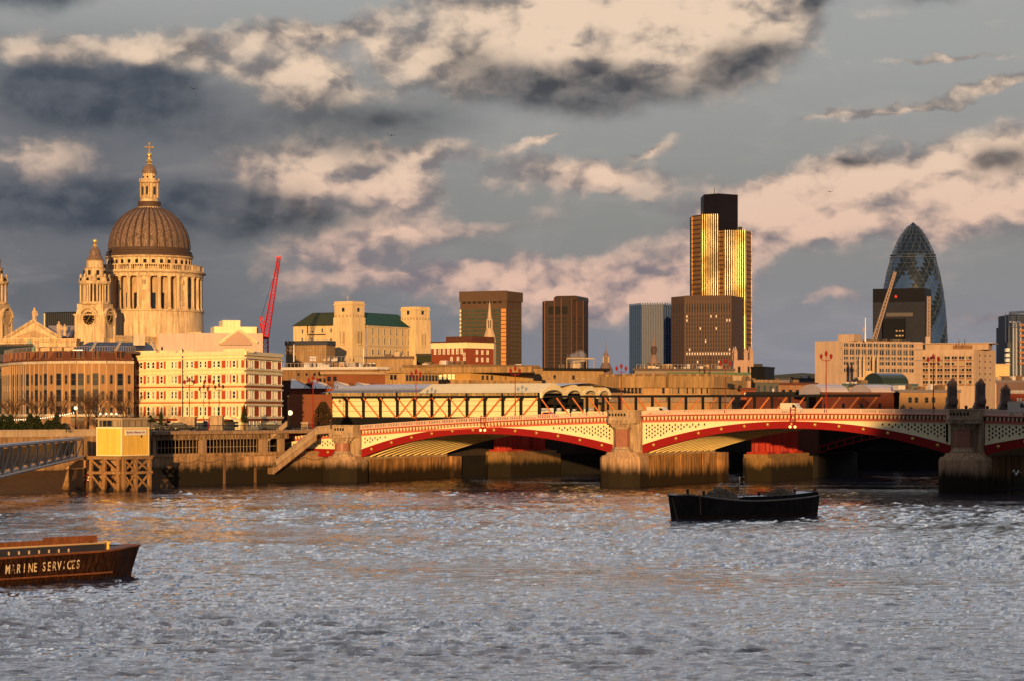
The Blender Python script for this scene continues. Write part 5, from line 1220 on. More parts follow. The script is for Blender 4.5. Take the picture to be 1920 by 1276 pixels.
# west towers
def west_tower(cpx, Z0):
    s = F / Z0; z = lambda y: ZH(y, Z0)
    K = (X(cpx + 15, Z0), Z0); Lp = (X(cpx - 41, Z0 + 4.5), Z0 + 4.5); Rp = (X(cpx + 37, Z0 + 9), Z0 + 9); Bp = (Lp[0] + Rp[0] - K[0], Lp[1] + Rp[1] - K[1])
    q = [Lp, K, Rp, Bp]; cx, cy = sum(p[0] for p in q) / 4, sum(p[1] for p in q) / 4
    sc = lambda f: [(cx + (x - cx) * f, cy + (y - cy) * f) for x, y in q]
    b = MB(); b.prism(q, z(665), z(634)); b.prism(sc(.98), z(634), z(591)); b.prism(sc(1.06), z(591), z(588.5)); b.prism(sc(.92), z(588.5), z(577), top=sc(.84)); b.prism(sc(.86), z(577), z(569.5))
    tw = b.build('clock_tower', cst, cat_)
    for fr in (Frame(*sc(.98)[0], *sc(.98)[1]), Frame(*sc(.98)[1], *sc(.98)[2])):
        u = fr.L / 2; zc = z(597); rr = 2.9
        b = MB(fr); ring = [(rr * math.cos(t), rr * math.sin(t)) for t in [2 * math.pi * i / 24 for i in range(24)]]
        b.slab([(u + x, zc + y) for x, y in ring], .25, -.1, 0); ck = b.build('clock_face', mat('clock_black', (.012, .01, .012), rough=.4, var=0), cat_) if cpx > 0 else b.build('round_window', cst2, cat_)
        b = MB(fr)
        for i in range(24):
            t0, t1 = 2 * math.pi * i / 24, 2 * math.pi * (i + 1) / 24
            b.hexa([(u + r * math.cos(t), w, zc + r * math.sin(t)) for w in (0, .5) for r, t in ((rr, t0), (rr + .55, t0), (rr + .55, t1), (rr, t1))])
        b.build('clock_surround', cst, cat_)
        if cpx > 0:
            for i in range(12):
                t = 2 * math.pi * i / 12; b = MB(fr); b.tube((u + rr * .66 * math.cos(t), .35, zc + rr * .66 * math.sin(t)), (u + rr * .9 * math.cos(t), .35, zc + rr * .9 * math.sin(t)), .17, n=4); b.build('numeral', gold, ck)
            for t, l in ((R(60), 1.5), (R(235), 2.0)): b = MB(fr); b.tube((u, .4, zc), (u + l * math.cos(t), .4, zc + l * math.sin(t)), .16, n=4); b.build('clock_hand', gold, ck)
        b = MB(fr)   # arched cornice over the dial
        for i in range(12):
            t0, t1 = math.pi * i / 12, math.pi * (i + 1) / 12; R0, R1 = 3.9, 4.6
            b.hexa([(u + r * math.cos(t), w, zc + .6 + r * math.sin(t)) for w in (-.5, .9) for r, t in ((R0, t0), (R1, t0), (R1, t1), (R0, t1))])
        b.build('arched_cornice', cst, cat_)
        for du in (.08, .92): b = MB(fr); b.box(fr.L * du - .5, fr.L * du + .5, .5, 0, z(634), z(591)); b.build('pilaster', cst, tw)
    b = MB(); b.lathe(cx, cy, [(4.3, z(570)), (4.3, z(533))], 16); b.build('belfry_core', mat('belfry_dark_stone', (.10, .07, .05), var=.3), cat_)
    b = MB(); b.lathe(cx, cy, [(6.9, z(570)), (6.9, z(566)), (6.5, z(566))], 16); b.build('belfry_floor', cst, cat_)
    for k in range(24):
        a = 2 * math.pi * k / 24 + R(4)
        if math.sin(a) > .5: continue
        r = 6.4 if k % 6 in (0, 5, 1) else 5.5
        b = MB(); b.lathe(cx + r * math.cos(a), cy + r * math.sin(a), [(.62, z(566)), (.46, z(564)), (.42, z(535)), (.62, z(533))], 8); b.build('tower_column', cst, tw)
    b = MB(); b.lathe(cx, cy, [(6.2, z(533.5)), (7.0, z(532)), (7.4, z(528.5)), (7.4, z(527.5)), (6.4, z(527)), (6.2, z(520)), (6.5, z(519)), (4.9, z(518.5)), (4.7, z(503)), (5.2, z(501.5)), (3.9, z(501)), (3.7, z(489)), (4.1, z(487))], 16, ph=R(11.25)); b.build('upper_stage', cst, cat_)
    for k in range(8):
        a = 2 * math.pi * k / 8 + R(10)
        if math.sin(a) > .5: continue
        b = MB(); b.lathe(cx + 6.3 * math.cos(a), cy + 6.3 * math.sin(a), [(.8, z(527)), (.75, z(522)), (.35, z(519)), (.6, z(516)), (.15, z(512.5))], 8); b.build('urn', cst, tw)
    for k in range(8):
        a = 2 * math.pi * (k + .5) / 8 + R(2)
        if math.sin(a) > .1: continue
        for r, ya, yb, w_ in ((4.75, 515, 506, .65), (6.25, 525.5, 520.5, .7)):
            b = MB(); b.lathe(cx + r * math.cos(a), cy + r * math.sin(a), [(w_, z(ya)), (w_, z(yb + 1)), (w_ * .5, z(yb))], 8); b.build('belfry_opening', darkvoid, tw)
    b = MB(); b.lathe(cx, cy, [(4.0, z(487)), (3.3, z(482)), (2.7, z(477)), (2.4, z(470)), (1.8, z(465)), (.9, z(462))], 16); b.build('cupola', leadm, cat_, smooth=True)
    b = MB(); b.lathe(cx, cy, [(.9, z(462.5)), (1.2, z(460)), (.5, z(457)), (.6, z(454)), (1.1, z(451.5)), (1.0, z(449)), (.1, z(446))], 10); b.build('pineapple_finial', MC['gilded_metal'], cat_, smooth=True)
west_tower(180, 1000); west_tower(-13, 1000)
# portico, body and roofs
PF = FP(-60, 992, 135, 990); pz = zr(PF, 62)
b = MB(PF); b.box(PF.u(-60), PF.u(143), 0, -6, pz(650), pz(636)); b.box(PF.u(-60), PF.u(145), 1.0, -6, pz(637.5), pz(635)); b.box(PF.u(-60), PF.u(143), -2, -8, pz(700), pz(650)); b.build('portico', cst, cat_)
b = MB(PF); b.slab([(PF.u(10), pz(635)), (PF.u(114), pz(635)), (PF.u(62), pz(604))], .0, -5); pd = b.build('pediment', cst, cat_)
b = MB(PF); b.tube((PF.u(9), .5, pz(635)), (PF.u(62), .5, pz(602.5)), .75, n=4); b.tube((PF.u(115), .5, pz(635)), (PF.u(62), .5, pz(602.5)), .75, n=4); b.build('raking_cornice', cst, pd)
b = MB(PF)
for k in range(26): u = PF.u(32 + 2.3 * k); h_ = 3.2 - abs(k - 13) * .21; b.lathe(u, .0, [(.35 + .1 * math.sin(k * 3), pz(633)), (.5, pz(633) + h_ * .5), (.3, pz(633) + h_ * .8), (.28, pz(633) + h_)], 6)
b.build('relief_sculpture', cst2, pd)
for k in range(34): b = MB(PF); u = PF.u(-20 + 4.8 * k); b.box(u - .3, u + .3, .7, 0, pz(641.5), pz(639)); b.build('dentil', cst2, pd)
for k in range(9): b = MB(PF); u = PF.u(-40 + 22 * k); b.lathe(u, .6, [(.95, pz(700)), (.85, pz(652)), (1.2, pz(650))], 12); b.build('portico_column', cst, cat_)
for px, yb, yt in ((64, 603, 577), (110, 630, 603), (121, 628, 608)):
    h_ = (yb - yt) / 4.2; b = MB(PF); u = PF.u(px); zb = pz(yb); b.lathe(u, -.5, [(h_ * .17, zb - .5), (h_ * .17, zb + h_ * .18), (h_ * .13, zb + h_ * .2), (h_ * .17, zb + h_ * .45), (h_ * .19, zb + h_ * .65), (h_ * .15, zb + h_ * .78), (h_ * .06, zb + h_ * .82), (h_ * .09, zb + h_ * .9), (h_ * .02, zb + h_)], 8)
    b.tube((u + h_ * .15, -.5, zb + h_ * .7), (u + h_ * .22, -.6, zb + h_ * .42), h_ * .05, n=5); b.build('roof_statue', cst, cat_, smooth=True)
NF = FP(214, 1004, 310, 1030); nz_ = zr(NF, 214)
b = MB(NF); b.box(0, NF.L, 0, -10, LAND, nz_(636)); b.box(-.2, NF.L, .8, -10, nz_(638), nz_(636)); b.box(0, NF.L, 0, -.6, nz_(636), nz_(629)); b.build('nave_wall', cst, cat_)
b = MB(NF)
for k in range(28): b.box(NF.L * k / 28, NF.L * (k + .5) / 28, .3, .0, nz_(635), nz_(630.5))
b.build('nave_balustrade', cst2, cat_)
b = MB(); x0, x1 = X(98, 1020), X(150, 1020); b.poly([(x0, 1000, ZH(632, 1000)), (x1, 1000, ZH(632, 1000)), (x1, 1012, ZH(611, 1012)), (x0, 1012, ZH(611, 1012))]); b.poly([(x0, 1000, ZH(632, 1000) - 1), (x1, 1000, ZH(632, 1000) - 1), (x1, 1013, ZH(611, 1012) - 1), (x0, 1013, ZH(611, 1012) - 1)]); b.build('nave_roof', mat('pale_lead', (.30, .25, .26), rough=.6, var=.2), cat_)
b = MB(); b.box(X(200, 1040), X(380, 1040), 1036, 1080, LAND, cz(625)); b.box(X(296, 1025), X(383, 1025), 1024, 1050, LAND, cz(630)); b.build('transept', cst, cat_)
cg = thing('green_cupola', 'small pale green copper cupola in front of the cathedral portico', 'cupola', (X(55, 900), 900, ZH(655, 900)))
b = MB(); x = X(55, 900); z = lambda y: ZH(y, 900); b.lathe(x, 900, [(2.4, z(660)), (2.4, z(649)), (1.7, z(645)), (1.0, z(642)), (.4, z(640)), (.4, z(637)), (.08, z(634))], 12); b.build('dome', mat('verdigris', (.28, .42, .28), var=.2), cg, smooth=True)

# ------------------------------------------------------------------ steeples, cranes
def lathe_tower(name, label, px, Z, prof, m, n=8, group=None, extra=None, dome=None):
    x = X(px, Z); s = F / Z; t = thing(name, label, 'steeple', (x, Z, ZH(prof[0][1], Z)), group)
    for nm, mm, pf, nn in (('body', m, prof, n),) + (extra or ()):
        b = MB(); b.lathe(x, Z, [(max(.05, r / s), ZH(y, Z)) for r, y in pf], nn, ph=R(22.5)); b.build(nm, mm, t)
    return t, x, s
stp = mat('steeple_stone', (.50, .36, .25), var=.15, streak=.1, scale=.3)
t, x, s = lathe_tower('church_steeple', 'slender pale stone church steeple standing before the brown slab tower', 918, 930, [(13, 720), (13, 648), (12, 640)], stp, 4, extra=(('flared_stage', stp, [(11, 642), (10.5, 632), (8, 622), (6, 616)], 8), ('open_lantern', mat('steeple_dark', (.12, .08, .06), var=.2), [(4, 616), (4, 601)], 8), ('spire', stp, [(6, 601.5), (6, 599), (4.2, 598), (1.2, 570), (.2, 565)], 8)))
for k in range(8): a = 2 * math.pi * k / 8; b = MB(); b.lathe(x + 5 / s * math.cos(a), 930 + 5 / s * math.sin(a), [(.22, ZH(616, 930)), (.2, ZH(601, 930))], 5); b.build('lantern_column', stp, t)
for du in (-1, 1):
    for dv in (-1, 1): b = MB(); b.lathe(x + du * 9 / s, 930 + dv * 9 / s, [(.5, ZH(642, 930)), (.45, ZH(636, 930)), (.05, ZH(628, 930))], 5); b.build('pinnacle', stp, t)
slt = mat('spire_slate', (.22, .15, .14), var=.2, streak=.2)
t, x, s = lathe_tower('domed_turret', 'small ribbed dome turret with needle finial right of the dark bronze tower', 1136, 700, [(13, 705), (13, 694), (12, 690), (8, 682), (7, 679)], mat('turret_lead', (.16, .11, .10), var=.3), 12, extra=(('lantern', darkvoid, [(4.6, 680), (4.4, 667)], 8), ('cupola', slt, [(6, 668), (5, 664), (2.2, 659), (1, 656), (.7, 648), (.1, 640)], 8)))
for k in range(8): a = 2 * math.pi * k / 8; b = MB(); b.lathe(x + 5.2 / s * math.cos(a), 700 + 5.2 / s * math.sin(a), [(.16, ZH(681, 700)), (.14, ZH(667, 700))], 5); b.build('lantern_column', stp, t)
t, x, s = lathe_tower('turret_spire', 'tall ornate turret spire with banded lantern in front of the blue finned tower', 1226, 660, [(19, 712), (19, 700), (17, 699), (14, 692)], stp, 8, extra=(('roof_cone', slt, [(14, 694), (11, 684), (7.5, 672), (5.6, 664)], 8), ('lantern', mat('turret_dark', (.09, .06, .055), var=.2), [(4.2, 665), (6.2, 656), (6.2, 650), (4.2, 648)], 8), ('needle', slt, [(4, 648.5), (2.8, 643), (3.2, 640), (1.6, 636), (1.0, 628), (.2, 617)], 8)))
for k in range(8):
    a = 2 * math.pi * k / 8; b = MB(); b.lathe(x + 17 / s * math.cos(a), 660 + 17 / s * math.sin(a), [(.35, ZH(700, 660)), (.3, ZH(692, 660)), (.04, ZH(686, 660))], 5); b.build('pinnacle', stp, t)
    if math.sin(a) < .3: b = MB(); b.ball((x + 11 / s * math.cos(a), 660 + 11 / s * math.sin(a), ZH(683, 660)), .45, 6); b.build('round_window', darkvoid, t)
ch = thing('pinnacled_church_tower', 'pale square church tower with four tall corner pinnacles left of the golden tower foot', 'church tower', (X(1394, 1010), 1010, LAND)); cs = mat('pinkish_stone', (.38, .25, .20), var=.15, streak=.15)
ch['label'] = 'pale square church tower with tall corner pinnacles at the foot of the golden tower'
b = MB(); xa, xb = X(1375.5, 1010), X(1412.5, 1010); b.box(xa, xb, 1010, 1019, LAND, ZH(674, 1010)); b.build('body', cs, ch)
for xx in (xa + .9, (xa + xb) / 2 + 1, xb - .9):
    for yy in (1010.6, 1018.4):
        if xx == (xa + xb) / 2 + 1 and yy > 1015: continue
        b = MB(); b.lathe(xx, yy, [(1.15, ZH(700, 1010)), (1.15, ZH(660, 1010)), (1.3, ZH(659.5, 1010)), (.1, ZH(648, 1010))], 4, ph=R(45)); b.build('pinnacle', cs, ch)
for f_ in (.28, .75): b = MB(); x = xa + (xb - xa) * f_; b.box(x - .6, x + .6, 1009.9, 1010.1, ZH(698, 1010), ZH(686, 1010)); b.build('louvre', darkvoid, ch)
mt = thing('pinnacled_stone_tower', 'sunlit stone tower with eight slim pinnacles in front of the pale office block', 'church tower', (X(1629, 765), 770, LAND)); ms_ = mat('warm_tower_stone', (.50, .36, .24), var=.2, streak=.2)
b = MB(); xa, xb = X(1610, 765), X(1651, 765); b.box(xa, xb, 765, 772, LAND, ZH(707, 765)); b.box(xa - .4, xb + .4, 764.5, 772.5, ZH(709, 765), ZH(706, 765)); b.build('body', ms_, mt)
for k, px in enumerate((1613.5, 1621, 1638.5, 1647)):
    for yy in (765.8, 771): b = MB(); b.lathe(X(px, 765), yy, [(.55, ZH(707, 765)), (.5, ZH(676, 765)), (.62, ZH(675, 765)), (.05, ZH(661, 765))], 5); b.build('pinnacle', ms_, mt)
for k in range(6): b = MB(); x = xa + (xb - xa) * (k + .5) / 6; b.lathe(x, 764.9, [(.35, ZH(722, 765)), (.35, ZH(714, 765)), (.05, ZH(710.5, 765))], 6); b.build('arched_window', darkvoid, mt)
b = MB(); b.box(xa + 2.4, xb - 2.4, 766.5, 770, ZH(707, 765), ZH(694, 765)); b.build('parapet', ms_, mt)

def lattice(parent, name, p0, p1, w0, w1, n, r, m, side=(1, 0, 0)):
    p0, p1 = np.array(p0, float), np.array(p1, float); d = (p1 - p0) / np.linalg.norm(p1 - p0); sx = np.array(side, float); sx -= d * sx.dot(d); sx /= np.linalg.norm(sx); sy = np.cross(d, sx)
    b = MB(); C4 = []
    for k in range(n + 1):
        t = k / n; c = p0 + (p1 - p0) * t; w = (w0 + (w1 - w0) * t) / 2; C4.append([c + w * (a * sx + e * sy) for a, e in ((-1, -1), (1, -1), (1, 1), (-1, 1))])
    for k in range(n):
        for i in range(4):
            b.tube(C4[k][i], C4[k + 1][i], r, n=4); b.tube(C4[k][i], C4[k + 1][(i + 1) % 4], r * .6, n=3); b.tube(C4[k][i], C4[k][(i + 1) % 4], r * .6, n=3)
    return b.build(name, m, parent)
crm = mat('crane_red', (.50, .02, .03), rough=.45, var=.1)
cr = thing('red_tower_crane', 'red lattice tower crane with raised jib right of the cathedral', 'crane', (X(497, 620), 620, LAND)); c3 = lambda px, py, Z=620: (X(px, Z), Z, ZH(py, Z))
lattice(cr, 'mast', c3(497.5, 720), c3(497.5, 632), 1.5, 1.5, 10, .14, crm)
lattice(cr, 'jib', c3(498, 634), c3(523, 483), 1.5, .7, 22, .13, crm)
b = MB(); b.tube(c3(497, 630), c3(488, 597), .2, n=5); b.tube(c3(502, 612), c3(490, 594), .16, n=5); b.tube(c3(488, 597), c3(491, 594), .25, n=5); b.tube(c3(493, 632), c3(488, 606), .2, n=4)
for k in range(4): b.tube(c3(489 + k * 1.6, 602 + k * 7), c3(497, 606 + k * 6), .12, n=4)
b.build('counter_frame', crm, cr)
b = MB(); b.box(X(493, 620), X(503, 620), 619, 621.5, ZH(636, 620), ZH(630, 620)); b.build('machinery_deck', crm, cr)
b = MB(); b.tube(c3(490, 595), c3(519, 500), .05, n=4); b.tube(c3(522, 486), c3(519, 520), .05, n=3); b.build('cable', black, cr)
b = MB(); b.box(X(518, 620), X(527, 620), 619.5, 620.5, ZH(485, 620), ZH(481.5, 620)); b.build('jib_head', crm, cr)
pcm = mat('pale_crane_paint', (.36, .27, .24), rough=.5, var=.1)
cr = thing('pale_crane', 'pale lattice crane jib leaning across the black glass block', 'crane', (X(1638, 1200), 1200, LAND)); c4 = lambda px, py, Z=1200: (X(px, Z), Z, ZH(py, Z))
lattice(cr, 'jib', c4(1638, 640), c4(1678.5, 510), 2.0, 1.0, 20, .26, pcm); b = MB(); b.tube(c4(1643, 632), c4(1667, 536), .1, n=3); b.build('cable', black, cr); lattice(cr, 'mast', c4(1638, 720), c4(1638, 638), 1.8, 1.8, 8, .2, pcm)
cr = thing('pale_crane_mast', 'pale upright crane mast against the right edge of the black glass block', 'crane', (X(1741, 1200), 1200, LAND))
lattice(cr, 'mast', c4(1740, 720), c4(1741.5, 556), 1.5, 1.3, 24, .34, pcm); b = MB(); b.box(X(1735, 1200), X(1743, 1200), 1199, 1201, ZH(643, 1200), ZH(632, 1200)); b.build('cab', pcm, cr)
for px, yt, yb, Z, lab in ((1622.5, 596, 636, 800, 'thin white flagpole on the roof of the pale office block'), (1798, 636, 643, 818, 'short mast on the left of the pale office wing roof'), (1809, 636, 643, 818, 'short mast on the right of the pale office wing roof'),
        (681.5, 652, 698, 632, 'white pole rising from the roofs right below the stone block left tower'), (551, 645, 673, 600, 'thick pale pole on the roofs between the crane and the stone block'), (1322, 664, 702, 612, 'left one of the two thin masts before the broad brown tower'), (1331, 664, 702, 612, 'right one of the two thin masts before the broad brown tower')):
    fp = thing('roof_mast', lab, 'mast', (X(px, Z), Z, ZH(yb, Z))); b = MB(); b.tube((X(px, Z), Z, ZH(yb + 4, Z)), (X(px, Z), Z, ZH(yt, Z)), .28 if yt < 600 else .15, .12, 6); b.build('pole', white if yt in (596, 652, 645) else brick_d, fp)
    if yt == 596: b = MB(); x = X(px - 2, Z); b.box(x - .5, x, Z, Z + .1, ZH(622, Z), ZH(614, Z)); b.build('folded_flag', mat('faded_flag', (.4, .2, .2), var=.3), fp)

# ------------------------------------------------------------------ low buildings between the bridge and the skyline
slab = mat('ochre_concrete', (.34, .21, .10), var=.25, scale=.15, streak=.35)
slab2 = mat('dark_ochre_concrete', (.20, .125, .07), var=.25, scale=.15, streak=.3)
def strip_block(name, label, chain, ytop, depth, wall, roofm=None, over=.8, rows=(), winspec=(), plant=0, rail=False, **k):
    t, frs, z = simple(name, label, 'building', chain, ytop, depth, wall, winspec, roof=roofm, over=over, rh=.7, bandl=rows, **k)
    fr = frs[0]
    for i in range(plant):
        b = MB(fr); u = random.uniform(1, fr.L - 3); w = -random.uniform(2, 8); s = random.uniform(.6, 2.4)
        b.box(u, u + s, w, w - s, z + .6, z + .6 + random.uniform(.5, 1.5)); b.build('roof_plant', random.choice([slab2, roofw, MC['roof_clutter'], concrete_l]), t)
    if rail:
        b = MB(fr); u = .5
        while u < fr.L: b.tube((u, .3, z + .7), (u, .3, z + 1.8), .05, n=3); u += 1.1
        b.tube((0.5, .3, z + 1.8), (fr.L - .5, .3, z + 1.8), .06, n=3); b.build('roof_rail', greyst, t)
    return t, frs, z
# brown brick sheds beside the hotel and the station end wall
strip_block('dark_brown_shed', 'windowless dark red brown shed between the hotel and the station', [(540, 500), (622, 508)], 738, 14, mat('red_brown_render', (.24, .085, .045), var=.2, scale=.3))
strip_block('black_gap_building', 'tall narrow building in shadow against the right wall of the hotel', [(529, 530), (545, 530)], 712, 10, brick_d)
t, frs, z = strip_block('grey_train_shed', 'low grey gabled shed roofs on brick walls between the hotel and the station roof', [(543, 545), (705, 552)], 727, 22, brick)
for k in range(4):
    fr = frs[0]; ua, ub = fr.L * k / 4, fr.L * (k + 1) / 4; b = MB(fr); um = (ua + ub) / 2
    b.poly([(ua, .5, z), (ub, .5, z), (ub - 1, -3, z + 1.2), (um, -9, z + 2.6 - .3 * k), (ua + 1, -3, z + 1.0)]); b.poly([(ua, -16, z), (ub, -16, z), (um, -9, z + 2.6 - .3 * k)]); b.build('roof_bay', roofw, t)
    b = MB(fr)
    for q in range(5): b.tube((ub - 2 + q * .7, .6, z), (ub - 1 + q * .5, .4, z + 1.4 - q * .2), .09, n=4)
    b.build('truss_end', black, t)
strip_block('terraced_offices', 'stepped brown concrete offices with cluttered roof terrace right of the hotel', [(529, 585), (700, 575), (722, 578)], 693, 18, mat('brown_panels', (.26, .15, .08), var=.3, scale=.3, streak=.4), roofw, 1.0,
            winspec=[(0, rng_(600, 640, 5), (704, 716), 7, 8, 'none'), (0, rng_(560, 590, 3), (704,), 5, 6, 'thin')], plant=14, rail=True)
strip_block('brown_brick_block', 'blank rust brown brick box under a pale roof edge above the station roof', [(610, 560), (641, 558), (722, 562)], 701, 10, mat('rust_brick', (.21, .075, .035), var=.2, scale=.3), mat('roof_edge_tan', (.36, .25, .16), var=.2), 1.2, winspec=[(0, (617, 628), (714,), 7, 9, 'none')])
strip_block('upper_plant_storey', 'tan plant storey with two small windows below the stone block', [(682, 640), (775, 636)], 672, 16, mat('tan_render', (.36, .23, .12), var=.2, streak=.25), lead, .3, winspec=[(0, (694, 701), (684,), 6, 5, 'thin-w')], plant=6)
strip_block('curved_tank_roof', 'pale ribbed curved roof structure left of the tan plant storey', [(570, 625), (682, 628)], 679, 14, mat('pale_ribbed_roof', (.38, .33, .32), var=.25, scale=.4, streak=.4), winspec=[(0, (578, 586, 594, 602), (687,), 4, 6, 'none'), (0, (625, 669), (687,), 7, 8, 'none')], plant=8, rail=True)
strip_block('glazed_terrace_block', 'low block with a dark glazed gallery above the station roof left part', [(722, 562), (758, 560), (822, 566)], 699, 14, mat('terrace_tan', (.40, .24, .11), var=.25, streak=.3), slab, 1.2,
            winspec=[(0, (734, 741), (711,), 6, 9, 'none'), (1, rng_(763, 818, 10), (713,), 5, 11, 'thin')], rail=True)
t, frs, z = strip_block('green_box_plant', 'dark green plant box at the foot of the stone block right tower', [(781, 660), (811, 660)], 666.5, 10, mat('dark_green_box', (.03, .035, .02), var=.2), black, .2)
t, frs, z = strip_block('long_ochre_building', 'long ochre concrete building with deep roof slab and lit yellow windows at its left end', [(765, 600), (882, 594), (1000, 606)], 688, 22, mat('ochre_infill', (.42, .24, .08), var=.3, scale=.4), slab2, 1.6,
            winspec=[(0, (826, 834.5, 843, 850), (711,), 7.5, 11, 'thin-l'), (1, rng_(905, 922, 3), (711,), 6, 9, 'thin'), (1, (938, 948), (711,), 4, 9, 'thin-b'), (1, rng_(966, 998, 9), (711,), 2.2, 9, 'none-b')],
            rows=[(0, 700, 1000, 688, 698.5, slab, 1.4, 'roof_slab'), (1, 882, 1012, 688, 698.5, slab, 1.4, 'roof_slab'), (0, 766, 882, 712, 724, slab, 1.0, 'balcony_slab'), (1, 882, 1012, 712, 724, slab, 1.0, 'balcony_slab')], plant=10)
t, frs, z = strip_block('dark_eaves_building', 'long low building under a black roof edge in front of the dark bronze tower', [(958, 640), (1132, 650)], 693, 22, mat('tan_infill', (.34, .22, .12), var=.25, streak=.2), black, 1.8,
            winspec=[(0, rng_(976, 1010, 10), (710,), 2, 10, 'none-b'), (0, (1040, 1075), (710,), 5, 8, 'none'), (0, rng_(1030, 1125, 10), (710,), 5, 3, 'none-b')], plant=8)
for px, c_ in ((1068, 'n'),):
    b = MB(frs[0]); u0_, u1_ = frs[0].u(1070), frs[0].u(1121)
    b.tube((u0_, -3, z + .6), (u0_, -3, z + 3.6), .14, n=4); b.tube((u1_, -3, z + .6), (u1_, -3, z + 3.6), .14, n=4); b.box(u0_, u1_, -2.7, -3.2, z + 3.4, z + 3.8); b.tube(((u0_ + u1_) / 2 + 2, -3, z + .6), ((u0_ + u1_) / 2 + 2, -3, z + 3.5), .12, n=4)
    b.build('roof_gantry', mat('gantry_beige', (.40, .30, .22), var=.1), t)
    b = MB(frs[0]); u = frs[0].u(1092); b.ball((u, -3, z + 1.6), .9, 6); b.tube((u - 2, -3, z + 2.6), (u + 2, -3, z + 3.0), .3, n=5); b.tube((u - 1, -3, z + .6), (u - 1.5, -3, z + 2.8), .25, n=5); b.build('cooling_pipe', greyst, t)
t, frs, z = strip_block('curved_ochre_building', 'long curved ochre concrete building with ribbon windows right of the station canopies', [(1128, 590), (1168, 582), (1250, 578), (1330, 584), (1392, 602)], 706, 24, mat('ochre_wall', (.40, .24, .12), var=.25, scale=.3, streak=.2), slab2, .3,
            winspec=[(1, rng_(1172, 1200, 5), (737,), 5, 11, 'thin'), (2, rng_(1256, 1326, 14), (737,), 3.6, 10, 'none-b', .5, 'thin'), (1, (1244,), (737,), 6, 10, 'thin'), (3, (1338, 1346, 1360, 1368, 1376), (740,), 3.6, 9, 'thin')])
for fi, fr in enumerate(frs):
    zc = z
    b = MB(fr); b.box(-.1, fr.L + .1, 1.3, -.1, zc - 2.9, zc + .1); b.build('upper_band', slab, t)
    b = MB(fr); b.box(-.1, fr.L + .1, 1.0, -.1, zc - 6.6, zc - 4.8); b.build('lower_band', mat('grey_tan_band', (.30, .22, .17), var=.2, streak=.2), t)
    for q in range(int(fr.L / 2.6)): b = MB(fr); b.box(q * 2.6 + .3, q * 2.6 + 1.3, 1.2, .4, zc + .1, zc + .75); b.build('parapet_tooth', slab, t)
strip_block('grey_roof_deck', 'grey flat roofs with plant and thin pipes below the broad brown tower', [(1190, 640), (1375, 645)], 694, 30, mat('grey_deck_wall', (.24, .18, .15), var=.25), lead, .5, winspec=[(0, rng_(1200, 1370, 20), (703,), 3, 3, 'none-b', .15, 'none-l')], plant=22, rail=True)
strip_block('green_edged_roof', 'thin green edged roof with lit windows above the curved ochre building', [(1255, 615), (1402, 620)], 701.5, 16, mat('dim_tan', (.22, .16, .10), var=.2), mat('green_edge', (.08, .14, .09), var=.1), .8, winspec=[(0, rng_(1300, 1390, 12), (708,), 4, 4, 'none-w')])
strip_block('black_roof_block', 'small black building right of the pinnacled church tower', [(1408, 820), (1434, 815), (1452, 830)], 690, 14, black, black, .2); strip_block('black_upper_box', 'black plant box on top behind the small black building', [(1413, 830), (1430, 830)], 681, 8, black)
t, frs, z = strip_block('glass_corner_block', 'grey glass block with lit blinds beside the arched brown building', [(1416, 560), (1460, 566)], 716, 16, mat('grey_frame', (.12, .12, .11), var=.2), concrete, .5, winspec=[(0, rng_(1422, 1456, 4), (738,), 9, 17, 'thin-m'), (0, (1449,), (738,), 7, 12, 'thin-w')], plant=5)
strip_block('small_maroon_hut', 'small dark red hut with a window at the right end of the curved ochre building', [(1389, 560), (1417, 560)], 731, 8, brick, brick_d, .3, winspec=[(0, (1399,), (741,), 8, 6, 'hotel')])
strip_block('arched_brown_building', 'brown building with a row of dark openings left of the barrel roofs', [(1458, 600), (1532, 604)], 721, 18, mat('brown_arcade', (.28, .15, .09), var=.3, streak=.2), brick_d, .3, winspec=[(0, (1469, 1482, 1495, 1508, 1521), (740,), 7, 11, 'none')], plant=4)
strip_block('hazy_low_roofs', 'far low lilac roofs between the black building and the pale office block', [(1455, 900), (1560, 905)], 711, 20, mat('lilac_roof', (.16, .14, .17), var=.2), roofd, .4, plant=5)
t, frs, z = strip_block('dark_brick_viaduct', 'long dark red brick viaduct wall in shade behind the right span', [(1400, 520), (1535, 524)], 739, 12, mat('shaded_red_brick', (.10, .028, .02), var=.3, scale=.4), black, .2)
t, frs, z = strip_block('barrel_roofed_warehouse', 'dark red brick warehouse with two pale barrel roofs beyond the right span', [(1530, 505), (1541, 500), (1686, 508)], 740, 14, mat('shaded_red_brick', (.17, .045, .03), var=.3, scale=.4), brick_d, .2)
for pa, pb in ((1541, 1592), (1635, 1685)):
    fr = frs[1]; ua, ub = fr.u(pa), fr.u(pb); b = MB(fr); n = 10; pf = [(-5 + 5 * math.cos(math.pi * i / n), z + .2 + 2.3 * math.sin(math.pi * i / n)) for i in range(n + 1)]
    for (w0, za), (w1, zb) in zip(pf, pf[1:]): b.poly([(ua, w0, za), (ub, w0, za), (ub, w1, zb), (ua, w1, zb)])
    b.poly([(ub, w, zq) for w, zq in pf]); b.poly([(ua, w, zq) for w, zq in pf]); b.build('barrel_roof', mat('pinkish_metal_roof', (.45, .38, .40), rough=.5, var=.2), t)
t, frs, z = strip_block('yellow_brick_house', 'yellow brick building with square windows left of the last bridge pier', [(1687, 498), (1800, 506)], 735, 14, brick_y, MC['lilac_roof'], .2, winspec=[(0, (1706, 1718, 1737, 1750, 1776), (754,), 7.5, 11, 'thin'), (0, (1708, 1751, 1781), (766,), 7, 4, 'thin'), (0, (1716,), (734,), 8, 6, 'none')], plant=8)
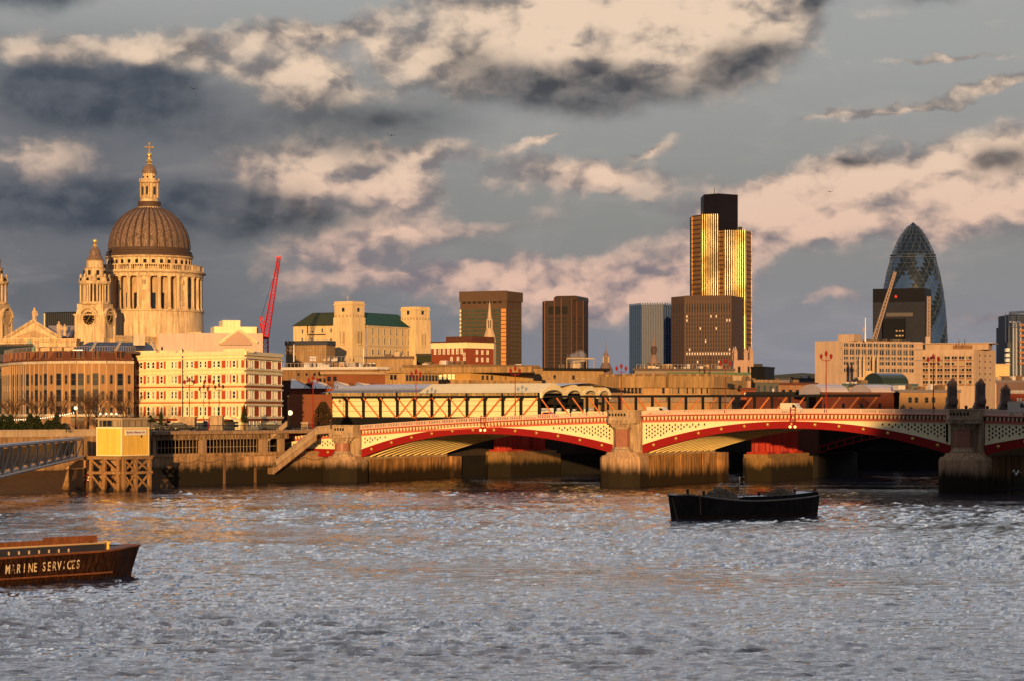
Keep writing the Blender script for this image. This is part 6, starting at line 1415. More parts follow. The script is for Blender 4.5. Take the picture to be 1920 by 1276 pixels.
strip_block('yellow_gallery_block', 'small block with a bright lit window between the two barrel roofs', [(1592, 540), (1636, 542)], 725, 10, brick_y, roofd, .2, winspec=[(0, (1617,), (734,), 6, 10, 'none-l'), (0, (1604,), (734,), 7, 5, 'none')])
t, frs, z = strip_block('glass_vault_roofs', 'dull green glazed vault and blue glass roofs in front of the pale office block', [(1580, 690), (1720, 700)], 722, 20, mat('dull_green_grey', (.12, .14, .13), var=.25), mat('blue_glass_roof', (.06, .10, .14), rough=.3, var=.3), .3, plant=8)
b = MB(frs[0]); ua, ub = frs[0].u(1656), frs[0].u(1704); pf = [(-6 + 6 * math.cos(math.pi * i / 10), z + .5 + 3.6 * math.sin(math.pi * i / 10)) for i in range(11)]
for (w0, za), (w1, zb) in zip(pf, pf[1:]): b.poly([(ua, w0, za), (ub, w0, za), (ub, w1, zb), (ua, w1, zb)])
b.poly([(ua, w, q) for w, q in pf]); b.poly([(ub, w, q) for w, q in pf]); b.build('vault', mat('green_vault', (.025, .04, .036), rough=.4, var=.2), t)
strip_block('right_edge_terrace', 'dark roofed terrace with red walls at the right edge beyond the last pier', [(1868, 640), (1960, 650)], 716, 20, mat('dusky_terrace', (.16, .10, .10), var=.3), MC['lilac_roof'], .3, winspec=[(0, rng_(1876, 1915, 6), (736,), 4, 6, 'none-b')], plant=6)
t, frs, z = strip_block('red_brick_corner', 'red brick corner building with a glowing lamp at the right edge', [(1893, 470), (1960, 475)], 737, 12, mat('bright_brick', (.34, .07, .04), var=.2), roofw, .2, winspec=[(0, (1908, 1914, 1921), (752,), 3.5, 6, 'hotel')])
# distant dark ridge and haze blue mass seen between towers
b = MB(); N = 60; pts = [(-1400 + 2800 * i / N, 14 + (ZH(679, 3600) - 14) * (.55 + .45 * math.sin(i * .5) * math.sin(i * .17 + 2))) for i in range(N + 1)]
for (x0, za), (x1, zb) in zip(pts, pts[1:]): b.poly([(x0, 3600, 5), (x1, 3600, 5), (x1, 3600, za + 0), (x0, 3600, za)]) if 0 else b.hexa([(x0, 3600, 5), (x1, 3600, 5), (x1, 3900, 5), (x0, 3900, 5), (x0, 3600, za), (x1, 3600, zb), (x1, 3900, zb), (x0, 3900, za)])
b.build('hills', mat('distant_hills', (.03, .04, .05), var=.2, scale=.01), kind='structure')

# ------------------------------------------------------------------ barges
rust = mat('rusty_hull_steel', (.036, .013, .007), rough=.75, var=1.3, scale=.7, streak=.8, bump=.4)
rust_l = mat('rusty_rail_steel', (.20, .07, .03), rough=.7, var=.6, scale=1.5, streak=.4)
tar = mat('tarred_hull', (.035, .028, .025), rough=.7, var=.6, scale=.6, streak=.3, spec=.02)
deckm = mat('brown_steel_deck', (.15, .075, .055), rough=.7, var=.5, scale=1.2)
def hull(t, fr, us, half, zs, mats, bot=-.7, rake=0.0, name='hull', wc=None):
    """closed hull: half beam and gunwale height per station; centre line at w = wc"""
    b = MB(fr); rings = []
    for u, h, z in zip(us, half, zs):
        k = .86 if h > 1 else .5; rings.append([b.P(p) for p in ((u, wc + h, z), (u, wc + h * .99, z - .35), (u, wc + h * .95, .15), (u, wc + h * k, bot), (u, wc - h * k, bot), (u, wc - h * .95, .15), (u, wc - h * .99, z - .35), (u, wc - h, z))])
    for a, c in zip(rings, rings[1:]):
        for i in range(7): b.face([a[i], c[i], c[i + 1], a[i + 1]], 0)
        b.face([a[7], c[7], c[0], a[0]], 1)
    b.face(rings[0], 0); b.face(rings[-1][::-1], 0)
    return b.build(name, mats, t, smooth=False)
def uat(fr, px, w):
    o = fr(0, w, 0); q = (px - 960) / F; return (q * o[1] - o[0]) / (fr.d[0] - q * fr.d[1])
A_ = FP(0, 171.5, 236, 180); ua0 = uat(A_, 259, -2.7)
ba = thing('rusty_barge', 'rusty lettered cargo barge cut off by the left edge in the foreground', 'barge', (A_.o[0], A_.o[1] + 2, 0))
us = [-34, -20, -10, 0, 4] + [ua0 - q for q in (5.6, 4.2, 3.0, 2.1, 1.4, 0)]; zs = [1.95, 1.9, 1.95, 2.05, 2.12, 2.16, 2.2, 2.25, 2.28, 2.30, 2.34]; hf = [2.7, 2.7, 2.7, 2.7, 2.68, 2.55, 2.3, 1.9, 1.4, .95, .25]
b = MB(A_); wc = -2.7; rings = []
for i, (u, h, z) in enumerate(zip(us, hf, zs)):
    rk = max(0, (u - ua0 + 5.6) / 5.6) ** 1.5 * 1.0
    rings.append([b.P(p) for p in ((u, wc + h, z), (u - rk * .2, wc + h * .98, z - .5), (u - rk * .75, wc + h * .9, .35), (u - rk, wc + h * .8, -.6), (u - rk, wc - h * .8, -.6), (u - rk * .75, wc - h * .9, .35), (u - rk * .2, wc - h * .98, z - .5), (u, wc - h, z))])
for a, c in zip(rings, rings[1:]):
    for i in range(7): b.face([a[i], c[i], c[i + 1], a[i + 1]], 0)
    b.face([a[7], c[7], c[0], a[0]], 1)
b.face(rings[0], 0); b.face(rings[-1][::-1], 0); hl_ = b.build('hull', [rust, deckm], ba)
b = MB(A_)
for (u0_, h0, z0_), (u1_, h1_, z1_) in zip(zip(us, hf, zs), zip(us[1:], hf[1:], zs[1:])): b.tube((u0_, wc + h0 + .02, z0_ - .02), (u1_, wc + h1_ + .02, z1_ - .02), .09, n=5); b.tube((u0_, wc - h0, z0_), (u1_, wc - h1_, z1_), .08, n=5)
b.build('gunwale_rail', rust_l, ba)
b = MB(A_)
for (u0_, h0), (u1_, h1_) in zip(zip(us, hf), zip(us[1:7], hf[1:7])): b.tube((u0_, wc + h0 * .96 + .03, .42), (u1_, wc + h1_ * .96 + .03, .42), .07, n=5)
b.build('rubbing_strake', rust_l, ba)
CE = uat(A_, 196, -.8); FE = uat(A_, 181, -4.6)
b = MB(A_); b.hexa([(-34, -.75, 1.8), (CE, -.75, 2.1), (CE, -.85, 2.1), (-34, -.85, 1.8), (-34, -.75, 2.62), (CE, -.75, 2.72), (CE, -.85, 2.72), (-34, -.85, 2.62)], 0); b.build('hatch_coaming', mat('dark_blue_coaming', (.03, .03, .045), rough=.6, var=.3), ba)
b = MB(A_); b.tube((-34, -.78, 2.66), (CE, -.78, 2.76), .075, n=5); b.build('coaming_rail', mat('worn_yellow_rail', (.5, .33, .17), rough=.5, var=.2), ba)
b = MB(A_); b.box(-34, FE - 5.2, -4.5, -4.65, 2.0, 2.95); b.box(FE - 5.2, FE, -4.5, -4.65, 2.0, 3.15); b.build('far_coaming', rust_l, ba)
b = MB(A_); b.box(-34, CE - .2, -.9, -4.5, 2.12, 2.18); b.build('hold_cover', darkvoid, ba)
for k in range(9): b = MB(A_); b.box(-.6 + k * .92 - .04, -.6 + k * .92 + .04, -.6, -.74, 2.2, 2.46); b.build('coaming_stay', mat('pale_stay', (.5, .38, .3), var=.2), ba)
ub = uat(A_, 201.5, -1.3); b = MB(A_); b.lathe(ub, -1.3, [(.17, 2.2), (.17, 2.62), (.28, 2.64), (.28, 2.78), (.18, 2.84)], 10); b.tube((ub - .34, -1.3, 2.7), (ub + .34, -1.3, 2.7), .07, n=5); b.build('bollard', mat('yellow_bollard', (.80, .48, .10), rough=.5, var=.2), ba)
b = MB(A_); b.lathe(ub, -4.0, [(.14, 2.2), (.14, 2.6), (.2, 2.62), (.2, 2.7)], 8); b.build('bollard', rust_l, ba)
worn = bpy.data.materials.new('worn_white_lettering'); worn.use_nodes = True; tt = NT(worn.node_tree); pb = tt.n['Principled BSDF']; g_ = tt.new('ShaderNodeNewGeometry').outputs['Position']
tt.l.new(tt.mix(tt.ramp(tt.noise(g_, 3.5, 5, .7), .40, .50), (.07, .03, .015, 1), (.60, .46, .30, 1)), pb.inputs['Base Color']); pb.inputs['Roughness'].default_value = .8
worn2 = bpy.data.materials.new('almost_gone_lettering'); worn2.use_nodes = True; tt = NT(worn2.node_tree); pb = tt.n['Principled BSDF']; g_ = tt.new('ShaderNodeNewGeometry').outputs['Position']
tt.l.new(tt.mix(tt.ramp(tt.noise(g_, 4.5, 5, .7), .52, .58), (.06, .026, .014, 1), (.70, .5, .34, 1)), pb.inputs['Base Color']); pb.inputs['Roughness'].default_value = .8
def letters(word, pa, pb_, faint=()):
    ua, ub = A_.u(pa), A_.u(pb_); n = len(word); stp_ = (ub - ua) / n
    for i, chh in enumerate(word):
        u = ua + i * stp_; narrow = chh == 'I'
        text_mesh(chh, .98, A_, u + (.1 if narrow else 0), -.045, .82 + .012 * u, 'lettering', worn2 if i in faint else worn, hl_, shear=.12, sx=.62 if chh != 'M' else .6, bold=.012)
letters('MARINE', 10, 74, (1,)); letters('SERVICES', 80, 153, (4,))
# barge on the right
B_ = FP(1291, 276.0, 1546, 288); LB = B_.L; wc = -2.6
bb = thing('tarred_barge', 'black tarred open barge heaped with rubble moored before the right arch', 'barge', (B_(LB / 2, wc, 0)[0], B_(LB / 2, wc, 0)[1], 0))
N = 24; b = MB(B_); rings = []
for i in range(N + 1):
    t = i / N; u = LB * t; h = 2.6 * (min(1, (t + .02) / .14) ** .5) * (min(1, (1.04 - t) / .16) ** .5); z = 2.0 + 1.15 * max(0, (.5 - t) / .5) ** 1.7 + .5 * max(0, (t - .55) / .45) ** 1.6
    if t < .03: z -= .25 * (1 - t / .03)
    ov = -.5 * max(0, 1 - t / .12) + .38 * max(0, (t - .9) / .1)
    rings.append([b.P(p) for p in ((u + ov, wc + h, z), (u + ov * .85, wc + h * .99, z - .25), (u + ov * .2, wc + h * .93, .3), (u, wc + h * .8, -.7), (u, wc - h * .8, -.7), (u + ov * .2, wc - h * .93, .3), (u + ov * .85, wc - h * .99, z - .25), (u + ov, wc - h, z))])
RG = [[b.v[k] for k in r] for r in rings]
for a, c in zip(rings, rings[1:]):
    for i in range(7): b.face([a[i], c[i], c[i + 1], a[i + 1]], 0 if i != 2 else 1)
    b.face([a[7], c[7], c[0], a[0]], 2)
b.face(rings[0], 0); b.face(rings[-1][::-1], 0); b.build('hull', [tar, mat('rust_streaked_bottom', (.07, .04, .026), var=.6, scale=.8, streak=.5), mat('grey_wet_deck', (.16, .13, .12), rough=.6, var=.4, scale=.8)], bb)
b = MB()
for a, c in zip(RG, RG[1:]): b.tube(a[0], c[0], .12, n=5); b.tube(a[7], c[7], .10, n=5)
b.build('gunwale', mat('worn_gunwale', (.24, .19, .17), rough=.6, var=.5, scale=1.5), bb)
b = MB(B_); pf = [(LB * (.42 + .56 * i / 12), 2.05 + .45 * (max(0, i - 5) / 7) ** 1.5) for i in range(13)]
b.strip([(u, z - .1) for u, z in pf], [(u, z + .5) for u, z in pf], wc + 1.9, wc + 1.75); b.strip([(u, z - .1) for u, z in pf], [(u, z + .55) for u, z in pf], wc - 1.8, wc - 1.95); b.box(pf[-1][0] - .1, pf[-1][0], wc + 1.9, wc - 1.9, 2.3, 3.0); b.build('coaming', mat('dark_coaming', (.015, .013, .015), rough=.5, var=.4), bb)
b = MB(B_)
for (u0_, z0_), (u1_, z1_) in zip(pf, pf[1:]): b.poly([(u0_, wc + 1.8, z0_ + .40), (u1_, wc + 1.8, z1_ + .40), (u1_, wc - 1.8, z1_ + .46), (u0_, wc - 1.8, z0_ + .46)])
b.build('hatch_tarpaulin', mat('grey_tarpaulin', (.34, .33, .36), rough=.5, var=.3, scale=.8), bb)
rub = mat('rubble', (.16, .12, .08), var=.6, scale=2.5, bump=.6)
rr = random.Random(4)
for px, wd, hh, zb in ((1353, 2.5, 1.55, 2.3), (1468, 1.9, .95, 2.5)):
    b = MB(B_); uc = B_.u(px + 20); n, m = 16, 12; V_ = []
    for j in range(m + 1):
        for i in range(n + 1):
            x, y = -1 + 2 * i / n, -1 + 2 * j / m; d = math.sqrt(x * x + y * y); z = zb + max(-.4, hh * (1 - d ** 1.25)) + rr.uniform(-.13, .13)
            V_.append(b.P((uc + x * wd * 1.15 + .35 * y, wc + y * 1.6, z)))
    for j in range(m):
        for i in range(n): b.face([V_[j * (n + 1) + i], V_[j * (n + 1) + i + 1], V_[(j + 1) * (n + 1) + i + 1], V_[(j + 1) * (n + 1) + i]])
    for _ in range(45):
        x, y = rr.uniform(-.9, .9), rr.uniform(-.9, .9); d = math.hypot(x, y)
        if d < 1: s = rr.uniform(.07, .2); b.ball((uc + x * wd * 1.1, wc + y * 1.5, zb + hh * (1 - d ** 1.25) + s * .4), s, 3)
    o = b.build('rubble_heap', rub, None); tag(o, 'tall rubble heap in the left of the black barge' if px == 1353 else 'low rubble heap in the right of the black barge', 'rubble', 'rubble heaps on the black barge'); LOC[o.name] = (0, 0, 0)
b = MB(B_)
for px in (1396, 1404): u = B_.u(px + 20); b.tube((u, wc - .5, 2.4), (u, wc - .5, 5.0), .07, n=6); [b.tube((u, wc - .5, 3.0), (u + dx_, wc - .5 + dy_, 2.4), .05, n=4) for dx_, dy_ in ((.5, .3), (-.5, .3))]
b.build('mast_post', mat('pale_post', (.45, .38, .33), var=.1), bb)
b = MB(B_); u0_, u1_ = B_.u(1396.5 + 20), B_.u(1403.5 + 20); b.box(u0_, u1_, wc - .35, wc - .6, 4.45, 4.95); b.box(u0_ + .1, u1_ - .1, wc - .38, wc - .58, 3.9, 4.2); b.build('mast_board', black, bb)
for px, w_, z_ in ((1308, -.9, 3.0), (1494, -2.5, 2.9), (1437, -3.6, 2.6), (1290, -2.2, 3.2)): b = MB(B_); b.lathe(B_.u(px + 20), w_, [(.16, z_ - .3), (.16, z_ + .25), (.22, z_ + .28), (.22, z_ + .4)], 8); b.build('bollard', rust_l if px == 1494 else black, bb)
b = MB(B_); b.box(LB + .1, LB + .35, wc + .6, wc + .35, 2.2, 3.3); b.build('stern_post', rust_l, bb)
b = MB(B_); u = B_.u(1293 + 20); b.tube((u, -.1, 3.0), (u + .05, .05, .5), .05, n=4); b.tube((-.55, wc, 2.6), (-.6, wc + 1.2, -.3), .05, n=4); b.build('mooring_rope', mat('rope', (.22, .14, .09), var=.2), bb)
# mooring wake is left to the water

# ------------------------------------------------------------------ birds
gullw = mat('gull_white', (.65, .62, .58), var=.1); gulld = mat('gull_dark', (.05, .045, .05), var=.1)
def flying(name, label, px, py, Z, m, span=1.3, lift=.12, bank=0.0, yaw=0.0, up=0.0):
    c = (X(px, Z), Z, ZH(py, Z)); o = thing(name, label, 'bird', c, 'birds in the air')
    o.rotation_euler = (0, bank, yaw); LOC[o.name] = (0, 0, 0)
    b = MB(); L = span * .36
    for i, (x0, r0) in enumerate(((-.5, .01), (-.35, .06), (0, .085), (.3, .06), (.42, .05), (.5, .015))):
        pass
    pr = [(-.5, .012), (-.35, .055), (0, .085), (.28, .06), (.38, .05), (.46, .035), (.54, .008)]; R_ = []
    for y, r in pr: R_.append([b.P((r * span * math.cos(a), y * L, r * span * math.sin(a))) for a in [math.pi * 2 * k / 8 for k in range(8)]])
    for a, d_ in zip(R_, R_[1:]):
        for k in range(8): b.face([a[k], a[(k + 1) % 8], d_[(k + 1) % 8], d_[k]])
    for s in (-1, 1):   # two-part wing, bent at the wrist, with thickness
        q = [(0, .10, 0), (0, -.12, 0), (.5, -.10 + up, lift * 1.6 + up), (.5, .14 + up * .5, lift * 1.6 + up), (1, -.16, lift * .6 + up * 1.3), (1, -.08, lift * .6 + up * 1.3)]
        P = lambda x, y, z, dz: b.P((s * (.05 + x * .5) * span, y * span * .8, z * span + dz))
        t_ = [P(*p, .012) for p in q]; u_ = [P(*p, -.012) for p in q]
        for X_ in (t_, u_): b.face([X_[0], X_[1], X_[2], X_[3]]); b.face([X_[3], X_[2], X_[4], X_[5]])
        for e in ((0, 3), (3, 5), (5, 4), (4, 2), (2, 1)): b.face([t_[e[0]], t_[e[1]], u_[e[1]], u_[e[0]]])
    b.poly([(-.02, -.45 * L, 0), (.02, -.45 * L, 0), (.09, -.75 * L, 0), (-.09, -.75 * L, 0)])
    b.build('body', m, o); return o
flying('gull', 'dark gull in the upper left sky above the dome', 363, 167, 360, gulld, 1.35, .08, .1, .2)
flying('gull', 'dark gull gliding in the sky right of the red crane', 734, 254, 370, gulld, 1.4, .03, 0, .1)
flying('gull', 'dark gull against the pink cloud left of the egg shaped tower', 1556, 360, 380, gulld, 1.1, .06, -.05, .3)
flying('gull', 'tiny distant gull above the egg shaped tower tip', 1714, 365, 1000, gulld, 1.2, .06)
flying('gull', 'white gull with raised wings over the water by the last pier', 1905, 889, 335, gullw, 1.25, .30, .1, .3, .08)
def perched(label, fr, u, w, z):
    p = fr(u, w, z); o = thing('perched_gull', label, 'bird', p, 'gulls perched on the black barge'); LOC[o.name] = (0, 0, 0)
    b = MB(); R_ = []
    for x, z_, r in ((-.30, .20, .015), (-.18, .22, .06), (0, .25, .10), (.12, .30, .08), (.17, .38, .05), (.20, .44, .055), (.26, .45, .035), (.33, .43, .01)): R_.append([b.P((x, r * math.cos(a), z_ + r * math.sin(a))) for a in [2 * math.pi * k / 8 for k in range(8)]])
    for a, d_ in zip(R_, R_[1:]):
        for k in range(8): b.face([a[k], a[(k + 1) % 8], d_[(k + 1) % 8], d_[k]])
    for y in (-.04, .04): b.tube((.02, y, .18), (.03, y, 0), .012, n=4)
    b.build('body', gullw, o, smooth=True)
perched('white gull perched highest on the bow of the black barge', B_, B_.u(1293 + 20), -.15, 3.05)
perched('white gull perched on the tall rubble heap', B_, B_.u(1354 + 20), wc, 3.85)
perched('white gull perched on the tarpaulin edge between the rubble heap and mast', B_, B_.u(1376 + 20), wc - 1.7, 2.75)
perched('white gull perched near the right end of the black barge', B_, B_.u(1507 + 20), wc - 1.2, 3.0)

# ------------------------------------------------------------------ lamps and street furniture
def lamp_parts(o, h, m=lampred):
    b = MB(); b.lathe(0, 0, [(.28, 0), (.28, .5), (.18, .7), (.14, 1.6), (.16, 1.7), (.10, 1.8), (.075, h - 1.6), (.12, h - 1.5), (.06, h - 1.3), (.05, h - .7)], 8); b.build('post', m, o)
    for s in (-1, 1):
        b = MB()
        for i in range(6): a0, a1 = math.pi * .5 * i / 6, math.pi * .5 * (i + 1) / 6; b.tube((s * .9 * math.sin(a0), 0, h - 1.45 + .35 * (1 - math.cos(a0))), (s * .9 * math.sin(a1), 0, h - 1.45 + .35 * (1 - math.cos(a1))), .05, n=4)
        b.build('arm', m, o)
        b = MB(); b.lathe(s * .9, 0, [(.08, h - 1.15), (.22, h - 1.0), (.28, h - .62), (.30, h - .58), (.10, h - .38), (.03, h - .25)], 8); b.build('lantern', m, o)
    b = MB(); b.lathe(0, 0, [(.08, h - .75), (.22, h - .6), (.28, h - .2), (.30, h - .16), (.10, h + .08), (.03, h + .3)], 8); b.build('lantern', m, o)
proto = None
for px, top, lab in ((780, 690, 'leftmost red triple lantern lamp standing on the road bridge over the left span'), (966, 684, 'red triple lantern lamp at the right end of the covered station wall'), (1165, 680, 'red triple lantern lamp beside the second bridge pier'),
                     (1360, 670, 'red triple lantern lamp in front of the pinnacled church tower'), (1549, 656, 'red triple lantern lamp in front of the pale office block left end'), (1750, 662, 'red triple lantern lamp in front of the pale office wing')):
    u = u_at(px, -29); p = BR(u, -29, 0); zb = ptop(u) - 1.0
    if proto is None: proto = o = thing('bridge_lamp', lab, 'street lamp', (p[0], p[1], zb), 'red lamps along the bridge'); LOC[o.name] = (0, 0, 0); lamp_parts(o, 10.0)
    else: o = copy_tree(proto); o.location = (p[0], p[1], zb); o['label'] = lab
    o.rotation_euler = (0, 0, BR.ang * .4); o.scale = (1, 1, (ZH(top, p[1]) - zb) / 10.2)
for px, top, Z, lab in ((355, 706, 436, 'red lamp post in front of the hotel, the left one of two'), (392, 706, 438, 'red lamp post in front of the hotel, the right one of two'), (587, 702, 452, 'red lamp post beside the brown shed above the river stairs')):
    o = copy_tree(proto); o.location = (X(px, Z), Z, LAND); o['label'] = lab; o['group'] = 'red lamps on the approach'; o.scale = (1, 1, (ZH(top, Z) - LAND) / 10.2); o.rotation_euler = (0, 0, 0)
def nav_light(px, lab, ups=2.4):
    u = BR.u(px); zt = ptop(u); o = thing('navigation_light', lab, 'signal', BR(u, .8, zt - 2), 'red navigation light brackets on the arch crowns')
    b = MB(BR)
    for du in (-.45, .45): b.tube((u + du, .85, zt + .3), (u + du, .85, zt - ups), .09, n=5); b.tube((u + du, .85, zt + .25), (u + du, .4, zt + .1), .08, n=4)
    for z in (zt - .2, zt - 1.2, zt - 2.0): b.tube((u - .5, .85, z), (u + .5, .85, z), .07, n=4)
    b.build('bracket', lampred, o)
    for du in (-.45, .45): b = MB(BR); b.ball((u + du, 1.0, zt - ups), .26, 6); b.build('lamp', mat('amber_lamp', (.9, .6, .2), var=0, em=.9, emcol=(1, .65, .25)), o)
nav_light(910, 'red navigation light bracket hanging on the crown of the left arch'); nav_light(1490, 'red navigation light bracket hanging on the crown of the right arch', 3.1)
# festoon and globe lamps
bulbm = mat('festoon_bulb', (1, .9, .7), var=0, em=3.0, emcol=(1, .82, .55))
fe = thing('festoon_lights', 'string of small white bulbs sagging in front of the bare trees', 'string lights', (X(70, 388), 388, 12))
pts = []; n = 38
for i in range(n + 1):
    t = i / n; px = -14 + 156 * t; y = 786 + (773 - 786) * t + 17 * t * (1 - t) * 1.2 - 1 + 3 * t * (1 - t); pts.append((X(px, 388), 388, ZH(y, 388)))
b = MB(); [b.tube(p, q, .025, n=3) for p, q in zip(pts, pts[1:])]; b.build('cable', black, fe)
b0 = MB(); b0.ball((0, 0, 0), .075, 5); me0 = None
for p in pts:
    if me0 is None: b0.raw = 1; o = b0.build('bulb', bulbm, fe); me0 = o.data; [setattr(v, 'co', (v.co[0] + LOC[fe.name][0], v.co[1] + LOC[fe.name][1], v.co[2] + LOC[fe.name][2])) for v in me0.vertices]
    else: o = bpy.data.objects.new('bulb', me0); COL.objects.link(o); o.parent = fe
    o.location = tuple(p[k] - LOC[fe.name][k] for k in range(3))
dk_ = mat('dark_bronze', (.03, .024, .02), rough=.5, var=.2)
def globe_lamp(px, py, Z, lab, h0=None, r=.32, glow=True):
    x, zt = X(px, Z), ZH(py, Z); zb = 9.7 if h0 is None else h0; o = thing('globe_lamp', lab, 'street lamp', (x, Z, zb), 'globe lamps on the embankment')
    b = MB(); b.lathe(x, Z, [(.32, zb), (.32, zb + .4), (.16, zb + .7), (.09, zb + 1.2), (.07, zt - .3)], 8); b.build('post', dk_, o)
    b = MB(); b.ball((x, Z, zt), r, 8); b.build('globe', mat('lit_globe', (.9, .8, .6), var=0, em=1.1, emcol=(1, .78, .5)) if glow else glass_m, o, smooth=True)
globe_lamp(142, 764, 386, 'lit globe lamp at the right end of the string lights')
for k, px in enumerate((188, 199, 209, 218)): globe_lamp(px, 775, 405, ('first', 'second', 'third', 'fourth')[k] + ' from the left of the four small lamps above the hut cabin', r=.2)
globe_lamp(544, 773, 440, 'large lit globe lamp in the dark gap right of the hotel', r=.5); globe_lamp(540, 742, 436, 'tall thin dark lamp post in front of the brown shed', r=.15, glow=False); globe_lamp(458, 780, 434, 'short dark lamp post in front of the hotel right face', r=.18, glow=False)
# stone pedestals along the road
for px, w_, yt, lab in ((405, 2.4, 778, 'wide stone pedestal in front of the middle of the hotel'), (349, 3.2, 780, 'broad stone plinth in front of the hotel drainpipe'), (458, 1.2, 783, 'narrow stone pedestal below the dark cone tree'), (571, 1.3, 790, 'small stone plinth at the head of the river stairs')):
    Z = 432; x = X(px, Z); o = thing('stone_pedestal', lab, 'pedestal', (x, Z, LAND), 'pedestals along the embankment road')
    b = MB(); zt = ZH(yt, Z); b.box(x - w_ / 2, x + w_ / 2, Z, Z + w_, LAND, zt - .3); b.box(x - w_ * .56, x + w_ * .56, Z - .1, Z + w_ + .1, zt - .3, zt); b.box(x - w_ * .56, x + w_ * .56, Z - .1, Z + w_ + .1, LAND, LAND + .4); b.build('block', stone_d, o)
# ------------------------------------------------------------------ vehicles
def car_at(name, label, cat, px, Z, zb, L, H_, m, van=False, rz=0.0, grp=None):
    x = X(px, Z); o = thing(name, label, cat, (x, Z, zb), grp, rz); LOC[o.name] = (0, 0, 0); W = .88
    if van: pf = [(-L / 2, .35), (-L / 2, H_), (L * .22, H_), (L * .36, H_ * .62), (L / 2, H_ * .5), (L / 2, .35)]
    else: pf = [(-L / 2, .35), (-L / 2, H_ * .58), (-L * .40, H_ * .64), (-L * .28, H_ * .97), (L * .06, H_), (L * .2, H_ * .66), (L * .46, H_ * .56), (L / 2, H_ * .42), (L / 2, .32)]
    b = MB(lambda u, w, z: (u, w, z)); b.slab(pf, -W, W); b.build('body', m, o)
    gl = [(-L * .25, H_ * .66), (-L * .2, H_ * .92), (L * .04, H_ * .94), (L * .15, H_ * .68)] if not van else [(L * .1, H_ * .6), (L * .1, H_ * .88), (L * .2, H_ * .88), (L * .33, H_ * .62)]
    b = MB(); b.slab(gl, -W - .015, -W + .01); b.slab(gl, W - .01, W + .015); b.build('window', glass_d, o)
    for sx in (-1, 1):
        for sy in (-1, 1):
            b = MB(); c = [(sx * L * .32 + .33 * math.cos(t), .33 + .33 * math.sin(t)) for t in [2 * math.pi * i / 14 for i in range(14)]]; b.slab(c, sy * W - .12, sy * W + .06); b.build('wheel', black, o)
    for sy in (-1, 1): b = MB(); b.box(-L / 2 - .02, -L / 2 + .05, sy * .6 - .15, sy * .6 + .15, H_ * .42, H_ * .52); b.build('tail_light', mat('tail_light_red', (.6, .02, .01), var=0, em=.5, emcol=(1, .05, .02)), o)
    for sy in (-1, 1): b = MB(); b.box(L / 2 - .05, L / 2 + .02, sy * .6 - .15, sy * .6 + .15, H_ * .36, H_ * .46); b.build('headlight', mat('headlight_lens', (.7, .6, .5), rough=.2, var=0), o)
    return o
cm = lambda n, c: mat(n, c, rough=.45, var=.05, spec=.2)
car_at('parked_car', 'dark car on the embankment road just right of the yellow hut', 'car', 291, 425, LAND + .15, 4.3, 1.5, cm('dark_grey_car_paint', (.03, .025, .025)), grp='cars on the embankment road')
car_at('parked_car', 'black car with red tail lights on the embankment road before the hotel', 'car', 337, 427, LAND + .15, 4.5, 1.45, cm('black_car_paint', (.012, .012, .014)), grp='cars on the embankment road')
car_at('parked_car', 'black estate car in front of the hotel right corner', 'car', 511, 428, LAND + .15, 4.8, 1.6, cm('black_car_paint', (.012, .012, .014)), grp='cars on the embankment road')
car_at('parked_car', 'dark red car half hidden behind the second parked car from the hut', 'car', 308, 432, LAND + .15, 4.2, 1.4, cm('maroon_car_paint', (.16, .02, .015)), grp='cars on the embankment road')
def on_bridge(px, w): u = u_at(px, w); p = BR(u, w, 0); return p[1], ptop(u) - 1.0
Z_, z_ = on_bridge(1485, -8); car_at('white_van', 'white van crossing the crown of the right arch', 'van', 1485, Z_, z_, 3.7, 2.0, cm('white_van_paint', (.62, .55, .45)), True, BR.ang, 'vehicles on the bridge')
Z_, z_ = on_bridge(1236, -8); car_at('white_van', 'long white van on the bridge right of the second pier', 'van', 1236, Z_, z_, 4.2, 1.75, cm('white_van_paint', (.62, .55, .45)), True, BR.ang, 'vehicles on the bridge')
Z_, z_ = on_bridge(1030, -7); car_at('red_car', 'red car roof showing above the parapet left of the second pier', 'car', 1030, Z_, z_, 3.2, 1.5, cm('red_car_paint', (.45, .03, .02)), False, BR.ang, 'vehicles on the bridge')
Z_, z_ = on_bridge(1910, -8); car_at('white_van', 'white minibus at the right edge beyond the last pier', 'van', 1912, Z_, z_, 3.6, 2.6, cm('white_van_paint', (.62, .55, .45)), True, BR.ang, 'vehicles on the bridge')
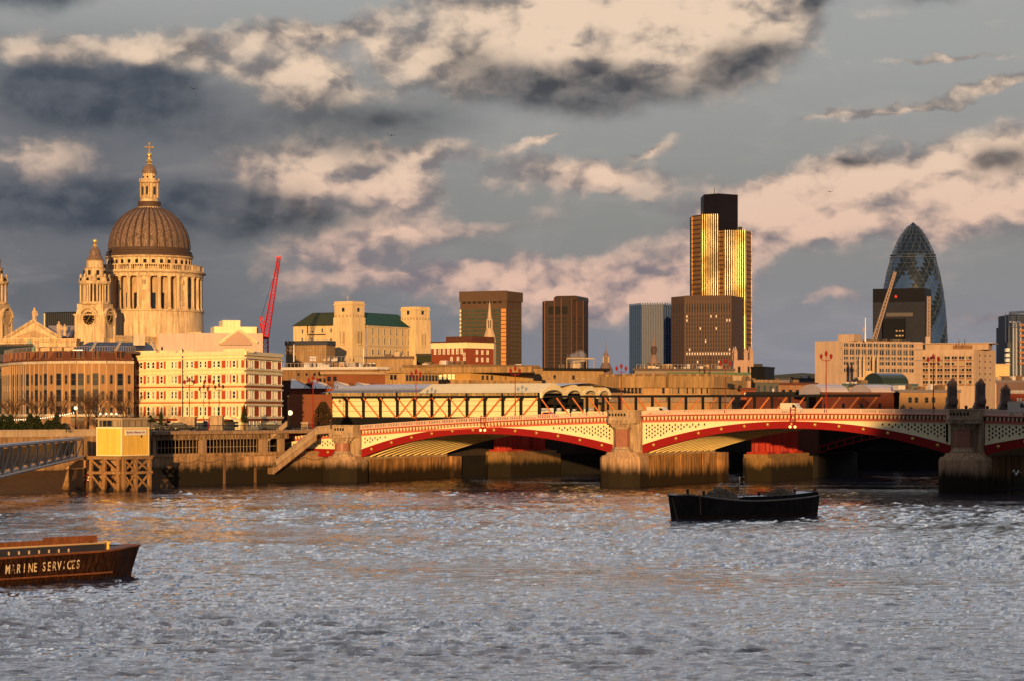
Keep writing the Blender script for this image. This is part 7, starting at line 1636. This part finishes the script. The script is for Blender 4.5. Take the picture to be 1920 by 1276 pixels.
# ------------------------------------------------------------------ stone crests on the old railway bridge end
for px, yt, Z, lab in ((1787, 708, 430, 'dark weathered stone crest behind the last pier, leftmost of three'), (1840, 709, 424, 'dark weathered stone crest behind the last pier, middle one of three'), (1887, 720, 436, 'dark weathered stone crest right of the last pier, rightmost of three')):
    x = X(px, Z); zt = ZH(yt, Z); o = thing('stone_crest', lab, 'monument', (x, Z, 11), 'stone crests of the old railway bridge'); cm_ = mat('sooty_crest_stone', (.17, .12, .10), var=.4, scale=.8, streak=.4)
    b = MB(); b.fr = lambda u, w, z, x=x, Z=Z: (x + u, Z + w, z)
    b.slab([(-3.4, 10.5), (-3.2, 12.6), (-2.2, 13.2), (-1.5, 13.9), (-.95, 15.2), (-.85, zt - 1.3), (-.95, zt - 1.1), (-.6, zt - .5), (.3, zt - .5), (.75, zt - 1.1), (.65, zt - 1.3), (.7, 10.5)], -.6, 1.4); b.build('body', cm_, o)
    b = MB(); b.lathe(x, Z + .4, [(.5, zt - .7), (.5, zt - .3), (.25, zt - .2), (.32, zt - .05), (.05, zt + .1)], 10); b.build('finial', cm_, o)
    b = MB(); b.lathe(x, Z - .7, [(.1, 14.2), (.75, 14.6), (.85, 15.3), (.6, 16.0), (.1, 16.3)], 10); b.build('shield', cm_, o)
b = MB(); Z = 438; xa, xb = X(1760, Z), X(1935, Z); cb = thing('dark_cast_railing', 'dark cluttered iron parapet linking the three stone crests', 'railing', ((xa + xb) / 2, Z, 10))
b.box(xa, xb, Z, Z + .4, 9, 13.0); b.build('panel', mat('sooty_iron_panel', (.045, .035, .035), var=.5, scale=1.5), cb)
for k in range(22): b = MB(); x = xa + (xb - xa) * (k + .5) / 22; h_ = random.uniform(.4, 1.6); b.box(x - .25, x + .25, Z - .1, Z + .3, 13, 13 + h_); b.build('upright', MC['sooty_iron_panel'], cb)
# ------------------------------------------------------------------ trees
barkm = mat('winter_bark', (.075, .04, .025), var=.3)
def branch(b, p, d, L, r, depth, rng, twig):
    n = 3; q = np.array(p, float); d = np.array(d, float)
    for i in range(n):
        d2 = d + rng.normal(0, .13, 3) + np.array((0, 0, .05)); d2 /= np.linalg.norm(d2); q2 = q + d2 * L / n; b.tube(tuple(q), tuple(q2), r * (1 - .2 * i), r * (1 - .2 * (i + 1)), 4 if r > .03 else 3)
        if depth > 0:
            for _ in range(2 if i else 1):
                s = rng.normal(0, .62, 3); s[2] = abs(s[2]) * .3; nd = d2 + s; nd /= np.linalg.norm(nd); branch(b, tuple(q2), tuple(nd), L * rng.uniform(.58, .8), r * .55, depth - 1, rng, twig)
        q, d = q2, d2
trees = []
for i, (px, Z, h_, lab) in enumerate(((22, 400, 6.5, 'leftmost bare winter tree behind the string lights'), (70, 403, 7.5, 'second bare winter tree from the left edge before the curved block'), (112, 405, 7.0, 'third bare winter tree from the left edge before the curved block'), (165, 408, 8.0, 'tallest bare winter tree left of the hut cabin'), (182, 414, 7.0, 'bare winter tree directly behind the hut cabin left edge'), (235, 418, 6.5, 'bare winter tree behind the hut cabin right edge'))):
    x = X(px, Z)
    if i < 3:
        t = thing('bare_tree', lab, 'tree', (0, 0, 0), 'bare trees on the embankment'); LOC[t.name] = (0, 0, 0); rng = np.random.default_rng(20 + i)
        b = MB(); b.tube((0, 0, 0), (.05, 0, h_ * .3), .2, .15, 7); b.build('trunk', barkm, t)
        b = MB()
        for k in range(5): a = k * 1.3 + i; branch(b, (.05, 0, h_ * (.24 + .02 * k)), (math.cos(a) * .7, math.sin(a) * .7, 1.1), h_ * .34, .085, 3, rng, .02)
        b.build('crown', barkm, t); trees.append(t)
    else: t = copy_tree(trees[i - 3]); t['label'] = lab; t.rotation_euler = (0, 0, 1.9 + i); t.scale = (1.1, 1.1, 1.1)
    t.location = (x, Z, LAND)
leafm = mat('dark_evergreen_leaves', (.025, .032, .012), var=.5, scale=3)
def leafy(name, label, px, Z, shape, n, grp=None, cat='tree', zb=LAND, sz=.16, m=leafm):
    x = X(px, Z); t = thing(name, label, cat, (x, Z, zb), grp); rr = random.Random(px); b = MB()
    b.tube((x, Z, zb), (x, Z, zb + shape[0][1] + .3), .09, n=6); b.build('trunk', barkm, t)
    b = MB(); hs = [z for _, z in shape]
    for _ in range(n):
        z = rr.uniform(hs[0], hs[-1]); r = 0
        for (r0, z0_), (r1, z1_) in zip(shape, shape[1:]):
            if z0_ <= z <= z1_: r = r0 + (r1 - r0) * (z - z0_) / (z1_ - z0_ + 1e-6)
        a = rr.uniform(0, 6.28); q = r * math.sqrt(rr.random()) * rr.uniform(.85, 1.12); c = np.array((x + q * math.cos(a), Z + q * math.sin(a), zb + z)); d1 = np.array([rr.gauss(0, 1) for _ in range(3)]); d1 /= np.linalg.norm(d1); d2 = np.cross(d1, [rr.gauss(0, 1) for _ in range(3)]); d2 /= np.linalg.norm(d2) + 1e-9
        b.poly([tuple(c + sz * d1), tuple(c + sz * .5 * d2), tuple(c - sz * d1), tuple(c - sz * .5 * d2)])
    b.build('crown', m, t); return t
leafy('cone_tree', 'dark cone shaped evergreen in front of the hotel right corner', 458, 430, [(.75, 1.6), (.7, 2.4), (.35, 3.8), (.05, 4.9)], 900)
leafy('clipped_tree', 'small round clipped tree in front of the hotel left end', 282, 424, [(.1, 1.6), (.55, 1.9), (.6, 2.4), (.1, 2.9)], 500, 'clipped trees by the hotel')
leafy('clipped_tree', 'small clipped tree right of the round one before the hotel', 302, 426, [(.3, 1.2), (.35, 2.0), (.3, 3.0), (.05, 3.6)], 500, 'clipped trees by the hotel')
leafy('roadside_shrub', 'dark tangled shrub between the brown shed and the station wall', 606, 462, [(2.0, .2), (2.3, 2.0), (1.6, 4.0), (.5, 5.6)], 2600, None, 'shrub', sz=.22, m=mat('brown_shrub_leaves', (.05, .03, .015), var=.5, scale=2))
hd = thing('evergreen_hedge', 'dark evergreen hedge along the embankment below the string lights', 'hedge', (X(50, 384), 386, LAND)); b = MB(); rr = random.Random(5)
for _ in range(9000):
    px = rr.uniform(-20, 132); Z = rr.uniform(383, 389); z = LAND + rr.uniform(.2, 1.0) ** 1 * (2.4 + .7 * math.sin(px * .13) + .4 * math.sin(px * .37)) * (1 if px < 110 else .6); c = np.array((X(px, Z), Z, z)); d1 = np.array([rr.gauss(0, 1) for _ in range(3)]); d1 /= np.linalg.norm(d1); d2 = np.cross(d1, [rr.gauss(0, 1) for _ in range(3)]); d2 /= np.linalg.norm(d2) + 1e-9
    b.poly([tuple(c + .2 * d1), tuple(c + .1 * d2), tuple(c - .2 * d1), tuple(c - .1 * d2)])
b.build('foliage', leafm, hd)
# ------------------------------------------------------------------ people
def person(label, px, Z, zb, coat, legs, rz=0.0, stride=.18, cat='person'):
    me = bpy.data.meshes.new('p'); v = [(0, 0, .95), (0, 0, 1.2), (0, 0, 1.42), (0, .01, 1.52), (0, .03, 1.64), (0, .03, 1.74),
        (-.10, 0, .90), (-.11, stride * .5, .5), (-.11, stride, .06), (-.11, stride + .14, .03), (.10, 0, .90), (.11, -stride * .3, .5), (.11, -stride, .06), (.11, -stride + .14, .03),
        (-.19, 0, 1.40), (-.25, -.04, 1.14), (-.25, .06, .90), (-.25, .10, .80), (.19, 0, 1.40), (.25, .05, 1.14), (.25, .16, .92), (.25, .2, .84)]
    e = [(0, 1), (1, 2), (2, 3), (3, 4), (4, 5), (0, 6), (6, 7), (7, 8), (8, 9), (0, 10), (10, 11), (11, 12), (12, 13), (2, 14), (14, 15), (15, 16), (16, 17), (2, 18), (18, 19), (19, 20), (20, 21)]
    r = [.15, .15, .14, .06, .10, .085, .09, .065, .045, .035, .09, .065, .045, .035, .065, .05, .038, .03, .065, .05, .038, .03]
    me.from_pydata(v, e, []); o = bpy.data.objects.new('t', me); COL.objects.link(o); md = o.modifiers.new('s', 'SKIN')
    for i, q in enumerate(r): me.skin_vertices[0].data[i].radius = (q, q * .8)
    me.skin_vertices[0].data[0].use_root = True; o.modifiers.new('u', 'SUBSURF').levels = 1
    dg = bpy.context.evaluated_depsgraph_get(); m2 = bpy.data.meshes.new_from_object(o.evaluated_get(dg)); bpy.data.objects.remove(o)
    skin = mat('skin', (.45, .24, .15), var=.05); m2.materials.clear(); [m2.materials.append(m) for m in (coat, legs, skin, mat('dark_hair', (.03, .02, .015), var=.1), black)]
    for p in m2.polygons:
        z = p.center.z; x = abs(p.center.x); p.material_index = 2 if (1.50 < z < 1.70 and x < .15) or (z < .88 and x > .19 and z > .7) else 3 if z >= 1.70 and x < .15 else 0 if z > .86 else 4 if z < .1 else 1; p.use_smooth = True
    t = bpy.data.objects.new('person', m2); COL.objects.link(t); t.location = (X(px, Z), Z, zb); t.rotation_euler = (0, 0, rz); tag(t, label, cat, 'people walking'); return t
cl = lambda n, c: mat(n, c, var=.1)
person('person in a dark coat looking over the embankment wall, left of two', 125, 379, 9.75, cl('dark_coat', (.03, .03, .035)), cl('dark_trousers', (.02, .02, .03)), 2.6, .05)
person('person in a grey coat looking over the embankment wall, right of two', 130, 379.5, 9.75, cl('grey_coat', (.12, .10, .10)), cl('dark_trousers', (.02, .02, .03)), 3.3, .05)
person('person in a pale blue shirt walking inside the gangway', 128, 366.5, 5.75, cl('pale_blue_shirt', (.30, .42, .60)), cl('dark_trousers', (.02, .02, .03)), 1.4, .2)
Z_, z_ = on_bridge(835, -3); person('person in a dark coat walking on the bridge above the left arch', 835, Z_, z_ + .15, cl('brown_coat', (.08, .04, .025)), cl('dark_trousers', (.02, .02, .03)), 1.0, .2)
person('person in a dark jacket at the head of the river stairs', 620, 421, 10.0, cl('dark_coat', (.03, .03, .035)), cl('dark_trousers', (.02, .02, .03)), 2.0, .1)
# ------------------------------------------------------------------ steam beside the dark bronze tower
sm = thing('steam_plume', 'pale steam drifting from the roof plant before the dark bronze tower', 'steam', (X(1082, 700), 700, ZH(690, 700)))
b = MB(); x = X(1082, 700); b.lathe(x, 700, [(.3, ZH(696, 700)), (1.6, ZH(688, 700)), (3.0, ZH(676, 700)), (3.4, ZH(666, 700)), (2.2, ZH(657, 700)), (.2, ZH(652, 700))], 12)
vm_ = bpy.data.materials.new('steam'); vm_.use_nodes = True; tt = NT(vm_.node_tree); tt.n.clear(); pv = tt.new('ShaderNodeVolumePrincipled'); oo = tt.new('ShaderNodeOutputMaterial'); tt.l.new(pv.outputs[0], oo.inputs['Volume'])
pv.inputs['Color'].default_value = (.9, .85, .82, 1); g_ = tt.new('ShaderNodeNewGeometry').outputs['Position']; tt.l.new(tt.ramp(tt.noise(g_, .35, 5, .65, .5), .48, .72, 0, .55), pv.inputs['Density'])
b.build('vapour', vm_, sm); sm['kind'] = 'stuff'
# ------------------------------------------------------------------ unseen stepped block, added behind the viewer to shade the right part of the bridge
tb = thing('south_bank_shade_tower', 'plain concrete tower block added unseen on the south bank to shade the right span', 'building', (80, -110, 6.5)); b = MB(); b.box(43, 47, -130, -100, 6.5, 44); b.box(47, 51, -130, -100, 6.5, 49); b.box(51, 56, -130, -100, 6.5, 53.5); b.box(56, 135, -130, -100, 6.5, 57); b.build('wall', concrete_l, tb)
for k in range(11): b = MB(); b.box(44, 134, -99.95, -99.8, 10 + 4.2 * k, 12 + 4.2 * k); b.build('window_band', glass_d, tb)

t2 = thing('south_bank_shade_block', 'long low concrete block added unseen on the south bank to shade the black barge', 'building', (24, -110, 6.5)); b = MB(); b.box(4, 42.8, -130, -100, 6.5, 32.5); b.build('wall', concrete_l, t2)  # unseen low block, height set to shade the barge but not the bridge
for k in range(6): b = MB(); b.box(5, 42, -99.95, -99.8, 9 + 3.8 * k, 11 + 3.8 * k); b.build('window_band', glass_d, t2)
